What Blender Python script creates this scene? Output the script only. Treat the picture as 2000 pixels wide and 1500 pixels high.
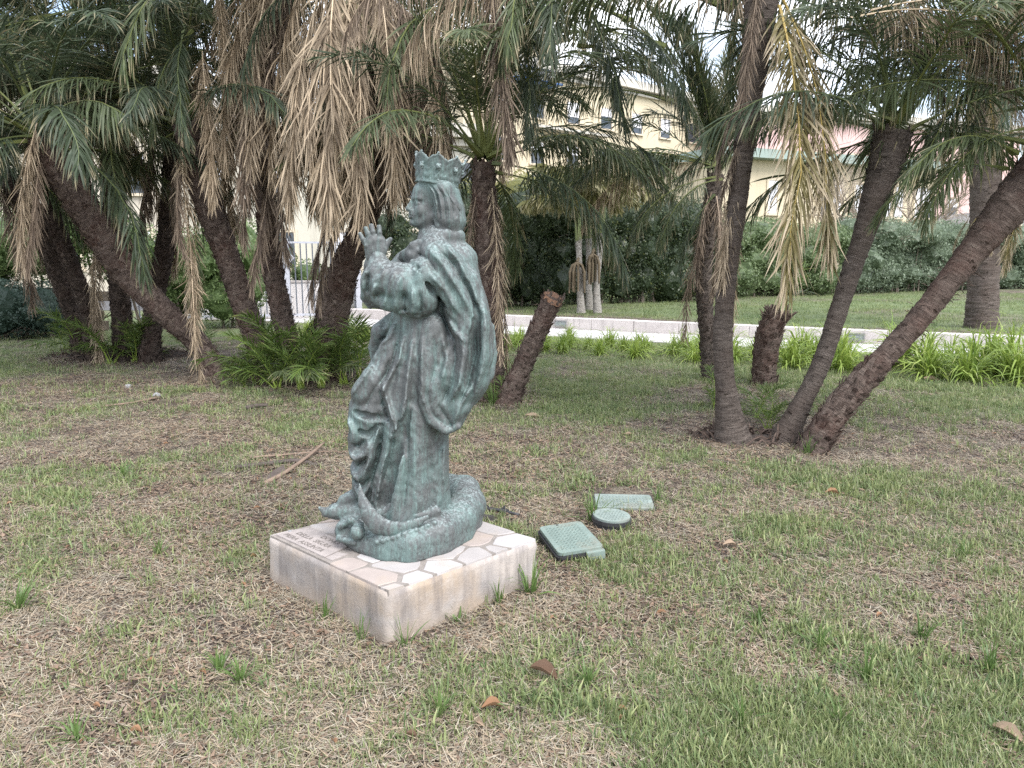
import bpy, bmesh, math, random
import numpy as np
from mathutils import Vector, Matrix, noise as mnoise

sc = bpy.context.scene
for _o in list(bpy.data.objects):
    bpy.data.objects.remove(_o, do_unlink=True)
COL = sc.collection
R = math.radians
PI = math.pi
random.seed(7)
np.random.seed(7)

# ------------------------------------------------------------------ camera
CAM_H = 1.60
FPX = 1450.0                      # focal length in photo pixels (photo 2000 x 1500)
PITCH = math.atan(245.0 / FPX)    # horizon at photo row 505
cam_d = bpy.data.cameras.new('camera')
cam_d.sensor_width = 36.0
cam_d.lens = 36.0 * FPX / 2000.0
cam_d.clip_start = 0.05
cam_d.clip_end = 2000.0
cam = bpy.data.objects.new('camera', cam_d)
COL.objects.link(cam)
cam.location = (0, 0, CAM_H)
cam.rotation_euler = (PI / 2 - PITCH, 0, 0)
sc.camera = cam

# ------------------------------------------------------------------ sky, sun, exposure
SUN_EL, SUN_AZ = R(52), R(-52)    # azimuth measured from +X; the sun stands behind and right of the camera
world = bpy.data.worlds.new('World')
sc.world = world
world.use_nodes = True
wn, wl = world.node_tree.nodes, world.node_tree.links
wn.clear()
w_out = wn.new('ShaderNodeOutputWorld')
w_bg = wn.new('ShaderNodeBackground')
w_sky = wn.new('ShaderNodeTexSky')
w_sky.sky_type = 'NISHITA'
w_sky.sun_disc = False
w_sky.sun_elevation = SUN_EL
w_sky.sun_rotation = R(90) - SUN_AZ
w_sky.altitude = 20
w_sky.air_density = 1.0
w_sky.dust_density = 1.2
w_sky.ozone_density = 1.0
w_tc = wn.new('ShaderNodeTexCoord')
w_map = wn.new('ShaderNodeMapping')
w_map.inputs['Scale'].default_value = (1.0, 1.0, 2.2)
w_noise = wn.new('ShaderNodeTexNoise')
w_noise.inputs['Scale'].default_value = 2.6
w_noise.inputs['Detail'].default_value = 7
w_noise.inputs['Roughness'].default_value = 0.58
w_ramp = wn.new('ShaderNodeValToRGB')
w_ramp.color_ramp.elements[0].position = 0.36
w_ramp.color_ramp.elements[1].position = 0.58
w_mix = wn.new('ShaderNodeMixRGB')
w_mix.inputs['Color2'].default_value = (8.6, 8.8, 9.2, 1)      # lit cloud, in the sky texture's units
wl.new(w_tc.outputs['Generated'], w_map.inputs['Vector'])
wl.new(w_map.outputs['Vector'], w_noise.inputs['Vector'])
wl.new(w_noise.outputs['Fac'], w_ramp.inputs['Fac'])
wl.new(w_ramp.outputs['Color'], w_mix.inputs['Fac'])
wl.new(w_sky.outputs['Color'], w_mix.inputs['Color1'])
wl.new(w_mix.outputs['Color'], w_bg.inputs['Color'])
w_bg.inputs['Strength'].default_value = 0.125
wl.new(w_bg.outputs['Background'], w_out.inputs['Surface'])

sun_d = bpy.data.lights.new('sun', 'SUN')
sun_d.energy = 1.9
sun_d.angle = R(32)
sun_d.color = (1.0, 0.98, 0.955)
sun = bpy.data.objects.new('sun', sun_d)
COL.objects.link(sun)
_sd = Vector((math.cos(SUN_EL) * math.cos(SUN_AZ), math.cos(SUN_EL) * math.sin(SUN_AZ), math.sin(SUN_EL)))
sun.rotation_euler = _sd.to_track_quat('Z', 'Y').to_euler()
sun.location = _sd * 60

sc.view_settings.view_transform = 'Standard'
sc.view_settings.look = 'None'
sc.view_settings.gamma = 1.0
sc.view_settings.use_curve_mapping = False
sc.view_settings.exposure = 1.4
sc.render.engine = 'CYCLES'
sc.cycles.use_denoising = False
sc.cycles.max_bounces = 5
sc.cycles.diffuse_bounces = 2
sc.cycles.use_light_tree = False
sc.cycles.use_adaptive_sampling = True
sc.cycles.adaptive_threshold = 0.01
sc.cycles.glossy_bounces = 2
sc.cycles.transmission_bounces = 2
sc.cycles.transparent_max_bounces = 4

# ------------------------------------------------------------------ pixel helpers (photo pixels give directions)
_cp, _sp = math.cos(PITCH), math.sin(PITCH)
def ray(u, v):
    a, b = (u - 1000.0) / FPX, (750.0 - v) / FPX
    return Vector((a, _cp + b * _sp, -_sp + b * _cp))
def on_z(u, v, z=0.0):
    d = ray(u, v); t = (z - CAM_H) / d.z
    return Vector((d.x * t, d.y * t, z))
def at_y(u, v, y):
    d = ray(u, v); t = y / d.y
    return Vector((d.x * t, y, CAM_H + d.z * t))

# ------------------------------------------------------------------ object helpers
def tag(o, label=None, cat=None, group=None, kind=None):
    if label: o['label'] = label
    if cat: o['category'] = cat
    if group: o['group'] = group
    if kind: o['kind'] = kind
    return o
def thing(name, label, cat, loc=(0, 0, 0), rz=0.0, group=None):
    o = bpy.data.objects.new(name, None)
    COL.objects.link(o)
    o.empty_display_size = 0.1
    o.location = loc; o.rotation_euler = (0, 0, rz)
    return tag(o, label, cat, group)
def link(name, me, mats=None, parent=None, loc=None, rot=None, scale=None):
    o = bpy.data.objects.new(name, me)
    COL.objects.link(o)
    if mats is not None and len(me.materials) == 0:
        for m in (mats if isinstance(mats, (list, tuple)) else [mats]):
            me.materials.append(m)
    if parent is not None: o.parent = parent
    if loc is not None: o.location = loc
    if rot is not None: o.rotation_euler = rot
    if scale is not None: o.scale = (scale, scale, scale) if isinstance(scale, (int, float)) else scale
    return o
def mesh_np(name, verts, faces, smooth=False, mats=None, mat_idx=None):
    """verts (n,3) array; faces: (m,k) array or a list of index tuples"""
    me = bpy.data.meshes.new(name)
    verts = np.asarray(verts, dtype=np.float32)
    if isinstance(faces, np.ndarray):
        m, k = faces.shape
        me.vertices.add(len(verts)); me.vertices.foreach_set('co', verts.ravel())
        me.loops.add(m * k); me.loops.foreach_set('vertex_index', faces.astype(np.int32).ravel())
        me.polygons.add(m)
        me.polygons.foreach_set('loop_start', np.arange(0, m * k, k, dtype=np.int32))
        me.polygons.foreach_set('loop_total', np.full(m, k, dtype=np.int32))
    else:
        me.from_pydata([tuple(map(float, v)) for v in verts], [], [tuple(map(int, f)) for f in faces])
    if mat_idx is not None:
        me.polygons.foreach_set('material_index', np.asarray(mat_idx, dtype=np.int32))
    me.update(); me.validate()
    if smooth:
        me.polygons.foreach_set('use_smooth', np.ones(len(me.polygons), dtype=bool))
    if mats:
        for m_ in mats: me.materials.append(m_)
    return me
class MB:
    """collects boxes, prisms and tubes for ONE mesh"""
    def __init__(self): self.v, self.f = [], []
    def add(self, vs, fs):
        b = len(self.v); self.v += [tuple(x) for x in vs]; self.f += [tuple(i + b for i in f) for f in fs]; return self
    def box(self, c, s, rz=0.0, M=None):
        hx, hy, hz = s[0] / 2, s[1] / 2, s[2] / 2
        ca, sa = math.cos(rz), math.sin(rz)
        vs = []
        for x, y, z in ((-hx,-hy,-hz),(hx,-hy,-hz),(hx,hy,-hz),(-hx,hy,-hz),(-hx,-hy,hz),(hx,-hy,hz),(hx,hy,hz),(-hx,hy,hz)):
            vs.append((c[0] + x * ca - y * sa, c[1] + x * sa + y * ca, c[2] + z))
        return self.add(vs, [(0,3,2,1),(4,5,6,7),(0,1,5,4),(1,2,6,5),(2,3,7,6),(3,0,4,7)])
    def tube(self, pts, rad, n=6, cap=True):
        pts = [Vector(p) for p in pts]
        rad = rad if isinstance(rad, (list, tuple)) else [rad] * len(pts)
        b = len(self.v); up = Vector((0, 0, 1))
        for i, p in enumerate(pts):
            t = (pts[min(i + 1, len(pts) - 1)] - pts[max(i - 1, 0)]).normalized()
            a = t.cross(up)
            if a.length < 0.05: a = t.cross(Vector((1, 0, 0)))
            a.normalize(); c = a.cross(t)
            for k in range(n):
                q = p + (a * math.cos(2 * PI * k / n) + c * math.sin(2 * PI * k / n)) * rad[i]
                self.v.append(tuple(q))
        for i in range(len(pts) - 1):
            for k in range(n):
                k2 = (k + 1) % n
                self.f.append((b + i * n + k, b + (i + 1) * n + k, b + (i + 1) * n + k2, b + i * n + k2))
        if cap:
            self.f.append(tuple(b + k for k in range(n)))
            self.f.append(tuple(b + (len(pts) - 1) * n + k for k in reversed(range(n))))
        return self
    def prism(self, poly, z0, z1):
        n = len(poly)
        vs = [(x, y, z0) for x, y in poly] + [(x, y, z1) for x, y in poly]
        fs = [tuple(reversed(range(n))), tuple(range(n, 2 * n))] + [(i, (i + 1) % n, n + (i + 1) % n, n + i) for i in range(n)]
        return self.add(vs, fs)
    def build(self, name, mat, parent=None, loc=None, smooth=False, bevel=0.0):
        me = bpy.data.meshes.new(name)
        me.from_pydata(self.v, [], self.f); me.update()
        if smooth: me.polygons.foreach_set('use_smooth', np.ones(len(me.polygons), dtype=bool))
        if bevel:
            bm = bmesh.new(); bm.from_mesh(me)
            bmesh.ops.bevel(bm, geom=bm.edges[:], offset=bevel, segments=2, affect='EDGES', profile=0.6)
            bm.to_mesh(me); bm.free()
        return link(name, me, mat, parent, loc)

# ------------------------------------------------------------------ materials
class NT:
    """a short hand for node graphs"""
    def __init__(self, name):
        self.m = bpy.data.materials.new(name); self.m.use_nodes = True
        self.t = self.m.node_tree; self.n = self.t.nodes; self.l = self.t.links
        self.n.clear(); self.out = self.n.new('ShaderNodeOutputMaterial')
    def put(self, sock, v):
        if isinstance(v, bpy.types.NodeSocket): self.l.new(v, sock)
        elif isinstance(v, (tuple, list)): sock.default_value = tuple(v) + ((1,) if len(v) == 3 and sock.type == 'RGBA' else ())
        else: sock.default_value = v
    def coord(self, kind='Object', scale=(1, 1, 1)):
        c = self.n.new('ShaderNodeTexCoord'); m = self.n.new('ShaderNodeMapping')
        m.inputs['Scale'].default_value = scale
        self.l.new(c.outputs[kind], m.inputs['Vector']); return m.outputs['Vector']
    def world_pos(self):
        return self.n.new('ShaderNodeNewGeometry').outputs['Position']
    def noise(self, vec, scale, detail=4, rough=0.55, dist=0.0):
        n = self.n.new('ShaderNodeTexNoise'); self.l.new(vec, n.inputs['Vector'])
        n.inputs['Scale'].default_value = scale; n.inputs['Detail'].default_value = detail
        n.inputs['Roughness'].default_value = rough; n.inputs['Distortion'].default_value = dist
        return n.outputs['Fac']
    def voronoi(self, vec, scale, feature='F1', out='Distance'):
        n = self.n.new('ShaderNodeTexVoronoi'); n.feature = feature
        self.l.new(vec, n.inputs['Vector']); n.inputs['Scale'].default_value = scale
        return n.outputs[out]
    def ramp(self, fac, stops):
        r = self.n.new('ShaderNodeValToRGB'); self.put(r.inputs['Fac'], fac)
        e = r.color_ramp.elements
        while len(e) < len(stops): e.new(0.5)
        for i, (p, c) in enumerate(stops):
            e[i].position = p
            e[i].color = (c, c, c, 1) if isinstance(c, (int, float)) else tuple(c) + (1,)
        return r.outputs['Color']
    def mix(self, fac, a, b, mode='MIX'):
        x = self.n.new('ShaderNodeMixRGB'); x.blend_type = mode
        self.put(x.inputs['Fac'], fac); self.put(x.inputs['Color1'], a); self.put(x.inputs['Color2'], b)
        return x.outputs['Color']
    def math(self, op, a, b=0.5, clamp=False):
        x = self.n.new('ShaderNodeMath'); x.operation = op; x.use_clamp = clamp
        self.put(x.inputs[0], a); self.put(x.inputs[1], b); return x.outputs[0]
    def attr(self, name, out='Color', kind='GEOMETRY'):
        a = self.n.new('ShaderNodeAttribute'); a.attribute_name = name; a.attribute_type = kind; return a.outputs[out]
    def sep(self, col):
        s = self.n.new('ShaderNodeSeparateColor'); self.put(s.inputs[0], col); return s.outputs
    def rnd(self):
        return self.n.new('ShaderNodeObjectInfo').outputs['Random']
    def geo(self, out):
        return self.n.new('ShaderNodeNewGeometry').outputs[out]
    def bump(self, h, strength=0.4, dist=0.01):
        b = self.n.new('ShaderNodeBump'); self.put(b.inputs['Height'], h)
        b.inputs['Strength'].default_value = strength; b.inputs['Distance'].default_value = dist
        return b.outputs['Normal']
    def hsv(self, col, h=0.5, s=1.0, v=1.0):
        x = self.n.new('ShaderNodeHueSaturation')
        self.put(x.inputs['Color'], col); self.put(x.inputs['Hue'], h); self.put(x.inputs['Saturation'], s); self.put(x.inputs['Value'], v)
        return x.outputs['Color']
    def principled(self, col, rough=0.8, metal=0.0, normal=None, spec=None):
        p = self.n.new('ShaderNodeBsdfPrincipled')
        self.put(p.inputs['Base Color'], col); self.put(p.inputs['Roughness'], rough); self.put(p.inputs['Metallic'], metal)
        if spec is not None: self.put(p.inputs['Specular IOR Level'], spec)
        if normal is not None: self.l.new(normal, p.inputs['Normal'])
        self.l.new(p.outputs[0], self.out.inputs['Surface']); self.p = p
        return self.m
    def leaf(self, col, trans=0.35, rough=0.5, spec=0.35, tcol=None):
        p = self.n.new('ShaderNodeBsdfPrincipled'); t = self.n.new('ShaderNodeBsdfTranslucent'); x = self.n.new('ShaderNodeMixShader')
        self.put(p.inputs['Base Color'], col); self.put(p.inputs['Roughness'], rough); self.put(p.inputs['Specular IOR Level'], spec)
        self.put(t.inputs['Color'], tcol if tcol is not None else col)
        x.inputs[0].default_value = trans
        self.l.new(p.outputs[0], x.inputs[1]); self.l.new(t.outputs[0], x.inputs[2]); self.l.new(x.outputs[0], self.out.inputs['Surface'])
        return self.m

def plain(name, col, rough=0.8, var=0.12, scale=6.0, metal=0.0, bump=0.0, spec=None):
    g = NT(name); v = g.coord('Object')
    n = g.noise(v, scale, 5, 0.6)
    c = g.mix(1.0, tuple(col), g.ramp(n, [(0.25, 1.0 - var), (0.75, 1.0 + var)]), 'MULTIPLY')
    nm = g.bump(g.noise(v, scale * 6, 4, 0.6), bump, 0.01) if bump else None
    return g.principled(c, rough, metal, nm, spec)
def fbm(x, y, s, o=3):
    return mnoise.fractal(Vector((x * s, y * s, 3.7)), 1.0, 2.0, o)
# ================================================================== ground, path, kerb wall, upper lawn
W0, WD, WN = Vector((-0.332, 17.807, 0)), Vector((0.877, -0.480, 0)).normalized(), None
WN = Vector((-WD.y, WD.x, 0))
if WN.y > 0: WN = -WN                     # towards the camera
UP_Z = 0.235                              # upper lawn level
PATH_W = 1.62
CLUMPS = [(-6.3, 12.3, 1.6), (-3.3, 10.9, 1.7), (-0.15, 8.5, 0.7), (2.35, 6.75, 1.0), (2.7, 8.6, 0.8)]   # palm clumps: litter and bare soil
def smooth(a, b, x):
    t = min(1.0, max(0.0, (x - a) / (b - a))); return t * t * (3 - 2 * t)
def green(x, y):
    """how much living grass grows at a place, 0 bare .. 1 lush"""
    g = 0.46 + 0.45 * fbm(x, y, 0.55, 3) + 0.50 * fbm(x + 9, y - 4, 1.9, 3)
    g += 0.12 * smooth(0.2, 2.2, x) * (1 - smooth(4.5, 6.5, y))           # lusher in front on the right
    g += 0.10 * (1 - smooth(2.6, 3.6, y))
    g -= 0.22 * smooth(3.8, 5.0, y) * (1 - smooth(6.2, 8.0, y)) * (1 - smooth(0.4, 2.0, x))    # worn dry belt behind the statue
    g += 0.50 * smooth(6.6, 8.4, y) * smooth(-1.5, 0.8, x)
    g += 0.40 * smooth(9.0, 12.0, y) * (1 - smooth(-6.5, -4.5, x))
    for cx, cy, r in CLUMPS:
        d = math.hypot((x - cx), (y - cy)) / r
        g -= 0.75 * (1 - smooth(0.5, 1.3, d))
    dp = max(abs((Vector((x, y, 0)) - PC_).dot(EX_)) - 0.47, abs((Vector((x, y, 0)) - PC_).dot(EY_)) - 0.44)
    g -= 0.40 * (1 - smooth(0.0, 0.5, dp))
    return min(1.0, max(0.0, g))
PC_ = Vector((-0.545, 3.505, 0)); EX_ = Vector((0.741, -0.672, 0)); EY_ = Vector((0.739, 0.674, 0))
def ground_z(x, y):
    return 0.018 * fbm(x, y, 0.7, 3) + 0.006 * fbm(x, y, 4.0, 2)

def mat_ground(name, lush=0.0):
    g = NT(name); v = g.world_pos()
    gm = g.sep(g.attr('growth'))[0]
    n1 = g.noise(v, 3.0, 6, 0.65); n2 = g.noise(v, 22, 6, 0.7); n3 = g.noise(v, 110, 5, 0.75)
    m = g.n.new('ShaderNodeMapping'); m.inputs['Scale'].default_value = (1, 0.32, 1); m.inputs['Rotation'].default_value = (0, 0, 0.5); g.l.new(v, m.inputs['Vector'])
    straw1 = g.noise(m.outputs[0], 150, 3, 0.7, 0.8)
    m2 = g.n.new('ShaderNodeMapping'); m2.inputs['Scale'].default_value = (0.3, 1, 1); m2.inputs['Rotation'].default_value = (0, 0, 0.2); g.l.new(v, m2.inputs['Vector'])
    straw2 = g.noise(m2.outputs[0], 130, 3, 0.7, 0.8)
    straw = g.math('MAXIMUM', straw1, straw2)
    soil = g.ramp(n2, [(0.3, (0.036, 0.027, 0.024)), (0.55, (0.092, 0.070, 0.061)), (0.75, (0.180, 0.143, 0.122))])
    dry = g.ramp(n3, [(0.3, (0.17, 0.145, 0.108)), (0.55, (0.31, 0.272, 0.205)), (0.75, (0.45, 0.405, 0.315))])
    c = g.mix(g.ramp(g.math('ADD', straw, g.math('MULTIPLY', g.math('SUBTRACT', n1, 0.5), 0.5)), [(0.54, 0.0), (0.66, 0.9)]), soil, dry)
    gr = g.ramp(n3, [(0.3, (0.062, 0.086, 0.040)), (0.6, (0.160, 0.210, 0.095)), (0.8, (0.28, 0.325, 0.165))])
    gf = g.math('ADD', g.math('MULTIPLY', gm, 0.8), g.math('MULTIPLY', g.math('SUBTRACT', n2, 0.5), 1.1))
    c = g.mix(g.ramp(g.math('ADD', gf, lush), [(0.35, 0.0), (0.75, 0.85)]), c, gr)
    h = g.math('ADD', g.math('MULTIPLY', n2, 0.8), g.math('ADD', n3, straw))
    return g.principled(c, 0.95, 0, g.bump(h, 0.9, 0.012), 0.15)
M_GROUND = mat_ground('lawn_ground')
M_UPPER = mat_ground('upper_lawn_ground', 0.15)

def grid_sheet(name, xs, ys, zf, gf, mat):
    nx, ny = len(xs), len(ys)
    V = np.zeros((nx * ny, 3)); G = np.zeros((nx * ny, 4), np.float32)
    for j, y in enumerate(ys):
        for i, x in enumerate(xs):
            V[j * nx + i] = (x, y, zf(x, y)); g = gf(x, y); G[j * nx + i] = (g, g, g, 1)
    idx = np.arange(nx * ny).reshape(ny, nx)
    F = np.stack([idx[:-1, :-1].ravel(), idx[:-1, 1:].ravel(), idx[1:, 1:].ravel(), idx[1:, :-1].ravel()], 1)
    me = mesh_np(name, V, F, True)
    a = me.color_attributes.new('growth', 'FLOAT_COLOR', 'POINT'); a.data.foreach_set('color', G.ravel())
    return link(name, me, mat)
_fx = np.concatenate([[-400, -200, -100, -50, -30, -20], np.arange(-14, 12.01, 0.14), [14, 18, 25, 40, 80, 200, 400]])
_fy = np.concatenate([[-200, -60, -20, -6, -2, 0.5], np.arange(1.2, 17, 0.14), [18, 20, 24, 30, 45, 80, 160, 500]])
def gz(x, y):
    f = smooth(0.3, 1.5, y) * (1 - smooth(12.0, 14.0, y)) * (1 - smooth(9, 11, abs(x)))
    return ground_z(x, y) * f
tag(grid_sheet('ground', _fx, _fy, gz, green, M_GROUND), kind='structure')

def wall_pt(t, off=0.0, z=0.0):            # t along the wall, off towards the camera
    p = W0 + WD * t + WN * off
    return Vector((p.x, p.y, z))
# paved path in front of the kerb wall
def mat_paving():
    g = NT('pale_paving'); v = g.world_pos()
    n = g.noise(v, 1.5, 5, 0.6); n2 = g.noise(v, 30, 5, 0.7)
    c = g.ramp(n, [(0.3, (0.40, 0.385, 0.385)), (0.7, (0.52, 0.50, 0.50))])
    c = g.mix(g.ramp(n2, [(0.55, 0.0), (0.75, 0.5)]), c, (0.33, 0.31, 0.30))
    return g.principled(c, 0.85, 0, g.bump(n2, 0.3, 0.004))
M_PAVE = mat_paving()
me = MB()
path = tag(link('path', bpy.data.meshes.new('path'), M_PAVE), kind='structure')
me.add([wall_pt(-6.5, 0, 0.004), wall_pt(40, 0, 0.004), wall_pt(40, PATH_W, 0.004), wall_pt(-6.5, PATH_W, 0.004)], [(0, 3, 2, 1)])
path.data.from_pydata(me.v, [], me.f); path.data.update()
M_JOINT = plain('paving_joint', (0.20, 0.19, 0.185), 0.95)
for k, t in enumerate(np.arange(-5.6, 24, 1.35)):      # each slab of the path stands a little proud of the joints
    mb = MB(); a, b = t + 0.006, t + 1.344
    q = [wall_pt(a, 0.02), wall_pt(b, 0.02), wall_pt(b, PATH_W - 0.02), wall_pt(a, PATH_W - 0.02)]
    mb.prism([(p.x, p.y) for p in reversed(q)], 0.005, 0.016)
    mb.build('slab', M_PAVE, path)

# low kerb wall of pale cast blocks
def mat_wall():
    g = NT('stained_cast_stone'); v = g.world_pos()
    n = g.noise(v, 2.5, 6, 0.65); n2 = g.noise(v, 18, 6, 0.72); n3 = g.noise(v, 70, 5, 0.7)
    c = g.ramp(n, [(0.3, (0.46, 0.42, 0.405)), (0.7, (0.56, 0.52, 0.50))])
    m = g.n.new('ShaderNodeMapping'); m.inputs['Scale'].default_value = (5, 5, 0.7); g.l.new(v, m.inputs['Vector'])
    c = g.mix(g.ramp(g.noise(m.outputs[0], 2.2, 6, 0.7), [(0.52, 0.0), (0.68, 0.6)]), c, (0.24, 0.22, 0.21))
    c = g.mix(g.ramp(n2, [(0.60, 0.0), (0.72, 0.6)]), c, (0.20, 0.185, 0.175))
    return g.principled(c, 0.9, 0, g.bump(n3, 0.5, 0.004))
M_WALL = mat_wall()
kerb = thing('kerb_wall', 'long low pale stone retaining wall with recessed lights along the path', 'wall', (W0.x, W0.y, 0))
rw = random.Random(3)
ts = [-6.4]
LIGHT_T = []
for u, v in ((1101, 642), (1672, 671)):
    p = on_z(u, v, 0.0); LIGHT_T.append((p - W0).dot(WD))
while ts[-1] < 26: ts.append(ts[-1] + rw.choice((0.95, 1.0, 1.0, 1.45)))
for a, b in zip(ts[:-1], ts[1:]):
    mb = MB()
    dz = rw.uniform(-0.004, 0.004); do = rw.uniform(-0.004, 0.004)
    q = [wall_pt(a + 0.004, do), wall_pt(b - 0.004, do), wall_pt(b - 0.004, do - 0.30), wall_pt(a + 0.004, do - 0.30)]
    mb.prism([(p.x - W0.x, p.y - W0.y) for p in q][::-1], -0.05, 0.262 + dz)
    mb.build('block', M_WALL, kerb, bevel=0.008)
mb = MB(); q = [wall_pt(ts[0], -0.02), wall_pt(ts[-1], -0.02), wall_pt(ts[-1], -0.26), wall_pt(ts[0], -0.26)]
mb.prism([(p.x - W0.x, p.y - W0.y) for p in q][::-1], -0.05, 0.248); mb.build('core', M_JOINT, kerb)
M_LAMPFR = plain('dull_grey_frame', (0.22, 0.22, 0.22), 0.55, 0.2, 20)
def _glass():
    g = NT('dusty_lamp_glass'); n = g.noise(g.world_pos(), 40, 4)
    return g.principled(g.ramp(n, [(0.3, (0.16, 0.19, 0.19)), (0.7, (0.30, 0.33, 0.32))]), 0.25)
M_LAMPGL = _glass()
for k, t in enumerate(LIGHT_T):
    p = wall_pt(t, 0.0, 0.135); rz = math.atan2(WD.y, WD.x)
    lab = ('grey recessed wall light in the kerb wall beside the leaning cut palm stump', 'grey recessed wall light in the kerb wall between the two leaning palm trunks')[k]
    l = thing('recessed_light', lab, 'light', p, rz, 'recessed lights in the kerb wall')
    mb = MB()
    for c, s in (((0, -0.012, 0.058), (0.30, 0.035, 0.024)), ((0, -0.012, -0.058), (0.30, 0.035, 0.024)), ((-0.139, -0.012, 0), (0.022, 0.035, 0.092)), ((0.139, -0.012, 0), (0.022, 0.035, 0.092))): mb.box(c, s)
    mb.build('frame', M_LAMPFR, l)
    MB().box((0, -0.009, 0), (0.256, 0.022, 0.092)).build('lens', M_LAMPGL, l)

# upper lawn behind the wall
def up_sheet():
    ts_, ds = np.concatenate([np.arange(-6.5, 26, 0.5), [30, 45, 80]]), np.concatenate([np.arange(0.28, 30, 0.5), [40, 60, 90]])
    V, G = [], []
    for d in ds:
        for t in ts_:
            p = wall_pt(t, -d)
            V.append((p.x, p.y, UP_Z + (0.02 * fbm(p.x, p.y, 0.4) if 1.5 < d < 25 else 0.0)))
            g = 0.62 + 0.5 * fbm(p.x, p.y, 0.35, 3) - 0.5 * (1 - smooth(0.3, 1.6, d))
            G.append((g, g, g, 1))
    n = len(ts_); idx = np.arange(len(V)).reshape(len(ds), n)
    F = np.stack([idx[:-1, :-1].ravel(), idx[:-1, 1:].ravel(), idx[1:, 1:].ravel(), idx[1:, :-1].ravel()], 1)
    me = mesh_np('upper_lawn', np.array(V), F, True)
    a = me.color_attributes.new('growth', 'FLOAT_COLOR', 'POINT'); a.data.foreach_set('color', np.array(G, np.float32).ravel())
    return link('upper_lawn', me, M_UPPER)
tag(up_sheet(), kind='structure')
# road beyond the railing on the left
M_ROAD = plain('asphalt', (0.07, 0.07, 0.072), 0.9, 0.2, 3, bump=0.3)
rd = MB().add([(-60, 21.5, 0.006), (-5.0, 23.5, 0.006), (-5.0, 31, 0.006), (-60, 31, 0.006)], [(0, 1, 2, 3)]).build('road', M_ROAD)
tag(rd, kind='structure')
# ================================================================== buildings beyond the hedge and the railing
def mat_render(name, col, stain=(0.30, 0.26, 0.22)):
    g = NT(name); v = g.world_pos()
    n = g.noise(v, 0.35, 6, 0.62); n2 = g.noise(v, 5, 6, 0.7)
    m = g.n.new('ShaderNodeMapping'); m.inputs['Scale'].default_value = (1.6, 1.6, 0.12); g.l.new(v, m.inputs['Vector'])
    c = g.ramp(n, [(0.3, tuple(x * 0.92 for x in col)), (0.7, tuple(x * 1.04 for x in col))])
    c = g.mix(g.ramp(g.noise(m.outputs[0], 1.0, 5, 0.6), [(0.55, 0.0), (0.78, 0.45)]), c, stain)
    c = g.mix(g.ramp(n2, [(0.62, 0.0), (0.8, 0.3)]), c, stain)
    return g.principled(c, 0.92, 0, g.bump(n2, 0.2, 0.02), 0.2)
M_YEL = mat_render('yellow_render', (0.55, 0.475, 0.345), (0.42, 0.355, 0.25))
M_PINK = mat_render('pink_render', (0.60, 0.42, 0.40), (0.45, 0.30, 0.28))
M_CREAM = mat_render('cream_render', (0.48, 0.43, 0.36), (0.48, 0.42, 0.34))
M_CORN = mat_render('grey_cornice', (0.50, 0.47, 0.42))
M_GREEN = mat_render('green_fascia', (0.28, 0.34, 0.31), (0.28, 0.30, 0.27))
M_SHUT = plain('white_shutter', (0.66, 0.65, 0.68), 0.6, 0.06)
M_FRAME = plain('window_surround', (0.55, 0.47, 0.36), 0.8, 0.06)
def _wg():
    g = NT('dark_window_glass'); return g.principled((0.05, 0.06, 0.075), 0.12)
M_WGL = _wg()
M_AC = plain('air_conditioner_casing', (0.60, 0.60, 0.58), 0.5, 0.05)
M_DARK = plain('dark_grille', (0.07, 0.07, 0.07), 0.7)
M_BLUE = plain('blue_awning', (0.05, 0.14, 0.38), 0.8)

def facade(name, label, A, B, depth, h, mat, cornice, storeys, rng_, z0=0.0, win=None, fascia=None):
    """a block whose front runs from A to B (plan points), with window openings set as parts on the front"""
    A, B = Vector(A), Vector(B); d = (B - A); L = d.length; d.normalize()
    rz = math.atan2(d.y, d.x); n = Vector((d.y, -d.x, 0))
    if n.y > 0: n = -n
    o = thing(name, label, 'building', (A.x, A.y, z0), rz)
    sgn = 1 if (Matrix.Rotation(rz, 3, 'Z') @ Vector((0, -1, 0))).dot(n) > 0 else -1   # local side of the front
    fy = -sgn
    MB().box((L / 2, -fy * depth / 2, h / 2), (L, depth, h)).build('wall', mat, o)
    if cornice:
        MB().box((L / 2, fy * 0.25 - fy * depth / 2, h + 0.30), (L + 0.9, depth + 0.9, 0.62)).build('cornice', cornice, o)
        MB().box((L / 2, fy * 0.10, h - 0.22), (L + 0.3, 0.42, 0.30)).build('string_course', cornice, o)
    for (x, zz, w, hh, sh) in (win or []):
        f = MB()
        for c, s in (((x - w / 2 - 0.08, fy * 0.02, zz), (0.16, 0.10, hh + 0.3)), ((x + w / 2 + 0.08, fy * 0.02, zz), (0.16, 0.10, hh + 0.3)), ((x, fy * 0.02, zz + hh / 2 + 0.08), (w, 0.10, 0.14)), ((x, fy * 0.05, zz - hh / 2 - 0.08), (w + 0.4, 0.22, 0.12))): f.box(c, s)
        fo = f.build('window', M_FRAME, o)
        MB().box((x, fy * 0.006, zz), (w, 0.03, hh)).build('pane', M_WGL, fo)
        if sh > 0:
            MB().box((x, fy * 0.035, zz + hh / 2 - hh * sh / 2), (w - 0.02, 0.03, hh * sh)).build('roller_shutter', M_SHUT, fo)
    return o, d, n, rz, fy
rb = random.Random(5)
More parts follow.
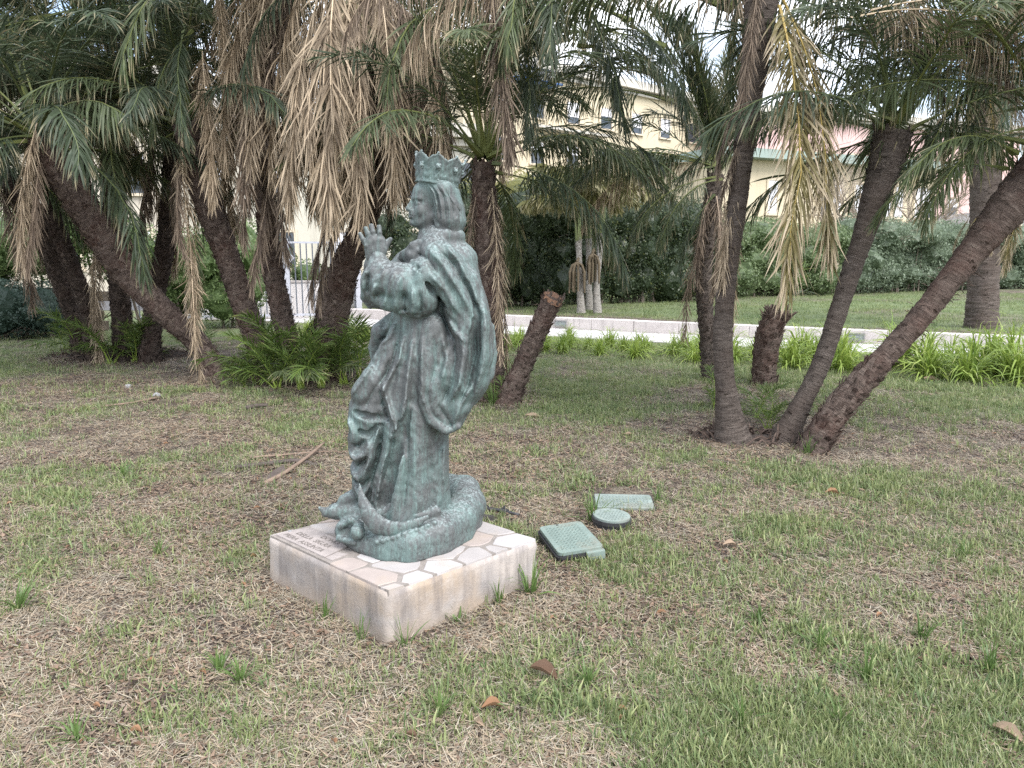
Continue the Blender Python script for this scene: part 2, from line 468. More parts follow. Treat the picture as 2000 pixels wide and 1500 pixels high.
# long yellow block with the flat grey parapet, seen through the gap in the palms
A, B = at_y(905, 300, 52), at_y(1475, 300, 74)
wins = [(3 + i * 3.6, z, 1.2, 1.5, rb.choice((0, 0.4, 1.0, 0.7))) for i in range(8) for z in (2.4, 5.8, 9.2, 12.4)]
yb, _, _, _, fy = facade('apartment_block', 'long yellow apartment block with a grey flat roof parapet behind the palms', (A.x, A.y, 0), (B.x, B.y, 0), 12, 14.9, M_YEL, M_CORN, 4, rb, 0.0, wins)
MB().box((7.2, -fy * 5, 16.6), (6.0, 6, 2.4)).build('stair_head', M_YEL, yb)
MB().box((7.2, -fy * 4.6, 17.95), (7.0, 7.0, 0.3)).build('stair_head_roof', M_CORN, yb)
MB().box((5.6, fy * 0.8, 13.8), (4.2, 1.5, 0.12)).build('awning', M_BLUE, yb)
MB().box((9.5, fy * 0.55, 10.9), (7.5, 1.1, 0.18)).build('balcony_slab', M_CORN, yb)
MB().box((9.5, fy * 0.55, 7.5), (7.5, 1.1, 0.18)).build('balcony_slab', M_CORN, yb)
# pink block at the right of it
A, B = at_y(1395, 300, 66), at_y(1990, 300, 78)
wins = [(2.5 + i * 4.2, z, 1.3, 1.6, rb.choice((0, 0.5, 1.0))) for i in range(7) for z in (3, 6.6, 10.2)]
facade('apartment_block', 'tall pink apartment block behind the low yellow building', (A.x, A.y, 0), (B.x, B.y, 0), 12, 14.0, M_PINK, M_CORN, 4, rb, 0.0, wins)
# two storey yellow building with the green fascia
A, B = at_y(1400, 300, 43.0), at_y(1832, 300, 50.0)
L = (Vector((B.x, B.y, 0)) - Vector((A.x, A.y, 0))).length
def along(u):      # distance along the front for a photo column
    r = ray(u, 380); a, b = Vector((A.x, A.y)), Vector((B.x, B.y)); d = b - a
    # solve a + s d on the line of sight
    s = (a.y * r.x - a.x * r.y) / (d.x * r.y - d.y * r.x); return s * L
wins = []
for u0, u1, sh in ((1500, 1517, 1.0), (1604, 1615, 0.0), (1627, 1642, 0.86), (1669, 1684, 1.0), (1730, 1740, 1.0), (1748, 1763, 1.0), (1788, 1797, 1.0), (1800, 1822, 0.8)):
    a, b = along(u0), along(u1); wins.append(((a + b) / 2, 5.15, abs(b - a), 1.85, sh))
    wins.append(((a + b) / 2, 1.9, abs(b - a), 1.85, sh))
lo, d, n, rz, fy = facade('office_building', 'low yellow building with green fascia and white roller shutters above the hedge', (A.x, A.y, 0), (B.x, B.y, 0), 10, 7.2, M_YEL, None, 2, rb, 0.0, wins)
MB().box((L / 2, fy * 0.35 - fy * 5, 7.45), (L + 0.8, 10.9, 0.5)).build('fascia', M_GREEN, lo)
MB().tube([(along(1798), fy * 0.12, 0), (along(1798), fy * 0.12, 7.2)], 0.06, 6).build('downpipe', M_DARK, lo)
MB().tube([(along(1660), fy * 0.12, 0), (along(1660), fy * 0.12, 7.2)], 0.05, 6).build('downpipe', M_FRAME, lo)
ax = along(1646)
ac = thing('air_conditioner', 'white air conditioner unit hung under a window of the low yellow building', 'air conditioner', tuple(Vector((A.x, A.y, 0)) + d * ax + n * 0.25 + Vector((0, 0, 3.75))), rz)
MB().box((0, 0, 0), (0.82, 0.36, 0.62)).build('casing', M_AC, ac, bevel=0.02)
mb = MB()
for k in range(10): mb.box((-0.12 + 0.26 * math.cos(k * PI / 5), fy * 0.185, 0.26 * math.sin(k * PI / 5)), (0.10, 0.012, 0.10), 0)
mb.build('fan_grille', M_DARK, ac)
MB().box((0, -fy * 0.02, -0.34), (0.7, 0.4, 0.05)).build('bracket', M_DARK, ac)
# grey-white building at the far right edge
A2, B2 = at_y(1955, 400, 52), at_y(2150, 400, 52)
facade('apartment_block', 'pale grey building edge with a shuttered window beside the right hand bush', (A2.x, A2.y, 0), (B2.x, B2.y, 0), 8, 4.9, plain('pale_render', (0.55, 0.54, 0.56), 0.9), None, 1, rb, 0.0, [(0.95, 3.1, 1.0, 1.3, 0.0), (4.0, 3.1, 1.0, 1.3, 0.5)])
# cream houses across the street on the left
A, B = at_y(-260, 400, 34), at_y(330, 400, 35)
wins = [(2 + i * 3.2, z, 1.1, 1.7, rb.choice((0, 0.6, 1.0))) for i in range(4) for z in (2.0, 5.4, 8.8)]
facade('town_house', 'pale cream town house glimpsed behind the leftmost palms', (A.x, A.y, 0), (B.x, B.y, 0), 9, 9.6, M_CREAM, M_CORN, 3, rb, 0.0, wins)
A, B = at_y(335, 400, 36), at_y(920, 400, 38)
wins = [(2 + i * 3.0, z, 1.1, 1.7, rb.choice((0, 0.6, 1.0))) for i in range(5) for z in (2.0, 5.4)]
facade('town_house', 'cream two storey house behind the white railing', (A.x, A.y, 0), (B.x, B.y, 0), 9, 7.4, mat_render('warm_white_render', (0.50, 0.47, 0.40)), M_CORN, 2, rb, 0.0, wins)

# ================================================================== white railing and gate on the left
M_WHITE = plain('white_metal_paint', (0.40, 0.41, 0.46), 0.55, 0.10, 9)
M_BAR = plain('dark_metal_bar', (0.10, 0.11, 0.13), 0.5, 0.2, 12)
M_PLINTH = mat_render('white_plinth', (0.70, 0.67, 0.66), (0.48, 0.45, 0.43))
FA, FB = Vector((-9.6, 19.0, 0)), Vector((-4.3, 20.6, 0))
fd = (FB - FA); FL = fd.length; fd.normalize(); frz = math.atan2(fd.y, fd.x)
pw = thing('low_wall', 'low white rendered wall behind the bars of the railing', 'wall', FA + Vector((0.05, 0.35, 0)), frz)
MB().box((FL / 2, 0, 0.48), (FL, 0.16, 0.96)).build('wall', M_PLINTH, pw)
MB().box((FL / 2, 0, 0.985), (FL, 0.22, 0.05)).build('coping', M_WALL, pw)
fen = thing('metal_railing', 'tall metal railing with vertical bars and white posts at the street', 'railing', FA, frz)
nb = int(FL / 0.155)
bar = MB().box((0, 0, 1.02), (0.034, 0.034, 1.96)).build('bar', M_BAR, fen)
for i in range(nb + 1):
    b = bar if i == 0 else bar.copy()
    if i: COL.objects.link(b); b.parent = fen
    b.location = (i * 0.155 + 0.08, 0, 0)
MB().box((FL / 2, 0, 2.025), (FL, 0.05, 0.05)).build('top_rail', M_WHITE, fen)
MB().box((FL / 2, 0, 0.10), (FL, 0.06, 0.06)).build('bottom_rail', M_WHITE, fen)
for u in (487, 561, 700):
    r = ray(u, 560); s = (FA.y * r.x - FA.x * r.y) / (fd.x * r.y - fd.y * r.x)
    MB().box((s, -0.01, 1.06), (0.15, 0.12, 2.12)).build('post', M_WHITE, fen)
r = ray(562, 510); s = (FA.y * r.x - FA.x * r.y) / (fd.x * r.y - fd.y * r.x)
sg = thing('square_sign', 'small grey diamond shaped plate hung on the railing post', 'sign', FA + fd * s + Vector((0.0, -0.12, 1.62)), frz)
pl = MB().box((0, 0, 0), (0.30, 0.012, 0.30)).build('plate', plain('grey_plate', (0.24, 0.235, 0.235), 0.6), sg); pl.rotation_euler = (0, R(45), 0)
mb = MB()
for c, s_ in (((0.14, -0.008, 0), (0.02, 0.012, 0.30)), ((-0.14, -0.008, 0), (0.02, 0.012, 0.30)), ((0, -0.008, 0.14), (0.30, 0.011, 0.02)), ((0, -0.008, -0.14), (0.30, 0.011, 0.02))): mb.box(c, s_)
mb.build('rim', M_WHITE, pl)
# ================================================================== palms
def mat_frond(name, fresh, tipc, dead=0.0, trans=0.25, rough=0.5):
    g = NT(name)
    s = g.sep(g.attr('leaf'))                     # r: along the leaflet, g: random per leaflet, b: 1 on the rachis
    rn = g.rnd()
    c = g.mix(g.ramp(s[1], [(0.0, 0.0), (1.0, 1.0)]), tuple(x * 0.72 for x in fresh), tuple(min(1, x * 1.30) for x in fresh))
    c = g.mix(g.math('MULTIPLY', rn, 0.65), c, tuple(x * y for x, y in zip(fresh, (0.50, 0.50, 0.55))))
    dry = g.math('ADD', g.math('MULTIPLY', s[0], 0.75), g.math('MULTIPLY', s[1], 0.45))
    c = g.mix(g.ramp(dry, [(0.78 - dead, 0.0), (1.05 - dead * 0.7, 1.0)]), c, tipc)
    c = g.mix(s[2], c, tuple(min(1, x * 1.5) for x in (tipc if dead > 0.3 else (fresh[0] * 1.5, fresh[1] * 1.3, fresh[2]))))
    return g.leaf(c, trans, rough, 0.35)
M_FR_GREEN = mat_frond('palm_leaf_green', (0.082, 0.108, 0.046), (0.32, 0.27, 0.16))
M_FR_DEEP = mat_frond('palm_leaf_deep_green', (0.058, 0.082, 0.044), (0.25, 0.215, 0.13))
M_FR_LIGHT = mat_frond('palm_leaf_young_green', (0.120, 0.185, 0.045), (0.24, 0.25, 0.09), trans=0.35)
M_FR_YEL = mat_frond('palm_leaf_yellowing', (0.175, 0.148, 0.056), (0.46, 0.375, 0.265), 0.30, 0.25, 0.6)
M_FR_DEAD = mat_frond('palm_leaf_dead', (0.275, 0.208, 0.135), (0.47, 0.375, 0.265), 0.35, 0.12, 0.7)
M_FR_DEADD = mat_frond('palm_leaf_long_dead', (0.135, 0.098, 0.070), (0.245, 0.188, 0.138), 0.35, 0.10, 0.75)

def frond_mesh(name, L, e0, e1, mat, seed, n=72, ll=0.46, a0=62, a1=24, vee=22, grav=0.35, width=0.019, s0=0.20, curl=0.15, power=1.35, jit=1.0, petiole=0.018, nleafseg=3, foot=None):
    """a feather leaf: local +X outwards, +Z up; elevation runs from e0 at the base to e1 at the tip (degrees)"""
    rg = np.random.RandomState(seed)
    K = 16
    s = np.linspace(0, 1, K + 1)
    el = np.radians(e0 + (e1 - e0) * s ** power)
    side = np.cumsum(rg.normal(0, 0.010, K + 1)) * L
    pts = np.zeros((K + 1, 3))
    for i in range(K):
        em = (el[i] + el[i + 1]) / 2
        pts[i + 1] = pts[i] + np.array([math.cos(em), 0, math.sin(em)]) * L / K
    pts[:, 1] = side * s
    V, F, C = [], [], []
    # rachis: four sided, tapering, broad at the foot
    T = np.gradient(pts, axis=0); T /= np.linalg.norm(T, axis=1)[:, None]
    for i in range(K + 1):
        r = petiole * ((1.9 if foot is None else foot) * max(0, 1 - s[i] * 7) + (1 - s[i]) * 0.85 + 0.12)
        b = np.array([0, 1.0, 0]); b -= T[i] * T[i].dot(b); b /= np.linalg.norm(b); nn = np.cross(T[i], b)
        for k in range(4):
            a = PI / 4 + k * PI / 2
            V.append(pts[i] + b * math.cos(a) * r * 1.2 + nn * math.sin(a) * r * 0.75); C.append((0.2, 0.5, 1, 1))
    for i in range(K):
        for k in range(4):
            F.append((i * 4 + k, (i + 1) * 4 + k, (i + 1) * 4 + (k + 1) % 4, i * 4 + (k + 1) % 4))
    # leaflets, both sides, each a narrow strip tapering to a point
    for sg in (-1, 1):
        u = s0 + (1 - s0) * (np.arange(n) + rg.uniform(0.1, 0.9, n)) / n
        for q in u:
            i = min(K - 1, int(q * K)); f = q * K - i
            p = pts[i] * (1 - f) + pts[i + 1] * f
            t = T[i] * (1 - f) + T[i + 1] * f; t = t / np.linalg.norm(t)
            b = np.array([0, float(sg), 0]); b -= t * t.dot(b); b /= np.linalg.norm(b); nn = np.cross(t, b) * sg
            w = (q - s0) / (1 - s0)
            al = math.radians(a0 + (a1 - a0) * w + rg.normal(0, 6) * jit)
            be = math.radians(vee + rg.normal(0, 14) * jit)
            d = t * math.cos(al) + (b * math.cos(be) + nn * math.sin(be)) * math.sin(al)
            ln = ll * (0.50 + 0.62 * math.sin(PI * min(1, 0.12 + w * 0.80)) ** 0.8) * rg.uniform(0.85, 1.12)
            if w > 0.9: ln *= 0.8
            wd = width * rg.uniform(0.8, 1.15)
            wv = t - d * d.dot(t); wv /= (np.linalg.norm(wv) + 1e-9)
            tw = rg.normal(0, 0.55)
            wv = wv * math.cos(tw) + np.cross(d, wv) * math.sin(tw)
            base = len(V); r_ = rg.uniform(0, 1)
            gr = grav * rg.uniform(0.5, 1.5); cv = rg.normal(0, curl, 3)
            pos = p.copy(); dd = d.copy()
            prof = ((0.0, 0.55), (0.33, 1.0), (0.68, 0.75), (1.0, 0.0)) if nleafseg == 3 else ((0.0, 0.6), (0.5, 1.0), (1.0, 0.0))
            pv = 0.0
            for (h, wf) in prof:
                pos = pos + dd * ln * (h - pv); pv = h
                if wf > 0:
                    V.append(pos - wv * wd * wf * 0.5); V.append(pos + wv * wd * wf * 0.5)
                    C.append((h, r_, 0, 1)); C.append((h, r_, 0, 1))
                else:
                    V.append(pos); C.append((1, r_, 0, 1))
                dd = dd + np.array([0, 0, -gr]) + cv * 0.5; dd /= np.linalg.norm(dd)
            m = len(prof) - 1
            for k in range(m - 1): F.append((base + 2 * k, base + 2 * k + 1, base + 2 * k + 3, base + 2 * k + 2))
            F.append((base + 2 * (m - 1), base + 2 * (m - 1) + 1, base + 2 * m))
    me = mesh_np(name, V, F)
    a = me.color_attributes.new('leaf', 'FLOAT_COLOR', 'POINT'); a.data.foreach_set('color', np.array(C, np.float32).ravel())
    me.materials.append(mat)
    return me

FR = {}
def lib(key, count, **kw):
    mats = kw.pop('mats')
    FR[key] = [frond_mesh('frond', seed=hash_(key) + i, mat=mats[i % len(mats)], **kw) for i in range(count)]
def hash_(s): return sum(ord(c) * (i + 3) for i, c in enumerate(s)) % 9973
GM = [M_FR_GREEN, M_FR_DEEP]
lib('up', 3, mats=GM, L=2.5, e0=80, e1=25, grav=0.12, vee=30)
lib('erect', 3, mats=[M_FR_DEEP, M_FR_GREEN], L=2.4, e0=86, e1=58, grav=0.05, vee=35, a0=38, a1=16, n=90, ll=0.50, s0=0.12)
lib('mid', 4, mats=GM, L=2.6, e0=52, e1=-25, grav=0.25, vee=24)
lib('out', 4, mats=GM, L=2.6, e0=22, e1=-48, grav=0.45, vee=10)
lib('curtain', 3, mats=GM, L=2.6, e0=15, e1=-30, grav=0.9, vee=-15, ll=0.50, curl=0.2)
lib('low', 4, mats=GM, L=2.5, e0=-8, e1=-78, grav=0.55, vee=0, a0=50)
lib('hang', 3, mats=[M_FR_DEEP, M_FR_GREEN], L=2.4, e0=-45, e1=-89, grav=0.5, vee=-5, a0=45, a1=18)
lib('yellow', 2, mats=[M_FR_YEL], L=2.5, e0=-60, e1=-92, grav=0.55, vee=5, a0=52, a1=26, n=130, ll=0.45, curl=0.20, width=0.0175, s0=0.03, petiole=0.010, foot=0.5, jit=1.3)
lib('dead_out', 3, mats=[M_FR_DEAD, M_FR_DEADD], L=2.5, e0=10, e1=-68, grav=1.3, vee=-30, a0=40, a1=15, n=90, ll=0.50, curl=0.35, width=0.0135, petiole=0.012, foot=0.3, s0=0.08)
lib('dead_low', 3, mats=[M_FR_DEAD, M_FR_DEADD, M_FR_DEAD], L=2.5, e0=-35, e1=-90, grav=1.0, vee=-25, a0=44, a1=22, n=120, ll=0.50, curl=0.35, width=0.0145, s0=0.08, petiole=0.011, foot=0.3, jit=2.0)
lib('dead_hang', 5, mats=[M_FR_DEAD, M_FR_DEADD, M_FR_DEAD], L=2.5, e0=-68, e1=-91, grav=0.7, vee=-10, a0=46, a1=24, n=140, ll=0.50, curl=0.28, width=0.0175, s0=0.04, petiole=0.009, foot=0.2, jit=2.0)
lib('dead_dark', 3, mats=[M_FR_DEADD], L=1.5, e0=-62, e1=-91, grav=0.7, vee=-10, a0=26, a1=9, n=100, ll=0.34, curl=0.30, width=0.013, s0=0.02, petiole=0.008, foot=0.1, jit=1.2)
lib('dead_thin', 3, mats=[M_FR_DEAD, M_FR_DEAD, M_FR_DEADD], L=2.3, e0=-80, e1=-90, grav=0.5, vee=0, a0=40, a1=20, n=95, ll=0.30, curl=0.35, width=0.0115, s0=0.0, petiole=0.007, foot=0.0, jit=1.6)
lib('sprout', 4, mats=[M_FR_LIGHT], L=1.0, e0=78, e1=20, grav=0.15, vee=18, n=26, ll=0.26, width=0.017, petiole=0.011, s0=0.25)
lib('sprout_out', 3, mats=[M_FR_LIGHT, M_FR_GREEN], L=1.0, e0=55, e1=-25, grav=0.25, vee=14, n=26, ll=0.26, width=0.017, petiole=0.010, s0=0.22)

def put_frond(parent, key, p, az, scale=1.0, tilt=0.0, roll=0.0, name='frond', k=None):
    """p in world space; parent stands unrotated at its own location"""
    ms = FR[key]
    me = ms[(k if k is not None else random.randrange(len(ms))) % len(ms)]
    o = bpy.data.objects.new(name if not key.startswith('dead') else 'dead_frond', me)
    COL.objects.link(o); o.parent = parent
    o.location = Vector(p) - parent.location
    o.rotation_euler = Matrix.Rotation(az, 4, 'Z').to_3x3().to_euler() if not (tilt or roll) else (Matrix.Rotation(az, 3, 'Z') @ Matrix.Rotation(-tilt, 3, 'Y') @ Matrix.Rotation(roll, 3, 'X')).to_euler()
    o.scale = (scale,) * 3
    return o

# ------------------------------------------------------------------ trunks
def mat_trunk(name, dark, mid, light, red):
    """bark laid out on the stem: 'stem' holds (r cos, r sin, length along) so that cracks run round it"""
    g = NT(name); v = g.attr('stem', 'Vector'); isl = g.geo('Random Per Island')
    def st(sx, sz):
        m = g.n.new('ShaderNodeMapping'); m.inputs['Scale'].default_value = (sx, sx, sz); g.l.new(v, m.inputs['Vector']); return m.outputs[0]
    n1 = g.noise(v, 4, 5, 0.6); crack = g.noise(st(7, 42), 1.0, 6, 0.72, 0.6); fib = g.noise(st(90, 14), 1.0, 5, 0.7); n2 = g.noise(v, 60, 5, 0.72)
    c = g.ramp(crack, [(0.34, dark), (0.50, mid), (0.70, light)])
    c = g.mix(g.ramp(n1, [(0.45, 0.0), (0.62, 0.65)]), c, red)
    c = g.mix(g.ramp(fib, [(0.52, 0.0), (0.70, 0.55)]), c, light)
    c = g.mix(g.ramp(n2, [(0.30, 0.7), (0.46, 0.0)]), c, dark)
    c = g.mix(g.ramp(isl, [(0.40, 0.0), (1.0, 0.75)]), c, tuple(min(1, x * 1.15) for x in light))
    h = g.math('ADD', g.math('MULTIPLY', crack, 1.3), g.math('ADD', g.math('MULTIPLY', fib, 0.6), g.math('MULTIPLY', n2, 0.5)))
    return g.principled(c, 0.93, 0, g.bump(h, 1.0, 0.025), 0.15)
M_TR_RED = mat_trunk('reddish_palm_bark', (0.032, 0.024, 0.021), (0.098, 0.070, 0.059), (0.225, 0.178, 0.150), (0.088, 0.046, 0.036))
M_TR_GREY = mat_trunk('grey_palm_bark', (0.034, 0.027, 0.024), (0.096, 0.078, 0.067), (0.205, 0.172, 0.150), (0.076, 0.055, 0.045))
M_TR_DARK = mat_trunk('dark_palm_bark', (0.018, 0.014, 0.013), (0.050, 0.038, 0.032), (0.135, 0.105, 0.088), (0.048, 0.028, 0.022))
M_CUT = plain('cut_palm_fibre', (0.20, 0.112, 0.070), 0.95, 0.4, 45, bump=0.6)
M_SPLIT = plain('pale_split_boot', (0.27, 0.20, 0.15), 0.9, 0.3, 20, bump=0.4)

M_ROOT = plain('dark_root_fibre', (0.050, 0.037, 0.030), 0.95, 0.45, 25, bump=0.8)
M_ROOT2 = plain('reddish_root_fibre', (0.095, 0.066, 0.052), 0.95, 0.45, 25, bump=0.8)
def catmull(P, n):
    out = []
    P = [Vector(p) for p in P]
    Q = [P[0] * 2 - P[1]] + P + [P[-1] * 2 - P[-2]]
    for i in range(1, len(Q) - 2):
        for k in range(n):
            t = k / n
            a, b, c, d = Q[i - 1], Q[i], Q[i + 1], Q[i + 2]
            out.append(0.5 * ((2 * b) + (c - a) * t + (2 * a - 5 * b + 4 * c - d) * t * t + (3 * b - a - 3 * c + d) * t ** 3))
    out.append(P[-1]); return out
def trunk_parts(parent, P, rad, mat, seed, boots='rough', flare=1.25):
    """tube along P with radius list, plus the rows of old leaf bases ('rough') or ring scars ('ring')"""
    rg = random.Random(seed)
    C = catmull(P, 14)
    n = 22
    # even spacing
    acc = [0.0]
    for a, b in zip(C[:-1], C[1:]): acc.append(acc[-1] + (b - a).length)
    Lt = acc[-1]; step = 0.022
    m = max(8, int(Lt / step))
    pts, rr = [], []
    j = 0
    for i in range(m + 1):
        s = Lt * i / m
        while j < len(acc) - 2 and acc[j + 1] < s: j += 1
        f = (s - acc[j]) / max(1e-6, acc[j + 1] - acc[j]); pts.append(C[j].lerp(C[j + 1], min(1, f)))
        q = s / Lt * (len(rad) - 1); k = min(len(rad) - 2, int(q)); r = rad[k] + (rad[k + 1] - rad[k]) * (q - k)
        r *= 1 + (flare - 1) * math.exp(-s / 0.16)
        rr.append(r)
    V, F = [], []
    frames = []
    ref = Vector((0.3, 1, 0.1))
    for i, p in enumerate(pts):
        t = (pts[min(i + 1, m)] - pts[max(i - 1, 0)]).normalized()
        a = (ref - t * ref.dot(t)).normalized(); b = t.cross(a); frames.append((t, a, b)); ref = a
        for k in range(n):
            th = 2 * PI * k / n
            q = a * math.cos(th) + b * math.sin(th)
            w = p + q * rr[i]
            d = (0.10 if boots == 'mid' else 0.06) * mnoise.fractal(w * 6.0, 1.0, 2.0, 4) + (0.10 if boots != 'ring' else 0.05) * mnoise.noise(w * 18.0)
            if boots in ('ring', 'mid'):
                ph = i * step / 0.062 + 0.45 * math.sin(th * 2 + seed) + 1.4 * mnoise.noise(w * 5.0)
                d += 0.095 * (ph % 1.0) ** 1.5 * (0.4 + abs(mnoise.noise(w * 9.0))) - 0.03
            V.append(p + q * rr[i] * (1 + d))
    for i in range(m):
        for k in range(n):
            k2 = (k + 1) % n; F.append((i * n + k, i * n + k2, (i + 1) * n + k2, (i + 1) * n + k))
    F.append(tuple(range(n))[::-1]); F.append(tuple(m * n + k for k in range(n)))
    loc = parent.location
    tm = mesh_np('trunk', [v - loc for v in V], F, True)
    ST = np.array([(rr[i] * math.cos(2 * PI * k / n), rr[i] * math.sin(2 * PI * k / n), seed * 3.1 + Lt * i / m) for i in range(m + 1) for k in range(n)], np.float32)
    ta = tm.attributes.new('stem', 'FLOAT_VECTOR', 'POINT'); ta.data.foreach_set('vector', ST.ravel())
    link('trunk', tm, mat, parent)
    # old leaf bases: wedges hugging the stem in a spiral, tips standing off
    V, F = [], []
    N = int(Lt * 230 * (sum(rr) / len(rr)) / 0.13)
    SV = []
    for q in range(N):
        s = (q + rg.random()) / N
        shag = boots == 'rough' or (boots == 'mid' and s < 0.30) or s > 0.86         # where old leaf bases still cling
        if not shag and rg.random() > 0.16: continue
        i = min(m, int(s * m)); t, a, b = frames[i]; p = pts[i]; r = rr[i]
        th = q * 2.39996 + rg.uniform(-0.25, 0.25)
        o = a * math.cos(th) + b * math.sin(th); sd = t.cross(o)
        if shag:
            w = rg.uniform(0.012, 0.036); h = rg.uniform(0.04, 0.12); out = rg.uniform(0.004, 0.036) ** 1.0; th_ = 0.007
        else:
            w = rg.uniform(0.012, 0.040); h = rg.uniform(0.012, 0.035); out = rg.uniform(0.004, 0.014); th_ = 0.005
        skew = rg.uniform(-0.022, 0.022)
        z0 = p + o * (r * 0.985)
        base = len(V)
        for v in (z0 - sd * w - o * 0.01, z0 + sd * w - o * 0.01, z0 + sd * w * 0.8 + t * h * 0.6 + o * out * 0.6, z0 - sd * w * 0.8 + t * h * 0.6 + o * out * 0.6,
                  z0 + sd * (w * 0.4 + skew) + t * h + o * out, z0 + sd * (-w * 0.3 + skew) + t * h * 0.95 + o * out,
                  z0 + sd * (w * 0.3 + skew) + t * (h - 0.008) + o * (out - th_), z0 + sd * (-w * 0.3 + skew) + t * (h - 0.008) + o * (out - th_)):
            V.append(v); SV.append((r * math.cos(th) + rg.uniform(-0.02, 0.02), r * math.sin(th), seed * 3.1 + Lt * s + (v - z0).dot(t)))
        F += [(base, base + 1, base + 2, base + 3), (base + 3, base + 2, base + 4, base + 5), (base + 5, base + 4, base + 6, base + 7),
              (base + 1, base + 6, base + 4, base + 2), (base, base + 3, base + 5, base + 7), (base, base + 7, base + 6, base + 1)]
    if V:
        lm = mesh_np('leaf_bases', [v - loc for v in V], F)
        la = lm.attributes.new('stem', 'FLOAT_VECTOR', 'POINT'); la.data.foreach_set('vector', np.array(SV, np.float32).ravel())
        o = link('leaf_bases', lm, mat, parent); o['kind'] = 'stuff'
    if boots != 'ring':     # fibre: short loose threads that break the outline
        V, F = [], []
        for q in range(int(Lt * 90)):
            s = rg.random(); i = min(m - 1, int(s * m)); t, a, b = frames[i]; th = rg.uniform(0, 2 * PI)
            o = a * math.cos(th) + b * math.sin(th); sd = t.cross(o)
            p = pts[i] + o * rr[i] * 1.02
            d = (o * rg.uniform(0.2, 0.9) + sd * rg.uniform(-0.8, 0.8) + t * rg.uniform(-0.5, 0.9)).normalized() * rg.uniform(0.03, 0.10)
            base = len(V); V += [p - sd * 0.004, p + sd * 0.004, p + d * 0.6 + Vector((0, 0, -0.004)) , p + d + Vector((0, 0, -0.02))]
            F += [(base, base + 1, base + 2), (base + 2, base + 1, base + 3)]
        o = link('loose_fibre', mesh_np('loose_fibre', [v - loc for v in V], F), M_ROOT2, parent); o['kind'] = 'stuff'
    return pts, rr, frames
def px_trunk(base_uv, pts, dys=None):
    """trunk through photo pixels; the foot stands on the ground, the rest at the foot's distance plus dy"""
    b = on_z(*base_uv, 0.0); out = [b + Vector((0, 0, -0.06))]
    for i, q in enumerate(pts): out.append(at_y(q[0], q[1], b.y + (q[2] if len(q) > 2 else 0.0)))
    return out
def crown(parent, top, t_dir, plan, scale=1.0, seed=1, r0=0.07):
    """plan: list of (class, count, azimuth0, spread); golden-angle azimuths when spread is None"""
    rg = random.Random(seed); g = rg.uniform(0, 6.28)
    for key, cnt, az0, spread in plan:
        for i in range(cnt):
            if spread is None: g += 2.39996; az = g + rg.uniform(-0.2, 0.2)
            else: az = R(az0) + R(spread) * ((i + 0.5) / cnt - 0.5) * 2 + rg.uniform(-0.12, 0.12)
            hz = {'up': 0.14, 'mid': 0.10, 'out': 0.02, 'curtain': 0.04, 'low': -0.06, 'hang': -0.10}.get(key, -0.16)
            p = Vector(top) + Vector((math.cos(az), math.sin(az), 0)) * r0 + Vector((0, 0, hz + rg.uniform(-0.06, 0.06)))
            put_frond(parent, key, p, az, scale * rg.uniform(0.85, 1.12), rg.uniform(-0.12, 0.12), rg.uniform(-0.2, 0.2), k=rg.randrange(9))
FULL = [('up', 5, 0, None), ('mid', 9, 0, None), ('out', 10, 0, None), ('low', 6, 0, None)]
def palm(label, base_uv, pts, rad, mat, seed, boots='rough', plan=FULL, scale=1.0, dead=(), name='palm_tree', flare=1.4):
    P = px_trunk(base_uv, pts)
    o = thing(name, label, 'palm', (P[0].x, P[0].y, 0))
    P_, rr, fr = trunk_parts(o, P, rad, mat, seed, boots, flare)
    if plan: crown(o, P_[-1], fr[-1][0], plan, scale, seed)
    if dead: crown(o, P_[-1] + Vector((0, 0, -0.12)), fr[-1][0], dead, scale, seed + 50, r0=0.12)
    return o, P_[-1]

# ---- left clump, behind
SK = [('dead_low', 2, 0, None), ('dead_dark', 3, 0, None)]
a1, t = palm('dark palm with leaning trunk at the far left of the thicket by the stone wall', (165, 700), [(150, 635), (118, 545), (85, 450), (30, 370), (-25, 310)], [0.14, 0.14, 0.145, 0.14], M_TR_DARK, 11, plan=FULL + [('curtain', 3, 0, None)], dead=SK)
a2, t = palm('slim dark palm rising beside the far left leaning trunk', (185, 704), [(168, 600), (140, 520), (110, 440), (95, 380), (75, 170)], [0.12, 0.12, 0.12, 0.12], M_TR_DARK, 12, plan=FULL, dead=SK)
a3, t = palm('upright dark palm trunk in the middle of the left thicket', (245, 706), [(236, 600), (226, 480), (218, 340), (212, 190)], [0.15, 0.14, 0.14, 0.14], M_TR_DARK, 13, plan=FULL + [('curtain', 4, -120, 60)], dead=SK)
a4, t = palm('dark palm leaning right behind the hanging dead fronds of the left thicket', (292, 708), [(300, 600), (318, 510), (330, 420), (338, 300), (342, 100)], [0.14, 0.13, 0.13, 0.13], M_TR_DARK, 14, plan=FULL, dead=SK)
# ---- the long leaning trunk
a5, t5 = palm('thick reddish palm trunk leaning far left across the thicket', (425, 735), [(395, 680, 0.1), (330, 618, 0.0), (245, 530, -0.1), (175, 425, -0.2), (115, 330, -0.3), (80, 268, -0.4)], [0.13, 0.14, 0.165, 0.19, 0.19, 0.18], M_TR_RED, 15,
              plan=[('up', 4, 0, None), ('mid', 9, 0, None), ('out', 9, 0, None), ('curtain', 3, -100, 80), ('low', 6, 0, None)], dead=[('dead_dark', 3, 0, None)])
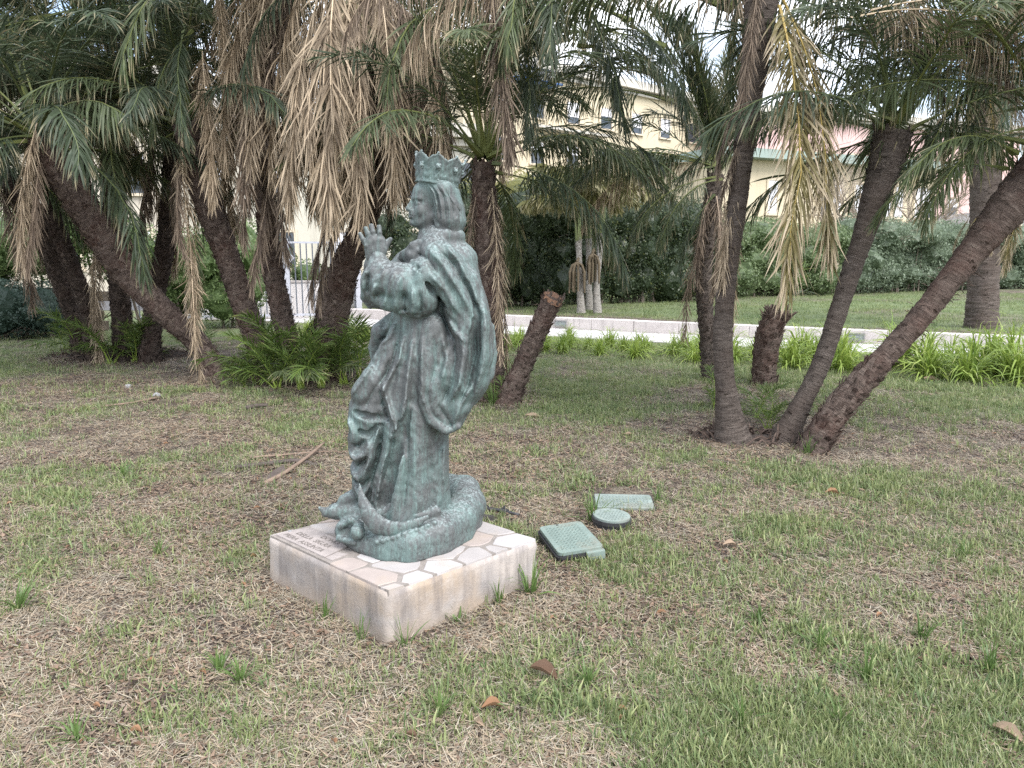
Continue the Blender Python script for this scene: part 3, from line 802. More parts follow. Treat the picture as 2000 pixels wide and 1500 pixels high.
# ---- middle clump
b1, tb1 = palm('reddish shaggy palm trunk leaning left beside the white railing', (520, 738), [(503, 670), (478, 600), (440, 490), (405, 400), (378, 310), (362, 245)], [0.16, 0.15, 0.155, 0.165, 0.15], M_TR_RED, 21,
               plan=[('up', 4, 0, None), ('mid', 7, 0, None), ('out', 8, 0, None), ('low', 2, 90, 100)], scale=0.85, dead=[('dead_dark', 3, 0, None)])
b2, tb2 = palm('tall palm wrapped in hanging dead fronds in front of the white railing', (575, 742), [(556, 640), (532, 520), (518, 380), (512, 200), (515, 20), (520, -90)], [0.14, 0.13, 0.13, 0.14, 0.15], M_TR_RED, 22,
               plan=FULL, dead=[('dead_low', 1, 0, None), ('dead_hang', 6, -80, 100)])
b3, tb3 = palm('thick palm with split boots leaning right behind the praying hands', (630, 744), [(640, 660), (668, 540), (706, 450), (728, 370), (735, 290), (725, 120), (715, -60)], [0.24, 0.21, 0.155, 0.155, 0.18, 0.17], M_TR_RED, 23,
               plan=FULL, dead=[('dead_low', 8, -90, 100), ('dead_hang', 16, -90, 110), ('dead_hang', 6, 0, None)])
# ---- palm behind the statue and the sawn stump beside it
c1, tc1 = palm('slender palm with green erect leaf stalks standing just behind the statue', (950, 778), [(957, 690), (956, 600), (951, 480), (946, 390), (945, 318)], [0.165, 0.15, 0.14, 0.135, 0.12], M_TR_RED, 31,
               plan=[('up', 8, 0, None), ('mid', 8, 0, None), ('out', 6, 0, None), ('low', 4, 45, 100)], scale=0.86, dead=[('dead_thin', 5, 0, None)])
P = px_trunk((985, 788), [(1010, 740), (1040, 670), (1066, 612), (1081, 580)])
c2 = thing('palm_stump', 'sawn off leaning palm stump with a fibrous reddish cut end', 'palm stump', (P[0].x, P[0].y, 0))
pp, rr, fr = trunk_parts(c2, P, [0.125, 0.105, 0.105, 0.11], M_TR_RED, 33, 'rough', 1.35)
bm = bmesh.new()
def stump_cut(top, t, r, seed):
    mb = MB(); rg = random.Random(seed); n = 20
    a = Vector((0, 1, 0)); a = (a - t * a.dot(t)).normalized(); b = t.cross(a)
    rings = [(1.04, -0.05), (1.03, 0.0), (0.85, 0.012), (0.5, 0.02)]
    for f, h in rings:
        for k in range(n):
            th = 2 * PI * k / n
            q = top + (a * math.cos(th) + b * math.sin(th)) * r * f * rg.uniform(0.96, 1.05) + t * (h + rg.uniform(-0.008, 0.010) + 0.03 * math.cos(th))
            mb.v.append(tuple(q))
    for i in range(len(rings) - 1):
        for k in range(n): mb.f.append((i * n + k, i * n + (k + 1) % n, (i + 1) * n + (k + 1) % n, (i + 1) * n + k))
    mb.f.append(tuple((len(rings) - 1) * n + k for k in range(n)))
    return mb
mb = stump_cut(pp[-1] - c2.location, fr[-1][0], rr[-1], 3); mb.build('cut_face', M_CUT, c2, smooth=True)

# ---- right clump
d1, td1 = palm('upright grey ringed palm trunk in front of the kerb wall', (1432, 862), [(1420, 780), (1412, 680), (1418, 560), (1436, 430), (1458, 250), (1478, 90), (1494, -60), (1504, -150)], [0.145, 0.084, 0.080, 0.078, 0.082, 0.10, 0.13, 0.15], M_TR_GREY, 41, 'ring',
               plan=[('up', 4, 0, None), ('mid', 6, 0, None), ('out', 5, 0, None), ('low', 1, 90, 120)], scale=0.85, flare=1.35)
d2, td2 = palm('small palm with split pale bark behind the upright grey trunk', (1392, 742), [(1384, 690), (1378, 610), (1374, 540), (1384, 440), (1398, 340)], [0.105, 0.095, 0.10, 0.10, 0.10], M_TR_GREY, 42, 'rough',
               plan=[('up', 5, 130, 60), ('mid', 3, 120, 70), ('mid', 2, 10, 40)], scale=0.80, dead=[('dead_dark', 2, -120, 50), ('dead_thin', 2, -60, 120)])
d3, td3 = palm('short broken palm stump with a shaggy dead top and one green sprout', (1492, 752), [(1494, 700), (1503, 650), (1520, 606)], [0.12, 0.14, 0.16, 0.13], M_TR_RED, 43, 'rough',
               plan=None, name='palm_stump')
d4, td4 = palm('slim dark palm trunk leaning right in the right hand clump', (1525, 862), [(1560, 800), (1602, 715), (1640, 600), (1688, 455), (1722, 350), (1744, 258)], [0.120, 0.080, 0.078, 0.076, 0.084, 0.12, 0.15], M_TR_GREY, 44, 'ring',
               plan=[('up', 4, 0, None), ('mid', 8, 0, None), ('out', 6, 90, 150)], scale=0.72, flare=1.3)
d5, td5 = palm('thick rough palm trunk leaning hard right out of the clump', (1578, 880), [(1628, 810), (1692, 735), (1780, 640), (1862, 540), (1940, 440), (2010, 365), (2075, 290)], [0.095, 0.112, 0.092, 0.092, 0.108, 0.165, 0.20], M_TR_RED, 45, 'mid',
               plan=[('up', 4, 0, None), ('mid', 8, 0, None), ('out', 6, 60, 130)], scale=0.9)

# ------------------------------------------------------------------ single fronds the photograph shows clearly
def at(u, v, y): return at_y(u, v, y)
LEFT, RIGHT, CAMW, AWAY = PI, 0.0, -PI / 2, PI / 2
F_ = put_frond
# hanging dead curtain of the tall middle palm
y3 = tb3.y
for u, v, y, az, s, k in ((640, -40, y3 - 0.9, 200, 1.0, 0), (600, -70, y3 - 0.8, 190, 0.95, 2), (690, -30, y3 - 1.0, 250, 1.05, 0), (735, -60, y3 - 0.95, 300, 1.0, 2), (770, -40, y3 - 0.8, 320, 0.95, 1),
                          (660, -90, y3 - 1.1, 260, 1.15, 3), (700, 10, y3 - 1.0, 280, 1.0, 0), (620, 0, y3 - 1.0, 230, 0.95, 3), (750, 0, y3 - 0.9, 310, 0.9, 4), (580, -80, y3 - 0.7, 180, 0.9, 1), (790, -90, y3 - 0.7, 340, 1.0, 1)):
    F_(b3, 'dead_hang', at(u, v, y), R(az), s, k=k)
y2 = tb2.y
for u, v, az, s, k in ((500, -60, 200, 0.9, 0), (530, -70, 250, 0.95, 2), (545, -50, 300, 0.95, 3), (520, 30, 240, 0.9, 1)):
    F_(b2, 'dead_hang', at(u, v, y2 - 0.45), R(az), s, k=k)
for u, v, az, s, k in ((522, 230, 250, 1.2, 0), (545, 260, 285, 1.2, 1), (533, 300, 265, 1.25, 2)):
    F_(b2, 'dead_dark', at(u, v, y2 - 0.20), R(az), s * 0.9, k=k)
for u, v, s, k in ((665, 330, 0.85, 1), (680, 340, 0.85, 4)):
    F_(b3, 'dead_dark', at(u + 30, v, y3 - 0.25), R(215), s * 1.35, tilt=0.12, k=k)
# dead fronds hanging to the ground on the left
F_(a5, 'dead_thin', at(66, 250, t5.y - 0.05), R(200), 0.70, k=0); F_(a5, 'dead_hang', at(72, 240, t5.y - 0.15), R(250), 0.72, k=0)
F_(a5, 'dead_thin', at(182, 495, 11.6), R(250), 0.68, k=0); F_(a5, 'dead_hang', at(186, 490, 11.6), R(290), 0.68, k=2)
F_(b1, 'dead_thin', at(356, 262, 9.75), R(275), 1.12, k=0); F_(b1, 'dead_thin', at(372, 480, 9.55), R(290), 0.80, k=1)
F_(b1, 'hang', at(375, 60, 9.4), R(240), 0.62, k=1); F_(b1, 'hang', at(360, 50, 9.4), R(280), 0.68, k=0); F_(b1, 'dead_hang', at(395, 100, 9.6), R(290), 0.75, k=3)
F_(b1, 'dead_hang', at(425, -30, 9.7), R(300), 0.55, k=0); F_(b1, 'hang', at(390, 420, 10.3), R(280), 0.62, k=1)
F_(a5, 'hang', at(195, 60, 10.2), R(250), 0.68, k=0); F_(a5, 'hang', at(180, 40, 10.2), R(230), 0.60, k=2)
F_(a4, 'dead_dark', at(302, 280, 11.6), R(260), 1.25, k=1)
# feathery curtains along the top left
for u, v, y, az, s, k in ((300, 60, 9.8, 175, 1.05, 0), (420, 40, 9.6, 180, 1.1, 1), (160, 150, 9.9, 178, 0.9, 2), (560, 20, 10.0, 175, 1.0, 0), (-40, 60, 10.2, 5, 0.9, 1), (60, 40, 10.4, 0, 1.0, 2), (250, -40, 10.0, 185, 1.1, 1), (330, -80, 10.5, 170, 1.1, 2), (480, -60, 10.4, 5, 1.0, 0)):
    F_(a5 if u < 280 else b1, 'curtain', at(u, v, y), R(az), s, k=k)
# greens between the middle clump and the statue
for key, u, v, y, az, s in (('up', 840, 160, 9.6, 100, 0.7), ('mid', 870, 60, 9.4, 60, 0.8), ('low', 830, 60, 9.3, 230, 0.8), ('low', 1040, 40, 9.2, 300, 0.8), ('out', 990, 20, 9.2, 0, 0.9),
                            ('out', 1010, 60, 9.4, 20, 0.8), ('low', 900, 20, 9.3, 250, 0.9), ('hang', 780, 250, 9.9, 270, 0.6), ('out', 950, 300, 8.6, 5, 0.85), ('curtain', 950, 290, 8.6, 18, 0.95), ('out', 950, 290, 8.5, -18, 0.8), ('mid', 955, 280, 8.6, 8, 0.9), ('curtain', 1230, 40, 8.2, 200, 0.75), ('low', 1080, 60, 8.6, 330, 0.85), ('low', 1010, -40, 8.5, 285, 0.85), ('low', 1070, -50, 8.4, 250, 0.8), ('hang', 1120, -30, 8.3, 300, 0.75), ('low', 1160, -40, 8.4, 225, 0.8), ('hang', 1040, 20, 8.4, 270, 0.7), ('curtain', 1290, 150, 8.8, 178, 0.8), ('curtain', 1320, 200, 9.0, 185, 0.85), ('out', 1300, 90, 8.6, 170, 0.8), ('low', 560, 330, 10.8, 190, 0.6), ('low', 580, 340, 10.6, 160, 0.6)):
    F_(c1 if u > 700 else b2, key, at(u, v, y), R(az), s)
for u, v, az, s in ((1120, -40, 330, 0.9), (960, -60, 280, 0.75), (1060, -60, 200, 0.9), (1180, -50, 190, 0.9), (1240, -70, 180, 1.0)):
    F_(d1, 'dead_out' if u > 1000 else 'dead_hang', at(u, v, 7.6), R(az), s)
for key, u, v, y, az, s in (('out', 1430, 20, 7.2, 175, 0.95), ('curtain', 1440, 10, 7.4, 170, 0.95), ('low', 1180, 60, 8.0, 300, 0.7), ('low', 1130, 90, 8.2, 330, 0.75), ('out', 1200, 20, 8.0, 190, 0.8)):
    F_(d1, key, at(u, v, y), R(az), s)
# fronds of the small right palm: sprays to the left, erect ones, one broad leaf drooping to the lawn
for key, az, s, k in (('curtain', 172, 0.82, 0), ('out', 195, 0.78, 1), ('out', 158, 0.85, 2), ('low', 200, 0.62, 1), ('curtain', 188, 0.98, 2), ('out', 150, 0.95, 0), ('dead_out', 178, 0.80, 0), ('curtain', 165, 1.0, 1)):
    F_(d2, key, td2 + Vector((0, 0, 0.10)), R(az), s, k=k)
for az, s, k, tl in ((180, 0.92, 0, -0.14), (170, 0.85, 1, -0.05), (150, 0.80, 2, 0.0), (10, 0.82, 0, 0.0), (60, 0.75, 1, 0.0), (0, 0.70, 2, -0.2), (215, 0.8, 1, -0.1)): F_(d2, 'erect', td2 + Vector((0, 0, -0.05)), R(az), s, tilt=tl, k=k)
F_(d2, 'low', at(1408, 350, td2.y - 0.9), R(215), 0.56, k=0); F_(d2, 'low', at(1400, 345, td2.y - 0.8), R(195), 0.58, k=2); F_(d2, 'hang', at(1395, 380, td2.y - 0.8), R(200), 0.45, k=0)
# the half dead frond hanging from the upright trunk
F_(d1, 'yellow', at(1522, 10, 6.25), R(280), 0.93, k=0); F_(d1, 'yellow', at(1530, 0, 6.32), R(300), 0.86, k=1); 
F_(d1, 'dead_hang', at(1482, -30, 6.3), R(235), 0.40, k=1)
for u, v, az, s, k in ((1462, 150, 200, 0.55, 0), (1458, 240, 210, 0.45, 2)): F_(d1, 'dead_dark', at(u, v, 6.42), R(az), s, k=k)
F_(d1, 'dead_thin', at(1448, 330, 6.5), R(235), 0.42, k=0); F_(d1, 'dead_hang', at(1452, 300, 6.5), R(225), 0.45, k=0); F_(d1, 'dead_thin', at(1440, 370, 6.6), R(200), 0.40, k=1)
# right hand crown details
F_(d4, 'curtain', at(1745, 235, td4.y - 0.1), R(185), 0.50, k=0); F_(d4, 'out', at(1750, 235, td4.y), R(175), 0.6, k=2)
for u, v, y, az, s, k in ((1660, 35, 6.1, 350, 0.80, 0), (1700, 20, 6.25, 345, 0.85, 2), (1640, 60, 6.4, 340, 0.62, 1), (1860, -20, 6.0, 330, 0.75, 0), (1900, 10, 6.1, 335, 0.6, 2), (1560, 20, 6.6, 8, 0.7, 1)): F_(d5, 'dead_out', at(u, v, y), R(az), s, k=k)
F_(d5, 'low', at(1985, 300, 6.2), R(205), 0.60, tilt=0.45, k=0); F_(d5, 'low', at(1965, 330, 6.3), R(195), 0.55, tilt=0.30, k=2)
for key, u, v, az, s in (('curtain', 1990, 60, 175, 0.8), ('curtain', 1900, 20, 190, 0.8), ('out', 1860, 60, 180, 0.8), ('low', 2010, 130, 210, 0.7), ('out', 1980, 180, 160, 0.7), ('mid', 1780, 210, 150, 0.6), ('mid', 1720, 200, 30, 0.6), ('curtain', 1840, -30, 175, 0.9), ('curtain', 1620, -40, 5, 0.8)):
    F_(d5 if u > 1800 else d4, key, at(u, v, 6.7), R(az), s)
for key, u, v, y, az, s in (('curtain', 2030, 190, 6.2, 184, 0.72), ('low', 2010, 250, 6.1, 197, 0.55), ('yellow', 1985, 330, 6.2, 250, 0.34), ('curtain', 2040, 130, 6.4, 178, 0.8), ('low', 2000, 210, 6.3, 180, 0.6)): F_(d5, key, at(u, v, y), R(az), s)
# the shaggy stump's sprout and ruff of dry boots
F_(d3, 'sprout', td3, R(20), 0.72); F_(d3, 'sprout', td3, R(-40), 0.55); F_(d3, 'sprout_out', td3 + Vector((0, 0, 0.02)), R(0), 0.55)
mb = MB(); rg = random.Random(8)
for i in range(26):
    a = rg.uniform(0, 2 * PI); q = td3 - d3.location + Vector((math.cos(a), math.sin(a), 0)) * 0.12 + Vector((0, 0, rg.uniform(-0.16, 0.0)))
    d = Vector((math.cos(a) * 0.6, math.sin(a) * 0.6, rg.uniform(0.2, 1.0))) * rg.uniform(0.08, 0.2)
    mb.tube([q, q + d * 0.5, q + d], [0.018, 0.014, 0.005], 4)
mb.build('dry_boots', M_ROOT2, d3)

# fat palm on the upper lawn at the right
P = [on_z(1918, 640, UP_Z)]
P += [at_y(u, v, P[0].y) for u, v in ((1918, 600), (1921, 540), (1923, 480), (1924, 410), (1926, 300), (1928, 120))]
e1 = thing('palm_tree', 'stout grey palm trunk standing on the upper lawn beyond the wall', 'palm', (P[0].x, P[0].y, UP_Z))
P[0] = P[0] + Vector((0, 0, -0.05))
pe, rr, fr = trunk_parts(e1, P, [0.30, 0.27, 0.26, 0.27, 0.30, 0.36], M_TR_GREY, 51, 'ring', 1.15)
crown(e1, pe[-1], fr[-1][0], FULL, 1.0, 52); crown(e1, pe[-1] + Vector((0, 0, -0.3)), fr[-1][0], [('dead_low', 6, 0, None), ('yellow', 8, 0, None)], 0.55, 53, r0=0.25)
for i in range(7): put_frond(e1, 'yellow', at_y(1924, 425, P[1].y) + Vector((0.27 * math.cos(i * 0.9), 0.27 * math.sin(i * 0.9), 0)), i * 0.9, 0.30, k=i)

# ------------------------------------------------------------------ young shoots at the feet of the clumps
def shoot_word(s): return 'tall bright green' if s >= 0.95 else 'low bright green' if s < 0.7 else 'knee high bright green'
def shoot(p, label, n, sc_, seed, group='young palm shoots at the feet of the clumps', keys=('sprout', 'sprout_out')):
    rg = random.Random(seed)
    o = thing('palm_shoot', label, 'palm shoot', p, 0.0, group)
    for i in range(n):
        key = keys[0] if i < n * 0.55 else keys[1]
        put_frond(o, key, Vector(p) + Vector((rg.uniform(-0.04, 0.04), rg.uniform(-0.04, 0.04), -0.02)), rg.uniform(0, 2 * PI), sc_ * rg.uniform(0.75, 1.15), k=rg.randrange(9))
    return o
for i, (u, v, n, s) in enumerate(((500, 752, 7, 0.62), (545, 760, 8, 0.85), (590, 762, 9, 1.0), (625, 758, 7, 0.9), (672, 752, 7, 0.85), (700, 748, 6, 1.05), (460, 745, 6, 0.55), (560, 745, 7, 1.1), (650, 742, 6, 0.8), (478, 758, 6, 0.45), (530, 750, 6, 0.9))):
    shoot(on_z(u, v), shoot_word(s) + ' palm shoot in the middle clump, ' + ('under the trunk leaning left' if u < 540 else 'under the thick trunk leaning right' if u > 615 else 'below the dead fronds'), n, s, 100 + i)
for i, (u, v, n, s) in enumerate(((160, 700, 7, 0.95), (215, 712, 7, 0.8), (265, 708, 6, 0.9), (305, 704, 6, 0.75), (130, 690, 6, 0.7), (395, 722, 5, 0.7))):
    shoot(on_z(u, v), shoot_word(s) + ' palm shoot in the left thicket, ' + ('beside the far left trunks' if u < 200 else 'beside the upright dark trunk' if u < 285 else 'beside the long leaning trunk'), n, s, 130 + i)
shoot(on_z(975, 788), 'single small palm shoot between the statue and the sawn stump', 4, 0.40, 140)
for i, (u, v, n, s) in enumerate(((1500, 838, 8, 0.48), (1478, 815, 6, 0.50), (1395, 800, 6, 0.50))):
    shoot(on_z(u, v), 'dark green young palm shoot among the trunks of the right clump', n, s, 150 + i)
# root mats: low brown mounds of roots and boots under the clumps
def root_mound(cx, cy, rx, ry, h, label, seed):
    rg = random.Random(seed); n, m = 40, 7
    V, F = [], []
    for j in range(m + 1):
        f = j / m
        for k in range(n):
            th = 2 * PI * k / n
            r = (1 - f) * (1 + 0.25 * mnoise.noise(Vector((math.cos(th) * 2, math.sin(th) * 2, seed))))
            x, y = rx * r * math.cos(th), ry * r * math.sin(th)
            V.append((x, y, h * (1 - (1 - f) ** 2) * (0.7 + 0.6 * abs(mnoise.noise(Vector((x * 5, y * 5, seed))))) - 0.03 * (1 - f)))
    for j in range(m):
        for k in range(n): F.append((j * n + k, j * n + (k + 1) % n, (j + 1) * n + (k + 1) % n, (j + 1) * n + k))
    o = thing('root_mound', label, 'root mound', (cx, cy, 0))
    link('mound', mesh_np('mound', V, F, True), M_ROOT, o)
    mb = MB()
    for i in range(int(260 * rx)):
        th = rg.uniform(0, 2 * PI); r = rg.uniform(0.3, 1.08)
        p = Vector((rx * r * math.cos(th), ry * r * math.sin(th), max(0.0, h * (1 - r * r) * 0.8)))
        d = Vector((rg.uniform(-1, 1), rg.uniform(-1, 0.4), rg.uniform(-0.2, 0.9))).normalized() * rg.uniform(0.06, 0.20)
        mb.tube([p, p + d * 0.55, p + d + Vector((0, 0, -0.03))], [0.011, 0.009, 0.003], 3, cap=False)
    q = mb.build('root_tangle', M_ROOT2, o); q['kind'] = 'stuff'
root_mound(-3.25, 10.35, 1.25, 0.55, 0.20, 'brown root mound with dry boots under the middle clump', 5)
root_mound(-6.3, 12.1, 1.3, 0.5, 0.20, 'brown root mound under the left thicket', 6)
root_mound(2.35, 6.50, 0.62, 0.28, 0.05, 'flat mat of dry roots and litter between the trunks of the right clump', 8)
root_mound(1.93, 6.62, 0.30, 0.22, 0.07, 'small heap of dry roots at the foot of the upright grey palm', 7)
# ================================================================== hedges, shrubs and small trees
def mat_foliage(name, dark, lightc, yel=None, trans=0.3):
    g = NT(name); s = g.sep(g.attr('leaf'))
    c = g.mix(s[1], dark, lightc)
    if yel: c = g.mix(g.ramp(s[0], [(0.90, 0.0), (0.99, 0.8)]), c, yel)
    return g.leaf(c, trans, 0.45, 0.4)
M_HEDGE_D = mat_foliage('dark_hedge_leaf', (0.022, 0.036, 0.018), (0.066, 0.094, 0.042), (0.15, 0.16, 0.045))
M_HEDGE_M = mat_foliage('mid_hedge_leaf', (0.065, 0.102, 0.040), (0.180, 0.235, 0.105))
M_HEDGE_G = mat_foliage('grey_green_hedge_leaf', (0.085, 0.122, 0.072), (0.220, 0.270, 0.180))
M_HEDGE_L = mat_foliage('light_shrub_leaf', (0.070, 0.120, 0.040), (0.200, 0.270, 0.105))
M_HEDGE_B = mat_foliage('blue_green_shrub_leaf', (0.028, 0.052, 0.038), (0.080, 0.120, 0.092))
M_WOODG = plain('grey_shrub_wood', (0.14, 0.115, 0.09), 0.9, 0.2, 20)
def leaf_cloud(name, blobs, per_m2, leaf, mat, parent, seed, depth=0.22, smoothz=0.0):
    """leaves spread through the outer shell of a group of lobes, uneven outline, gaps between"""
    rg = np.random.RandomState(seed)
    PTS, NR = [], []
    for (c, r) in blobs:
        c = np.array(c, float); r = np.array(r if hasattr(r, '__len__') else (r, r, r), float)
        area = 4 * PI * ((r[0] * r[1]) ** 1.6 / 3 + (r[0] * r[2]) ** 1.6 / 3 + (r[1] * r[2]) ** 1.6 / 3) ** (1 / 1.6)
        n = int(area * per_m2)
        d = rg.normal(size=(n, 3)); d /= np.linalg.norm(d, axis=1)[:, None]
        lump = np.array([mnoise.fractal(Vector(tuple(c + q * r)) * 1.1, 1.0, 2.0, 3) for q in d])
        rad = 1 + 0.30 * lump - depth * rg.rand(n) ** 2.0
        PTS.append(c + d * r * rad[:, None]); NR.append(d)
    P = np.concatenate(PTS); N = np.concatenate(NR)
    ok = np.ones(len(P), bool)
    for (c, r) in blobs:             # drop what lies deep inside another lobe
        r = np.array(r if hasattr(r, '__len__') else (r, r, r), float)
        ok &= (((P - np.array(c)) / r) ** 2).sum(1) > 0.45
    ok &= P[:, 2] > 0.02
    P, N = P[ok], N[ok]; n = len(P)
    a = N + rg.normal(0, 0.65, (n, 3)); a /= np.linalg.norm(a, axis=1)[:, None]
    u = np.cross(a, rg.normal(size=(n, 3))); u /= np.linalg.norm(u, axis=1)[:, None]
    w = np.cross(a, u)
    L = leaf * rg.uniform(0.6, 1.35, n)[:, None]; W = L * rg.uniform(0.35, 0.6, n)[:, None]
    fold = a * L * 0.12
    V = np.stack([P - u * L * 0.5, P + w * W * 0.5 + fold, P + u * L * 0.5, P - w * W * 0.5 + fold], 1).reshape(-1, 3)
    F = np.arange(4 * n).reshape(n, 4)
    me = mesh_np(name, V - np.array(parent.location), F)
    clump = np.array([0.5 + 0.5 * mnoise.noise(Vector(tuple(p)) * 2.3) for p in P[:]])
    col = np.zeros((n, 4, 4), np.float32); col[:, :, 3] = 1
    col[:, :, 0] = rg.rand(n)[:, None]; col[:, :, 1] = np.clip(0.55 * clump + 0.5 * rg.rand(n), 0, 1)[:, None]
    at_ = me.color_attributes.new('leaf', 'FLOAT_COLOR', 'POINT'); at_.data.foreach_set('color', col.ravel())
    o = link(name, me, mat, parent)
    # closed core added as a dark backing, in the darker leaf tone, against see-through
    bm = bmesh.new()
    for (c, r) in blobs:
        r = np.array(r if hasattr(r, '__len__') else (r, r, r), float)
        b = bmesh.ops.create_icosphere(bm, subdivisions=3, radius=1.0)['verts']
        for v in b:
            f = 0.74 + 0.26 * mnoise.fractal(Vector(tuple(np.array(c) + np.array(v.co) * r)) * 1.1, 1.0, 2.0, 3) + 0.16 * mnoise.noise(v.co * 5.0)
            q = Vector(tuple(np.array(c) + np.array(v.co) * r * f)); q.z = max(q.z, parent.location.z - 0.02); v.co = q - parent.location
    me2 = bpy.data.meshes.new('backing_core'); bm.to_mesh(me2); bm.free()
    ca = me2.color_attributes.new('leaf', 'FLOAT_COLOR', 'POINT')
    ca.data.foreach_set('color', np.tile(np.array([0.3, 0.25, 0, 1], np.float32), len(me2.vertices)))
    link('backing_core', me2, mat, parent)
    return o
def shrub(name, label, cat, blobs, per_m2, leaf, mat, seed, z=0.0, stems=3):
    c = np.mean([b[0] for b in blobs], axis=0)
    o = thing(name, label, cat, (c[0], c[1], z))
    leaf_cloud('foliage', blobs, per_m2, leaf, mat, o, seed)
    mb = MB(); rg = random.Random(seed)
    for b in blobs:
        for i in range(stems):
            x, y = b[0][0] + rg.uniform(-0.4, 0.4) * 0.6, b[0][1] + rg.uniform(-0.4, 0.4) * 0.6
            p0 = Vector((x, y, z - 0.03)) - o.location; p1 = Vector((b[0][0] + rg.uniform(-0.3, 0.3), b[0][1] + rg.uniform(-0.3, 0.3), b[0][2] + rg.uniform(0, 0.5))) - o.location
            mb.tube([p0, (p0 + p1) / 2 + Vector((rg.uniform(-0.1, 0.1), 0, 0)), p1], [0.035, 0.028, 0.012], 5)
    mb.build('stems', M_WOODG, o)
    return o
def hedge_row(p, q, r, h, z, n, seed):
    rg = random.Random(seed); out = []
    for i in range(n):
        f = (i + 0.5) / n
        x, y = p[0] + (q[0] - p[0]) * f, p[1] + (q[1] - p[1]) * f
        for k in range(3):
            zz = z + h * (0.25 + 0.30 * k) + rg.uniform(-0.1, 0.1)
            out.append(((x + rg.uniform(-0.4, 0.4), y + rg.uniform(-0.25, 0.25), zz), (r * rg.uniform(0.85, 1.15), r * rg.uniform(0.8, 1.1), h * 0.27 * rg.uniform(0.9, 1.15))))
    return out
# hedge behind the fishtail palm (dark), then mid green and grey green towards the right
p0, p1, p2, p3, p4 = (-1.6, 20.8), (5.3, 24.2), (10.4, 28.0), (19.2, 33.0), (25.5, 36.6)
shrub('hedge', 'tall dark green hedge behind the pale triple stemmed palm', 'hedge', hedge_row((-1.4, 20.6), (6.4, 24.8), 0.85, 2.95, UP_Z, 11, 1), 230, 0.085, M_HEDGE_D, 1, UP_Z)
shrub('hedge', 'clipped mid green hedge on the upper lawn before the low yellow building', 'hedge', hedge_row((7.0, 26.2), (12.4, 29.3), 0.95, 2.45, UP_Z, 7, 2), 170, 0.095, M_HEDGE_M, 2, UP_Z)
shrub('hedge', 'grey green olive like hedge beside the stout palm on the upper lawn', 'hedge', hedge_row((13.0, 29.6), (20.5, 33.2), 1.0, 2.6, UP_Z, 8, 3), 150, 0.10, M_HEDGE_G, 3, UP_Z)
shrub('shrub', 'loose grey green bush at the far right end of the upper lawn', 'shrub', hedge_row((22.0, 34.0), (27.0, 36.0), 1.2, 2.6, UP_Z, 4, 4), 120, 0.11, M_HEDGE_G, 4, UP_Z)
# left: shrubs, stone wall and garden bushes behind the thicket
shrub('shrub', 'large light green shrub over the old stone wall at the left', 'shrub', [((-10.3, 15.9, 1.9), (1.1, 0.9, 0.9)), ((-9.4, 16.4, 2.3), (0.9, 0.8, 0.7)), ((-11.3, 15.6, 1.4), (1.0, 0.8, 1.0)), ((-8.6, 16.8, 1.7), (0.8, 0.7, 0.8))], 330, 0.075, M_HEDGE_L, 5)
shrub('shrub', 'dense blue green bush spreading in front of the old stone wall', 'shrub', [((-10.4, 14.9, 0.65), (0.9, 0.7, 0.65)), ((-9.5, 15.2, 0.55), (0.7, 0.6, 0.55)), ((-11.4, 14.8, 0.8), (0.9, 0.7, 0.8))], 420, 0.065, M_HEDGE_B, 6)
shrub('shrub', 'light green garden shrub growing behind the upright trunk of the thicket', 'shrub', [((-7.4, 17.2, 1.5), (0.9, 0.7, 0.8)), ((-6.4, 17.6, 1.8), (0.9, 0.7, 0.8)), ((-8.0, 17.6, 0.9), (1.0, 0.7, 0.8)), ((-6.6, 17.4, 0.8), (1.0, 0.6, 0.7))], 300, 0.075, M_HEDGE_L, 7)
shrub('shrub', 'green bush behind the bars of the railing', 'shrub', [((-6.9, 20.6, 1.5), (0.9, 0.6, 0.9)), ((-5.6, 21.1, 1.0), (0.7, 0.5, 0.6)), ((-7.9, 20.4, 1.7), (0.8, 0.6, 0.9))], 260, 0.08, M_HEDGE_L, 8)
shrub('shrub', 'dark evergreen bush between the statue and the railing end', 'shrub', [((-2.9, 21.6, 1.6), (0.8, 0.7, 1.0)), ((-2.2, 21.3, 1.0), (0.8, 0.7, 0.9)), ((-3.4, 21.8, 2.4), (0.7, 0.6, 0.6))], 260, 0.085, M_HEDGE_D, 9, UP_Z)
shrub('shrub', 'yellowish green tree top showing above the dark hedge', 'shrub', [((0.3, 24.6, 3.6), (1.3, 0.9, 0.8)), ((2.2, 25.4, 3.5), (1.2, 0.9, 0.8)), ((-1.2, 24.2, 3.3), (1.0, 0.8, 0.8))], 150, 0.10, mat_foliage('yellow_green_leaf', (0.13, 0.14, 0.045), (0.32, 0.30, 0.10)), 10, UP_Z)
# old stone wall
M_OLD = mat_render('old_stone', (0.20, 0.165, 0.135), (0.09, 0.08, 0.07))
ow = thing('stone_wall', 'old brown garden wall half hidden by shrubs at the left', 'wall', (-12.6, 16.3, 0), 0.12)
rg = random.Random(4)
for row in range(4):
    x = -3.0 + (0.2 if row % 2 else 0)
    while x < 3.2:
        w = rg.uniform(0.3, 0.55)
        MB().box((x + w / 2, rg.uniform(-0.02, 0.02), 0.11 + row * 0.22), (w - 0.015, 0.34, 0.205)).build('stone', M_OLD, ow, bevel=0.015)
        x += w
MB().box((0.1, 0, 0.92), (6.3, 0.42, 0.09)).build('coping', M_OLD, ow, bevel=0.012)
MB().box((0.1, 0.02, 0.44), (6.2, 0.28, 0.86)).build('core', M_JOINT, ow)

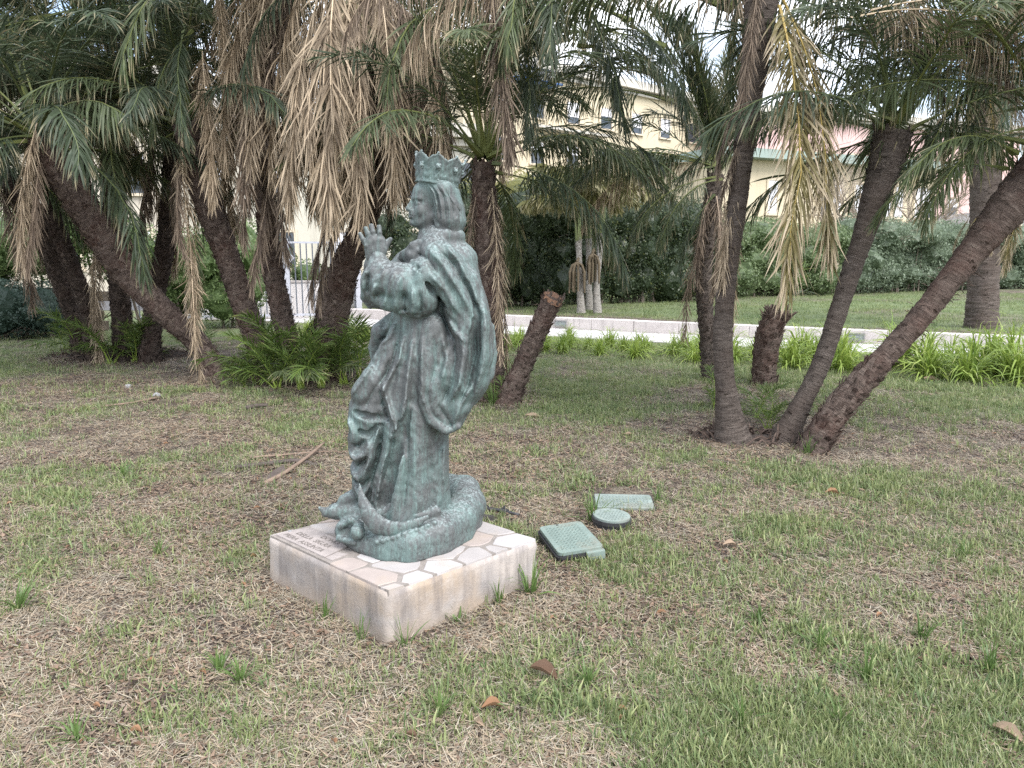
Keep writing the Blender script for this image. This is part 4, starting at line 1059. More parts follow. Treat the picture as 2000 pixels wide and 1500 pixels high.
# ------------------------------------------------------------------ pale triple stemmed palm (fishtail leaves)
M_FISH = mat_frond('fishtail_leaf', (0.19, 0.19, 0.070), (0.34, 0.30, 0.17), 0.1, 0.3)
M_PSTEM = mat_trunk('pale_ringed_stem', (0.20, 0.185, 0.165), (0.29, 0.27, 0.245), (0.39, 0.37, 0.34), (0.22, 0.195, 0.165))
M_SHAFT = plain('green_leaf_shaft', (0.20, 0.24, 0.10), 0.6, 0.2, 8)
M_FRUIT = plain('brown_fruit_string', (0.105, 0.080, 0.048), 0.8, 0.3, 30)
def fish_frond(seed):
    return frond_mesh('frond', 1.55, 48, -30, M_FISH, seed, n=40, ll=0.42, a0=70, a1=35, vee=12, grav=0.5, width=0.085, s0=0.18, curl=0.55, jit=2.0, petiole=0.02)
FR['fish'] = [fish_frond(900 + i) for i in range(4)]
fb = on_z(1152, 611, UP_Z)
fish = thing('fishtail_palm', 'pale triple stemmed palm with yellowish leaves and hanging fruit strings', 'palm', (fb.x, fb.y, UP_Z))
for i, (du, top, du2) in enumerate(((-15, 468, -18), (2, 462, 2), (17, 452, 26))):
    b = on_z(1150 + du, 612 - (6 if i == 1 else 0), UP_Z)
    P = [b, at_y(1148 + du, 560, b.y), at_y(1148 + (du + du2) / 2, 510, b.y), at_y(1148 + du2, top, b.y)]
    pts_, rr, fr = trunk_parts(fish, P, [0.11, 0.082, 0.075, 0.07], M_PSTEM, 60 + i, 'ring', 1.1)
    t = pts_[-1]; sh = t + (pts_[-1] - pts_[-6]).normalized() * 0.9
    mb = MB(); mb.tube([t - fish.location - Vector((0, 0, 0.04)), (t + sh) / 2 - fish.location, sh - fish.location], [0.084, 0.078, 0.05], 10); mb.build('leaf_shaft', M_SHAFT, fish, smooth=True)
    rg = random.Random(70 + i)
    for k in range(9):
        az = k * 2.4 + i
        put_frond(fish, 'fish', sh + Vector((0, 0, rg.uniform(-0.25, 0.1))), az, rg.uniform(0.85, 1.2), rg.uniform(-0.25, 0.2), k=k)
for k, (u, v, n) in enumerate(((1127, 512, 9), (1157, 495, 11))):
    c = at_y(u, v, fb.y - 0.35); mb = MB(); rg = random.Random(80 + k)
    top = c - fish.location
    mb.tube([top + Vector((0.12, 0.3, -0.02)), top + Vector((0.05, 0.12, 0.10)), top], [0.03, 0.035, 0.04], 6)
    for j in range(n):
        dx, dy = rg.uniform(-0.20, 0.20), rg.uniform(-0.10, 0.10)
        mb.tube([top, top + Vector((dx * 0.7, dy, -0.08)), top + Vector((dx, dy, -0.25)), top + Vector((dx * 1.05, dy, -0.62 - rg.uniform(0, 0.15)))], [0.02, 0.03, 0.034, 0.022], 5)
    mb.build('fruit_cluster', M_FRUIT, fish)

# ------------------------------------------------------------------ leafless tree in front of the low yellow building
M_TWIG = plain('pale_bare_twig', (0.27, 0.22, 0.17), 0.85, 0.2, 12)
def bare_tree(label, base, h, seed, nb, spread=0.55):
    rg = random.Random(seed); o = thing('bare_tree', label, 'tree', base)
    mb = MB(); twigs = MB()
    def grow(p, d, L, r, lev):
        pts = [p]; q = p
        n = 4
        for i in range(n):
            d = (d + Vector((rg.uniform(-1, 1), rg.uniform(-1, 1), rg.uniform(-0.6, 0.8))) * 0.22).normalized()
            q = q + d * L / n; pts.append(q)
        (mb if lev < 1 else twigs).tube(pts, [r * (1 - 0.55 * i / n) for i in range(n + 1)], 6 if lev < 2 else 4, cap=False)
        if lev >= 4: return
        k = nb if lev == 0 else rg.choice((3, 4, 4))
        for i in range(k):
            f = rg.uniform(0.3, 1.0) if lev else rg.uniform(0.55, 1.0)
            a = pts[min(n, int(f * n))]
            nd = (d + Vector((rg.uniform(-1, 1), rg.uniform(-1, 1), rg.uniform(-0.9, 0.9))) * (spread + 0.35 * (lev > 0))).normalized()
            grow(a, nd, L * rg.uniform(0.48, 0.72), r * 0.45, lev + 1)
    grow(Vector((0, 0, -0.05)), Vector((0.03, 0, 1)), h * 0.40, 0.13, 0)
    mb.build('trunk', M_TWIG, o); twigs.build('branches', M_TWIG, o)
    return o
for u, y, h, sd, lab in ((1700, 34.5, 10.5, 3, 'leafless pale tree with tangled twigs behind the hedge between the leaning trunks'), (1590, 32.0, 9.5, 9, 'leafless pale tree with fine twigs behind the hedge beside the yellowing frond'), (1810, 36.5, 10.5, 14, 'leafless pale tree behind the grey green hedge')):
    bare_tree(lab, Vector((at_y(u, 500, y).x, y, UP_Z)), h, sd, 8, 0.8)

# ------------------------------------------------------------------ day lilies along the path
def mat_strap(name, a, b, trans=0.35):
    g = NT(name); s = g.sep(g.attr('leaf')); rn = g.rnd()
    c = g.mix(s[1], a, b)
    c = g.mix(g.math('MULTIPLY', rn, 0.5), c, tuple(x * 0.7 for x in a))
    c = g.mix(g.ramp(g.math('ADD', g.math('MULTIPLY', s[0], 0.6), g.math('MULTIPLY', s[1], 0.5)), [(0.9, 0.0), (1.05, 0.7)]), c, (0.32, 0.30, 0.13))
    return g.leaf(c, trans, 0.45, 0.4)
M_LILY = mat_strap('day_lily_leaf', (0.175, 0.270, 0.048), (0.390, 0.480, 0.110))
def blades(name, n, L, spread, width, droop, seed, mat, seg=4, up=1.0, lay=0.0, rbase=0.05):
    """tuft of arching blades; lay > 0 presses them to the ground (dry straw)"""
    rg = np.random.RandomState(seed); V, F, C = [], [], []
    for i in range(n):
        az = rg.uniform(0, 2 * PI); r = rbase * math.sqrt(rg.rand())
        a2 = rg.uniform(0, 2 * PI)
        p = np.array([r * math.cos(a2), r * math.sin(a2), 0.0])
        tilt = abs(rg.normal(0, spread)) if lay == 0 else rg.uniform(1.25, 1.52)
        d = np.array([math.sin(tilt) * math.cos(az), math.sin(tilt) * math.sin(az), math.cos(tilt) * up])
        ln = L * rg.uniform(0.5, 1.15); w = width * rg.uniform(0.7, 1.2)
        sd = np.array([-math.sin(az), math.cos(az), 0.0]); tw = rg.normal(0, 0.5); sd = sd * math.cos(tw) + np.array([0, 0, 1]) * math.sin(tw) * 0.6
        base = len(V); c = rg.rand(); cv = rg.normal(0, 0.16, 3)
        if lay: p[2] = rg.uniform(0.002, 0.018)
        for k in range(seg + 1):
            h = k / seg
            wf = (0.75 + 0.6 * h if h < 0.4 else 1.0) * (1 - h ** 2.2)
            if k < seg:
                V += [p - sd * w * wf * 0.5, p + sd * w * wf * 0.5]; C += [(h, c, 0, 1)] * 2
            else: V.append(p); C.append((1, c, 0, 1))
            p = p + d * ln / seg
            if lay: p[2] = max(0.003, p[2])
            d = d + np.array([0, 0, -droop * (0.4 + h)]) / seg * 3 + cv / seg; d /= np.linalg.norm(d)
        for k in range(seg - 1): F.append((base + 2 * k, base + 2 * k + 1, base + 2 * k + 3, base + 2 * k + 2))
        F.append((base + 2 * seg - 2, base + 2 * seg - 1, base + 2 * seg))
    me = mesh_np(name, V, F)
    a = me.color_attributes.new('leaf', 'FLOAT_COLOR', 'POINT'); a.data.foreach_set('color', np.array(C, np.float32).ravel())
    me.materials.append(mat); return me
LIL = [blades('leaves', 150, 1.0, 0.72, 0.036, 1.35, 300 + i, M_LILY, seg=5, rbase=0.14) for i in range(4)]
rg = random.Random(12)
li = 0
for t in np.arange(-3.2, 15.5, 0.52):
    for row in range(3):
        if rg.random() < 0.10: continue
        off = PATH_W + 1.15 + row * 0.62 + rg.uniform(-0.15, 0.15)
        p = wall_pt(t + rg.uniform(-0.2, 0.2) + row * 0.3, off, 0.0)
        far = p.x < 4.0
        lab = ('bright green day lily clump between the stump and the upright palm' if 0.0 < p.x < 3.6 else
               'bright green day lily clump behind the leaning palm trunks' if p.x >= 3.6 else
               'bright green day lily clump behind the statue')
        lab += (', row along the paving', ', middle row', ', row along the lawn')[row]
        o = thing('day_lily', lab, 'plant', p, rg.uniform(0, 6.28), 'day lilies along the path')
        q = link('leaves', LIL[li % 4], None, o, (0, 0, -0.01), None, rg.uniform(0.8, 1.1) * (0.50 + 0.40 * smooth(1.5, 6.5, p.x))); li += 1

# ================================================================== grass and thatch
def mat_grass(name, a, b, dryc, dryf):
    g = NT(name); s = g.sep(g.attr('leaf')); rn = g.math('DIVIDE', g.attr('rz', 'Fac'), 6.2832)
    c = g.mix(s[1], a, b)
    c = g.mix(g.ramp(rn, [(0.1, 0.0), (0.9, 0.6)]), c, tuple(x * y for x, y in zip(b, (1.15, 0.95, 0.8))))
    c = g.mix(g.ramp(g.math('ADD', g.math('MULTIPLY', s[0], 0.55), g.math('MULTIPLY', s[1], 0.55)), [(0.85 - dryf, 0.0), (1.05 - dryf, 0.9)]), c, dryc)
    return g.leaf(c, 0.30, 0.5, 0.3)
M_GRASS = mat_grass('lawn_grass', (0.088, 0.140, 0.054), (0.225, 0.285, 0.128), (0.46, 0.42, 0.31), 0.12)
M_GRASSL = mat_grass('lush_grass', (0.088, 0.140, 0.056), (0.220, 0.285, 0.130), (0.42, 0.40, 0.22), 0.0)
M_STRAW = mat_grass('dry_straw', (0.20, 0.172, 0.132), (0.42, 0.380, 0.300), (0.56, 0.52, 0.435), 0.2)
src = bpy.data.collections.new('tuft_sources')          # not linked to the scene: only instanced
def src_obj(me):
    o = bpy.data.objects.new(me.name, me); src.objects.link(o); return o
def tuft_coll(name, meshes):
    c = bpy.data.collections.new(name)
    for i, m in enumerate(meshes):
        o = bpy.data.objects.new('%s_%02d' % (name, i), m); c.objects.link(o)
    return c
C_SHORT = tuft_coll('short_tuft', [blades('short_tuft', 10, 0.066, 0.80, 0.0054, 0.5, 400 + i, M_GRASS, seg=2, rbase=0.07) for i in range(6)])
C_LUSH = tuft_coll('lush_tuft', [blades('lush_tuft', 14, 0.105, 0.75, 0.0058, 0.6, 420 + i, M_GRASSL, seg=2, rbase=0.06) for i in range(5)])
C_STRAW = tuft_coll('straw', [blades('straw', 20, 0.062, 0.4, 0.0066, 0.0, 440 + i, M_STRAW, seg=1, lay=1.0, rbase=0.11) for i in range(6)])
C_WEED = tuft_coll('weed_clump', [blades('weed_clump', 15, 0.072, 1.0, 0.0092, 0.7, 500 + i, M_GRASSL, seg=2, rbase=0.05) for i in range(6)])
C_FAR = tuft_coll('far_tuft', [blades('far_tuft', 22, 0.085, 0.7, 0.014, 0.4, 460 + i, M_GRASSL, seg=1, rbase=0.17) for i in range(4)])
def scatter(name, P, rz, sc_, coll, label):
    me = bpy.data.meshes.new(name)
    me.vertices.add(len(P)); me.vertices.foreach_set('co', np.asarray(P, np.float32).ravel()); me.update()
    a = me.attributes.new('rz', 'FLOAT', 'POINT'); a.data.foreach_set('value', np.asarray(rz, np.float32))
    a = me.attributes.new('sc', 'FLOAT', 'POINT'); a.data.foreach_set('value', np.asarray(sc_, np.float32))
    o = link(name, me); tag(o, label, name.replace('_', ' '), kind='stuff')
    ng = bpy.data.node_groups.new(name + '_scatter', 'GeometryNodeTree')
    ng.interface.new_socket('Geometry', in_out='INPUT', socket_type='NodeSocketGeometry')
    ng.interface.new_socket('Geometry', in_out='OUTPUT', socket_type='NodeSocketGeometry')
    N, Lk = ng.nodes, ng.links
    gi, go = N.new('NodeGroupInput'), N.new('NodeGroupOutput')
    ci = N.new('GeometryNodeCollectionInfo'); ci.inputs['Collection'].default_value = coll
    ci.inputs['Separate Children'].default_value = True; ci.inputs['Reset Children'].default_value = True
    ip = N.new('GeometryNodeInstanceOnPoints'); ip.inputs['Pick Instance'].default_value = True
    def named(n_):
        x = N.new('GeometryNodeInputNamedAttribute'); x.data_type = 'FLOAT'; x.inputs['Name'].default_value = n_; return x.outputs['Attribute']
    cx = N.new('ShaderNodeCombineXYZ'); Lk.new(named('rz'), cx.inputs[2])
    er = N.new('FunctionNodeEulerToRotation'); Lk.new(cx.outputs[0], er.inputs[0])
    m2p = N.new('GeometryNodeMeshToPoints')
    Lk.new(gi.outputs[0], m2p.inputs['Mesh']); Lk.new(m2p.outputs['Points'], ip.inputs['Points'])
    Lk.new(ci.outputs[0], ip.inputs['Instance']); Lk.new(er.outputs[0], ip.inputs['Rotation']); Lk.new(named('sc'), ip.inputs['Scale'])
    ri = N.new('GeometryNodeRealizeInstances'); Lk.new(ip.outputs['Instances'], ri.inputs[0]); Lk.new(ri.outputs[0], go.inputs[0])
    md = o.modifiers.new('scatter', 'NODES'); md.node_group = ng
    return o
rg = np.random.RandomState(77)
def inside_ped(x, y, m=0.0):
    d = Vector((x, y, 0)) - PC_
    return abs(d.dot(EX_)) < 0.474 + m and abs(d.dot(EY_)) < 0.438 + m
BOXES_XY = [(0.30, 4.03, 0.20), (0.60, 4.42, 0.13), (0.74, 4.86, 0.25)]
def field(n, dmin, dmax, gfun, over=1.12):
    """points in the wedge of ground in view (and a margin), even per area in log distance"""
    out = []
    while len(out) < n:
        m = 4000
        d = np.exp(rg.uniform(math.log(dmin), math.log(dmax), m)); x = rg.uniform(-1, 1, m) * (0.74 * d + 1.25)
        for xx, yy in zip(x, d):
            q = Vector((xx, yy, 0)) - W0
            if q.dot(WN) < PATH_W + 0.15: continue
            if inside_ped(xx, yy, -0.012): continue
            if any((xx - a) ** 2 + (yy - b) ** 2 < c * c * 0.8 for a, b, c in BOXES_XY): continue
            pr = gfun(xx, yy)
            if rg.rand() < pr: out.append((xx, yy, gz(xx, yy)))
            if len(out) >= n: break
    return np.array(out)
# short lawn grass, thicker where it grows well
P = field(22000, 1.5, 15.5, lambda x, y: 0.06 + 0.94 * green(x, y) ** 1.4)
dist = P[:, 1]
scatter('grass', P, rg.uniform(0, 6.28, len(P)), rg.uniform(0.55, 1.25, len(P)) * (0.75 + 0.06 * dist), C_SHORT, 'short patchy lawn grass around the statue')
P = field(5600, 1.5, 14, lambda x, y: 0.012 + max(0.0, green(x, y) - 0.58) * 1.2 * (0.35 + 0.65 * (fbm(x, y, 1.3, 2) > 0.05)))
scatter('tall_grass', P, rg.uniform(0, 6.28, len(P)), rg.uniform(0.45, 0.95, len(P)) * (0.8 + 0.035 * P[:, 1]), C_LUSH, 'taller bright green grass tufts in the lawn')
P = field(7000, 1.5, 10, lambda x, y: max(0.0, 0.10 + (green(x, y) - 0.25) * 1.1) * (0.12 + 0.88 * (fbm(x * 1.0 + 21, y, 2.4, 3) > 0.06)))
scatter('weedy_grass', P, rg.uniform(0, 6.28, len(P)), rg.uniform(0.5, 1.25, len(P)) * (0.85 + 0.03 * P[:, 1]), C_WEED, 'coarse weedy grass clumps spread over the lawn')
P = field(16000, 1.5, 14, lambda x, y: 0.25 + 0.75 * (1 - green(x, y)) * (0.5 + 0.5 * (fbm(x - 3, y, 1.1, 2) > -0.1)))
scatter('dry_thatch', P, rg.uniform(0, 6.28, len(P)), rg.uniform(0.6, 1.2, len(P)) * (0.8 + 0.05 * P[:, 1]), C_STRAW, 'dry straw and thatch lying on the bare soil')
M_LITTER = mat_grass('leaf_litter', (0.045, 0.032, 0.026), (0.30, 0.235, 0.185), (0.44, 0.385, 0.32), -0.05)
C_LIT = tuft_coll('litter', [blades('litter', 10, 0.032, 0.4, 0.020, 0.0, 480 + i, M_LITTER, seg=1, lay=1.0, rbase=0.14) for i in range(6)])
P = field(12000, 1.5, 12, lambda x, y: 0.12 + 0.88 * (1 - green(x, y)) * (0.25 + 0.75 * (fbm(x + 5, y + 2, 0.9, 2) > 0.0)))
scatter('leaf_litter', P, rg.uniform(0, 6.28, len(P)), rg.uniform(0.5, 1.3, len(P)) * (0.8 + 0.05 * P[:, 1]), C_LIT, 'crumbled brown leaf litter between the grass')
# upper lawn
U = []
while len(U) < 8500:
    t, d = rg.uniform(-5, 24), 0.4 + 20 * rg.rand() ** 1.3
    if d < 1.2 and rg.rand() > 0.4: continue
    p = wall_pt(t, -d); U.append((p.x, p.y, UP_Z + (0.02 * fbm(p.x, p.y, 0.4) if 1.5 < d < 25 else 0)))
scatter('upper_grass', np.array(U), rg.uniform(0, 6.28, len(U)), rg.uniform(0.6, 1.3, len(U)), C_FAR, 'even green grass of the upper lawn beyond the wall')
# ================================================================== pedestal
PED_H = 0.23
PL, PF, PR = Vector((-1.222, 3.530, 0)), Vector((-0.516, 2.890, 0)), Vector((0.131, 3.480, 0))
PB = PL + PR - PF
PC = (PL + PR) / 2
EX = (PF - PL).normalized(); LX = (PF - PL).length       # along the left face
EY = (PR - PF).normalized(); LY = (PR - PF).length       # along the right face

def mat_concrete():
    g = NT('weathered_concrete'); v = g.world_pos()
    n1 = g.noise(v, 3.5, 6, 0.62); n2 = g.noise(v, 14, 6, 0.7); n3 = g.noise(v, 90, 4, 0.7)
    base = g.ramp(n1, [(0.30, (0.22, 0.203, 0.195)), (0.55, (0.32, 0.290, 0.272)), (0.72, (0.39, 0.345, 0.310))])
    c = g.mix(g.ramp(g.noise(v, 2.1, 4, 0.6), [(0.50, 0.0), (0.66, 0.75)]), base, (0.34, 0.262, 0.190))   # ochre stain
    m = g.n.new('ShaderNodeMapping'); m.inputs['Scale'].default_value = (9, 9, 0.8); g.l.new(v, m.inputs['Vector'])
    c = g.mix(g.ramp(g.noise(m.outputs[0], 1.6, 5, 0.65), [(0.45, 0.0), (0.64, 0.75)]), c, (0.17, 0.150, 0.142))  # run marks
    c = g.mix(g.ramp(n2, [(0.55, 0.0), (0.75, 0.5)]), c, (0.45, 0.41, 0.38))
    c = g.mix(g.ramp(n3, [(0.58, 0.0), (0.70, 0.35)]), c, (0.22, 0.19, 0.17))
    sx = g.n.new('ShaderNodeSeparateXYZ'); g.l.new(v, sx.inputs[0])
    low = g.math('ADD', sx.outputs[2], g.math('MULTIPLY', n2, 0.09))
    c = g.mix(g.ramp(low, [(0.045, 0.85), (0.135, 0.0)]), c, (0.29, 0.235, 0.185))    # splashed soil
    h = g.math('ADD', g.math('MULTIPLY', n2, 0.7), n3)
    return g.principled(c, 0.93, 0, g.bump(h, 0.7, 0.004), 0.2)
def mat_stone(name, tone):
    g = NT(name); v = g.world_pos()
    n1 = g.noise(v, 9, 6, 0.65); n2 = g.noise(v, 40, 5, 0.7)
    c = g.ramp(n1, [(0.3, tuple(t * 0.86 for t in tone)), (0.6, tone), (0.75, tuple(min(0.82, t * 1.06) for t in tone))])
    c = g.mix(g.ramp(n2, [(0.58, 0.0), (0.74, 0.4)]), c, (0.40, 0.34, 0.29))
    c = g.mix(g.ramp(g.noise(v, 5, 3, 0.5), [(0.56, 0.0), (0.72, 0.4)]), c, (0.36, 0.29, 0.22))
    return g.principled(c, 0.75, 0, g.bump(n2, 0.4, 0.003), 0.3)
M_CONC = mat_concrete()
M_STONES = [mat_stone('pale_flagstone', (0.36, 0.335, 0.325)), mat_stone('white_flagstone', (0.42, 0.40, 0.397)),
            mat_stone('pinkish_flagstone', (0.34, 0.29, 0.265))]
M_MORTAR = plain('mortar', (0.235, 0.208, 0.188), 0.95, 0.25, 25, bump=0.5)
M_PLAQUE = plain('plaque_stone', (0.30, 0.265, 0.25), 0.85, 0.18, 18, bump=0.3)
M_LETTER = plain('engraved_letter', (0.15, 0.132, 0.122), 0.9, 0.2, 30)

ped = thing('statue_pedestal', 'square concrete pedestal paved with irregular white stones under the statue', 'pedestal', (PC.x, PC.y, 0))
def build_ped_body():
    # a block of small quads with worn edges and an uneven, undercut foot
    N, K = 48, 12
    verts, faces = [], []
    cor = [PL, PF, PR, PB]
    ring = []
    for s in range(4):
        a, b = cor[s], cor[(s + 1) % 4]
        for i in range(N): ring.append((a + (b - a) * (i / N), s, i / N))
    n = len(ring)
    for k in range(K + 1):
        t = k / K
        for (p, s, f) in ring:
            d = (p - PC)
            lean = 1.0 + 0.012 * (1 - t)
            q = PC + d * lean
            edge = min(f, 1 - f)
            z = -0.07 + t * (PED_H + 0.066)
            nz = mnoise.fractal(Vector((q.x * 7, q.y * 7, z * 9)), 1.0, 2.0, 4) * 0.006
            if k == K: nz -= 0.003 + 0.012 * abs(mnoise.noise(Vector((q.x * 19, q.y * 19, 1)))) ** 1.5
            if edge < 0.012: nz -= 0.008 + 0.030 * abs(mnoise.noise(Vector((q.x * 3, q.y * 3, z * 22))))
            q = q + d.normalized() * nz
            if k <= 1:
                q = PC + (q - PC) * (0.985 + 0.02 * mnoise.noise(Vector((q.x * 6, q.y * 6, 9))))
            verts.append((q.x - PC.x, q.y - PC.y, z))
    for k in range(K):
        for i in range(n):
            j = (i + 1) % n
            faces.append((k * n + i, k * n + j, (k + 1) * n + j, (k + 1) * n + i))
    top = [K * n + i for i in range(n)]
    c = len(verts); verts.append((0, 0, PED_H - 0.004))
    for i in range(n): faces.append((top[i], top[(i + 1) % n], c))
    return mesh_np('concrete_block', verts, faces, True)
link('concrete_block', build_ped_body(), M_CONC, ped)
def tp(a, b, z=PED_H):            # a along the left face (0..LX), b along the right face (0..LY)
    p = PL + EX * a + EY * b
    return (p.x - PC.x, p.y - PC.y, z)
MB().prism([tp(a, b)[:2] for a, b in ((0.012, 0.012), (LX - 0.012, 0.012), (LX - 0.012, LY - 0.012), (0.012, LY - 0.012))],
           PED_H - 0.02, PED_H + 0.006).build('mortar_bed', M_MORTAR, ped)
# crazy paving: Voronoi cells clipped to the top, shrunk and roughened, each a slab of its own
def clip(poly, p, nrm):
    out = []
    for i in range(len(poly)):
        a, b = poly[i], poly[(i + 1) % len(poly)]
        da, db = (a - p).dot(nrm), (b - p).dot(nrm)
        if da <= 0: out.append(a)
        if (da < 0) != (db < 0):
            t = da / (da - db); out.append(a + (b - a) * t)
    return out
rng = random.Random(21)
PLQ = (0.03, 0.025, 0.50, 0.215)        # plaque footprint a0,b0,a1,b1
seeds = []
tries = 0
while len(seeds) < 30 and tries < 4000:
    tries += 1
    a, b = rng.uniform(0, LX), rng.uniform(0, LY)
    if PLQ[0] - 0.02 < a < PLQ[2] + 0.04 and b < PLQ[3] + 0.04: continue
    if all((a - s.x) ** 2 + (b - s.y) ** 2 > 0.132 ** 2 for s in seeds): seeds.append(Vector((a, b)))
WT = {id(s_): rng.uniform(-0.0045, 0.0045) for s_ in seeds}
blk = [Vector((a, b)) for a in (0.08, 0.2, 0.32, 0.44) for b in (0.06, 0.16)]
for i, s in enumerate(seeds):
    poly = [Vector(q) for q in ((0.004, 0.004), (LX - 0.004, 0.004), (LX - 0.004, LY - 0.004), (0.004, LY - 0.004))]
    for o in seeds + blk:
        if o is s: continue
        d = o - s
        if d.length > 0.45: continue
        poly = clip(poly, s + d * (0.5 + (WT[id(s)] - WT.get(id(o), 0.0)) / (2 * d.length_squared)) - d.normalized() * rng.uniform(0.002, 0.009), d.normalized())
        if len(poly) < 3: break
    if len(poly) < 3: continue
    pts = []
    for k in range(len(poly)):
        a, b = poly[k], poly[(k + 1) % len(poly)]
        m = max(1, int((b - a).length / 0.05))
        for q in range(m):
            t = (q + (0.10 if q == 0 else 0.0)) / m
            p = a + (b - a) * t
            if q == 0: p = p + (s - p) * 0.03
            p = p + Vector((rng.uniform(-1, 1), rng.uniform(-1, 1))) * 0.004
            p.x = min(max(p.x, 0.010), LX - 0.010); p.y = min(max(p.y, 0.010), LY - 0.010)
            pts.append(p)
    z1 = PED_H + 0.007 + rng.uniform(0, 0.004)
    mb = MB()
    n = len(pts)
    low = [tp(p.x, p.y, PED_H - 0.012) for p in pts]
    mid = [tp(p.x, p.y, z1 - 0.003) for p in pts]
    hi = [tp(p.x + (s.x - p.x) * 0.03, p.y + (s.y - p.y) * 0.03, z1 + rng.uniform(-0.0008, 0.0008)) for p in pts]
    mb.add(low + mid + hi, [(k, (k + 1) % n, n + (k + 1) % n, n + k) for k in range(n)] +
           [(n + k, n + (k + 1) % n, 2 * n + (k + 1) % n, 2 * n + k) for k in range(n)] + [tuple(range(2 * n, 3 * n))])
    mb.build('flagstone', M_STONES[rng.choice((0, 1, 1, 0, 2))], ped)

# inscribed plaque at the left corner, in two slabs
plq = thing('inscribed_plaque', 'cracked pale stone plaque with engraved lettering set in the pedestal top', 'plaque', (PC.x, PC.y, 0))
mb = MB(); mb.prism([tp(a, b)[:2] for a, b in ((0.03, 0.03), (0.455, 0.03), (0.43, 0.105), (0.40, 0.20), (0.06, 0.205), (0.028, 0.12))], PED_H, PED_H + 0.012)
mb.build('slab', M_PLAQUE, plq)
mb = MB(); mb.prism([tp(a, b)[:2] for a, b in ((0.459, 0.03), (0.505, 0.035), (0.49, 0.13), (0.436, 0.106))], PED_H, PED_H + 0.010)
mb.build('broken_corner', M_PLAQUE, plq)
def text_obj(name, s, size, loc, rz, mat, parent, extrude=0.0008):
    cu = bpy.data.curves.new(name, 'FONT'); cu.body = s; cu.size = size; cu.extrude = extrude
    o = bpy.data.objects.new(name, cu); COL.objects.link(o)
    bpy.context.view_layer.update()
    me = bpy.data.meshes.new_from_object(o.evaluated_get(bpy.context.evaluated_depsgraph_get()))
    bpy.data.objects.remove(o, do_unlink=True)
    me.name = name; me.materials.clear()
    return link(name, me, mat, parent, loc, (0, 0, rz))
_rz = math.atan2(EX.y, EX.x)
for s, a, b, sz in (('DONO', 0.215, 0.152, 0.044), ('DELLA  SIG.RA', 0.085, 0.100, 0.044), ('PIERA  ASSUNTA', 0.06, 0.048, 0.044)):
    text_obj('lettering', s, sz, tp(a, b, PED_H + 0.0128), _rz, M_LETTER, plq)
# ================================================================== bronze statue (sculpted as distance fields)
YS = 3.52
ZT = PED_H + 0.010
PXM = at_y(801, 700, YS).x - at_y(800, 700, YS).x        # metres per photo pixel at the statue
def SP(u, v, dy=0.0): return np.array(at_y(u, v, YS + dy))

def surface_nets(D, org, h):
    """iso-surface of a sampled field, one vertex per mixed cell, quads across sign changes"""
    S = D < 0
    nx, ny, nz = D.shape
    c = np.zeros((nx - 1, ny - 1, nz - 1), np.int8)
    for i in (0, 1):
        for j in (0, 1):
            for k in (0, 1): c += S[i:nx - 1 + i, j:ny - 1 + j, k:nz - 1 + k]
    mixed = (c > 0) & (c < 8)
    idx = np.full(mixed.shape, -1, np.int32)
    cells = np.argwhere(mixed); idx[mixed] = np.arange(len(cells))
    acc = np.zeros((len(cells), 3)); cnt = np.zeros(len(cells))
    corners = [(i, j, k) for i in (0, 1) for j in (0, 1) for k in (0, 1)]
    for a in corners:
        for ax in range(3):
            if a[ax]: continue
            b = list(a); b[ax] = 1
            va = D[cells[:, 0] + a[0], cells[:, 1] + a[1], cells[:, 2] + a[2]]
            vb = D[cells[:, 0] + b[0], cells[:, 1] + b[1], cells[:, 2] + b[2]]
            m = (va < 0) != (vb < 0)
            t = va[m] / (va[m] - vb[m])
            p = np.tile(np.array(a, float), (m.sum(), 1)); p[:, ax] = t
            acc[m] += p; cnt[m] += 1
    V = (cells + acc / cnt[:, None]) * h + np.array(org)
    F = []
    for ax in range(3):
        sl0 = [slice(None)] * 3; sl1 = [slice(None)] * 3
        sl0[ax] = slice(0, -1); sl1[ax] = slice(1, None)
        A, B = S[tuple(sl0)], S[tuple(sl1)]
        e = np.argwhere(A != B)
        o1, o2 = (ax + 1) % 3, (ax + 2) % 3
        ok = (e[:, o1] > 0) & (e[:, o2] > 0) & (e[:, o1] < D.shape[o1] - 1) & (e[:, o2] < D.shape[o2] - 1)
        e = e[ok]
        flip = A[e[:, 0], e[:, 1], e[:, 2]]
        q = []
        for d1, d2 in ((-1, -1), (0, -1), (0, 0), (-1, 0)):
            g = e.copy(); g[:, o1] += d1; g[:, o2] += d2
            q.append(idx[g[:, 0], g[:, 1], g[:, 2]])
        q = np.stack(q, 1)
        q[~flip] = q[~flip][:, ::-1]
        F.append(q)
    F = np.concatenate(F); F = F[(F >= 0).all(1)]
    return V, F

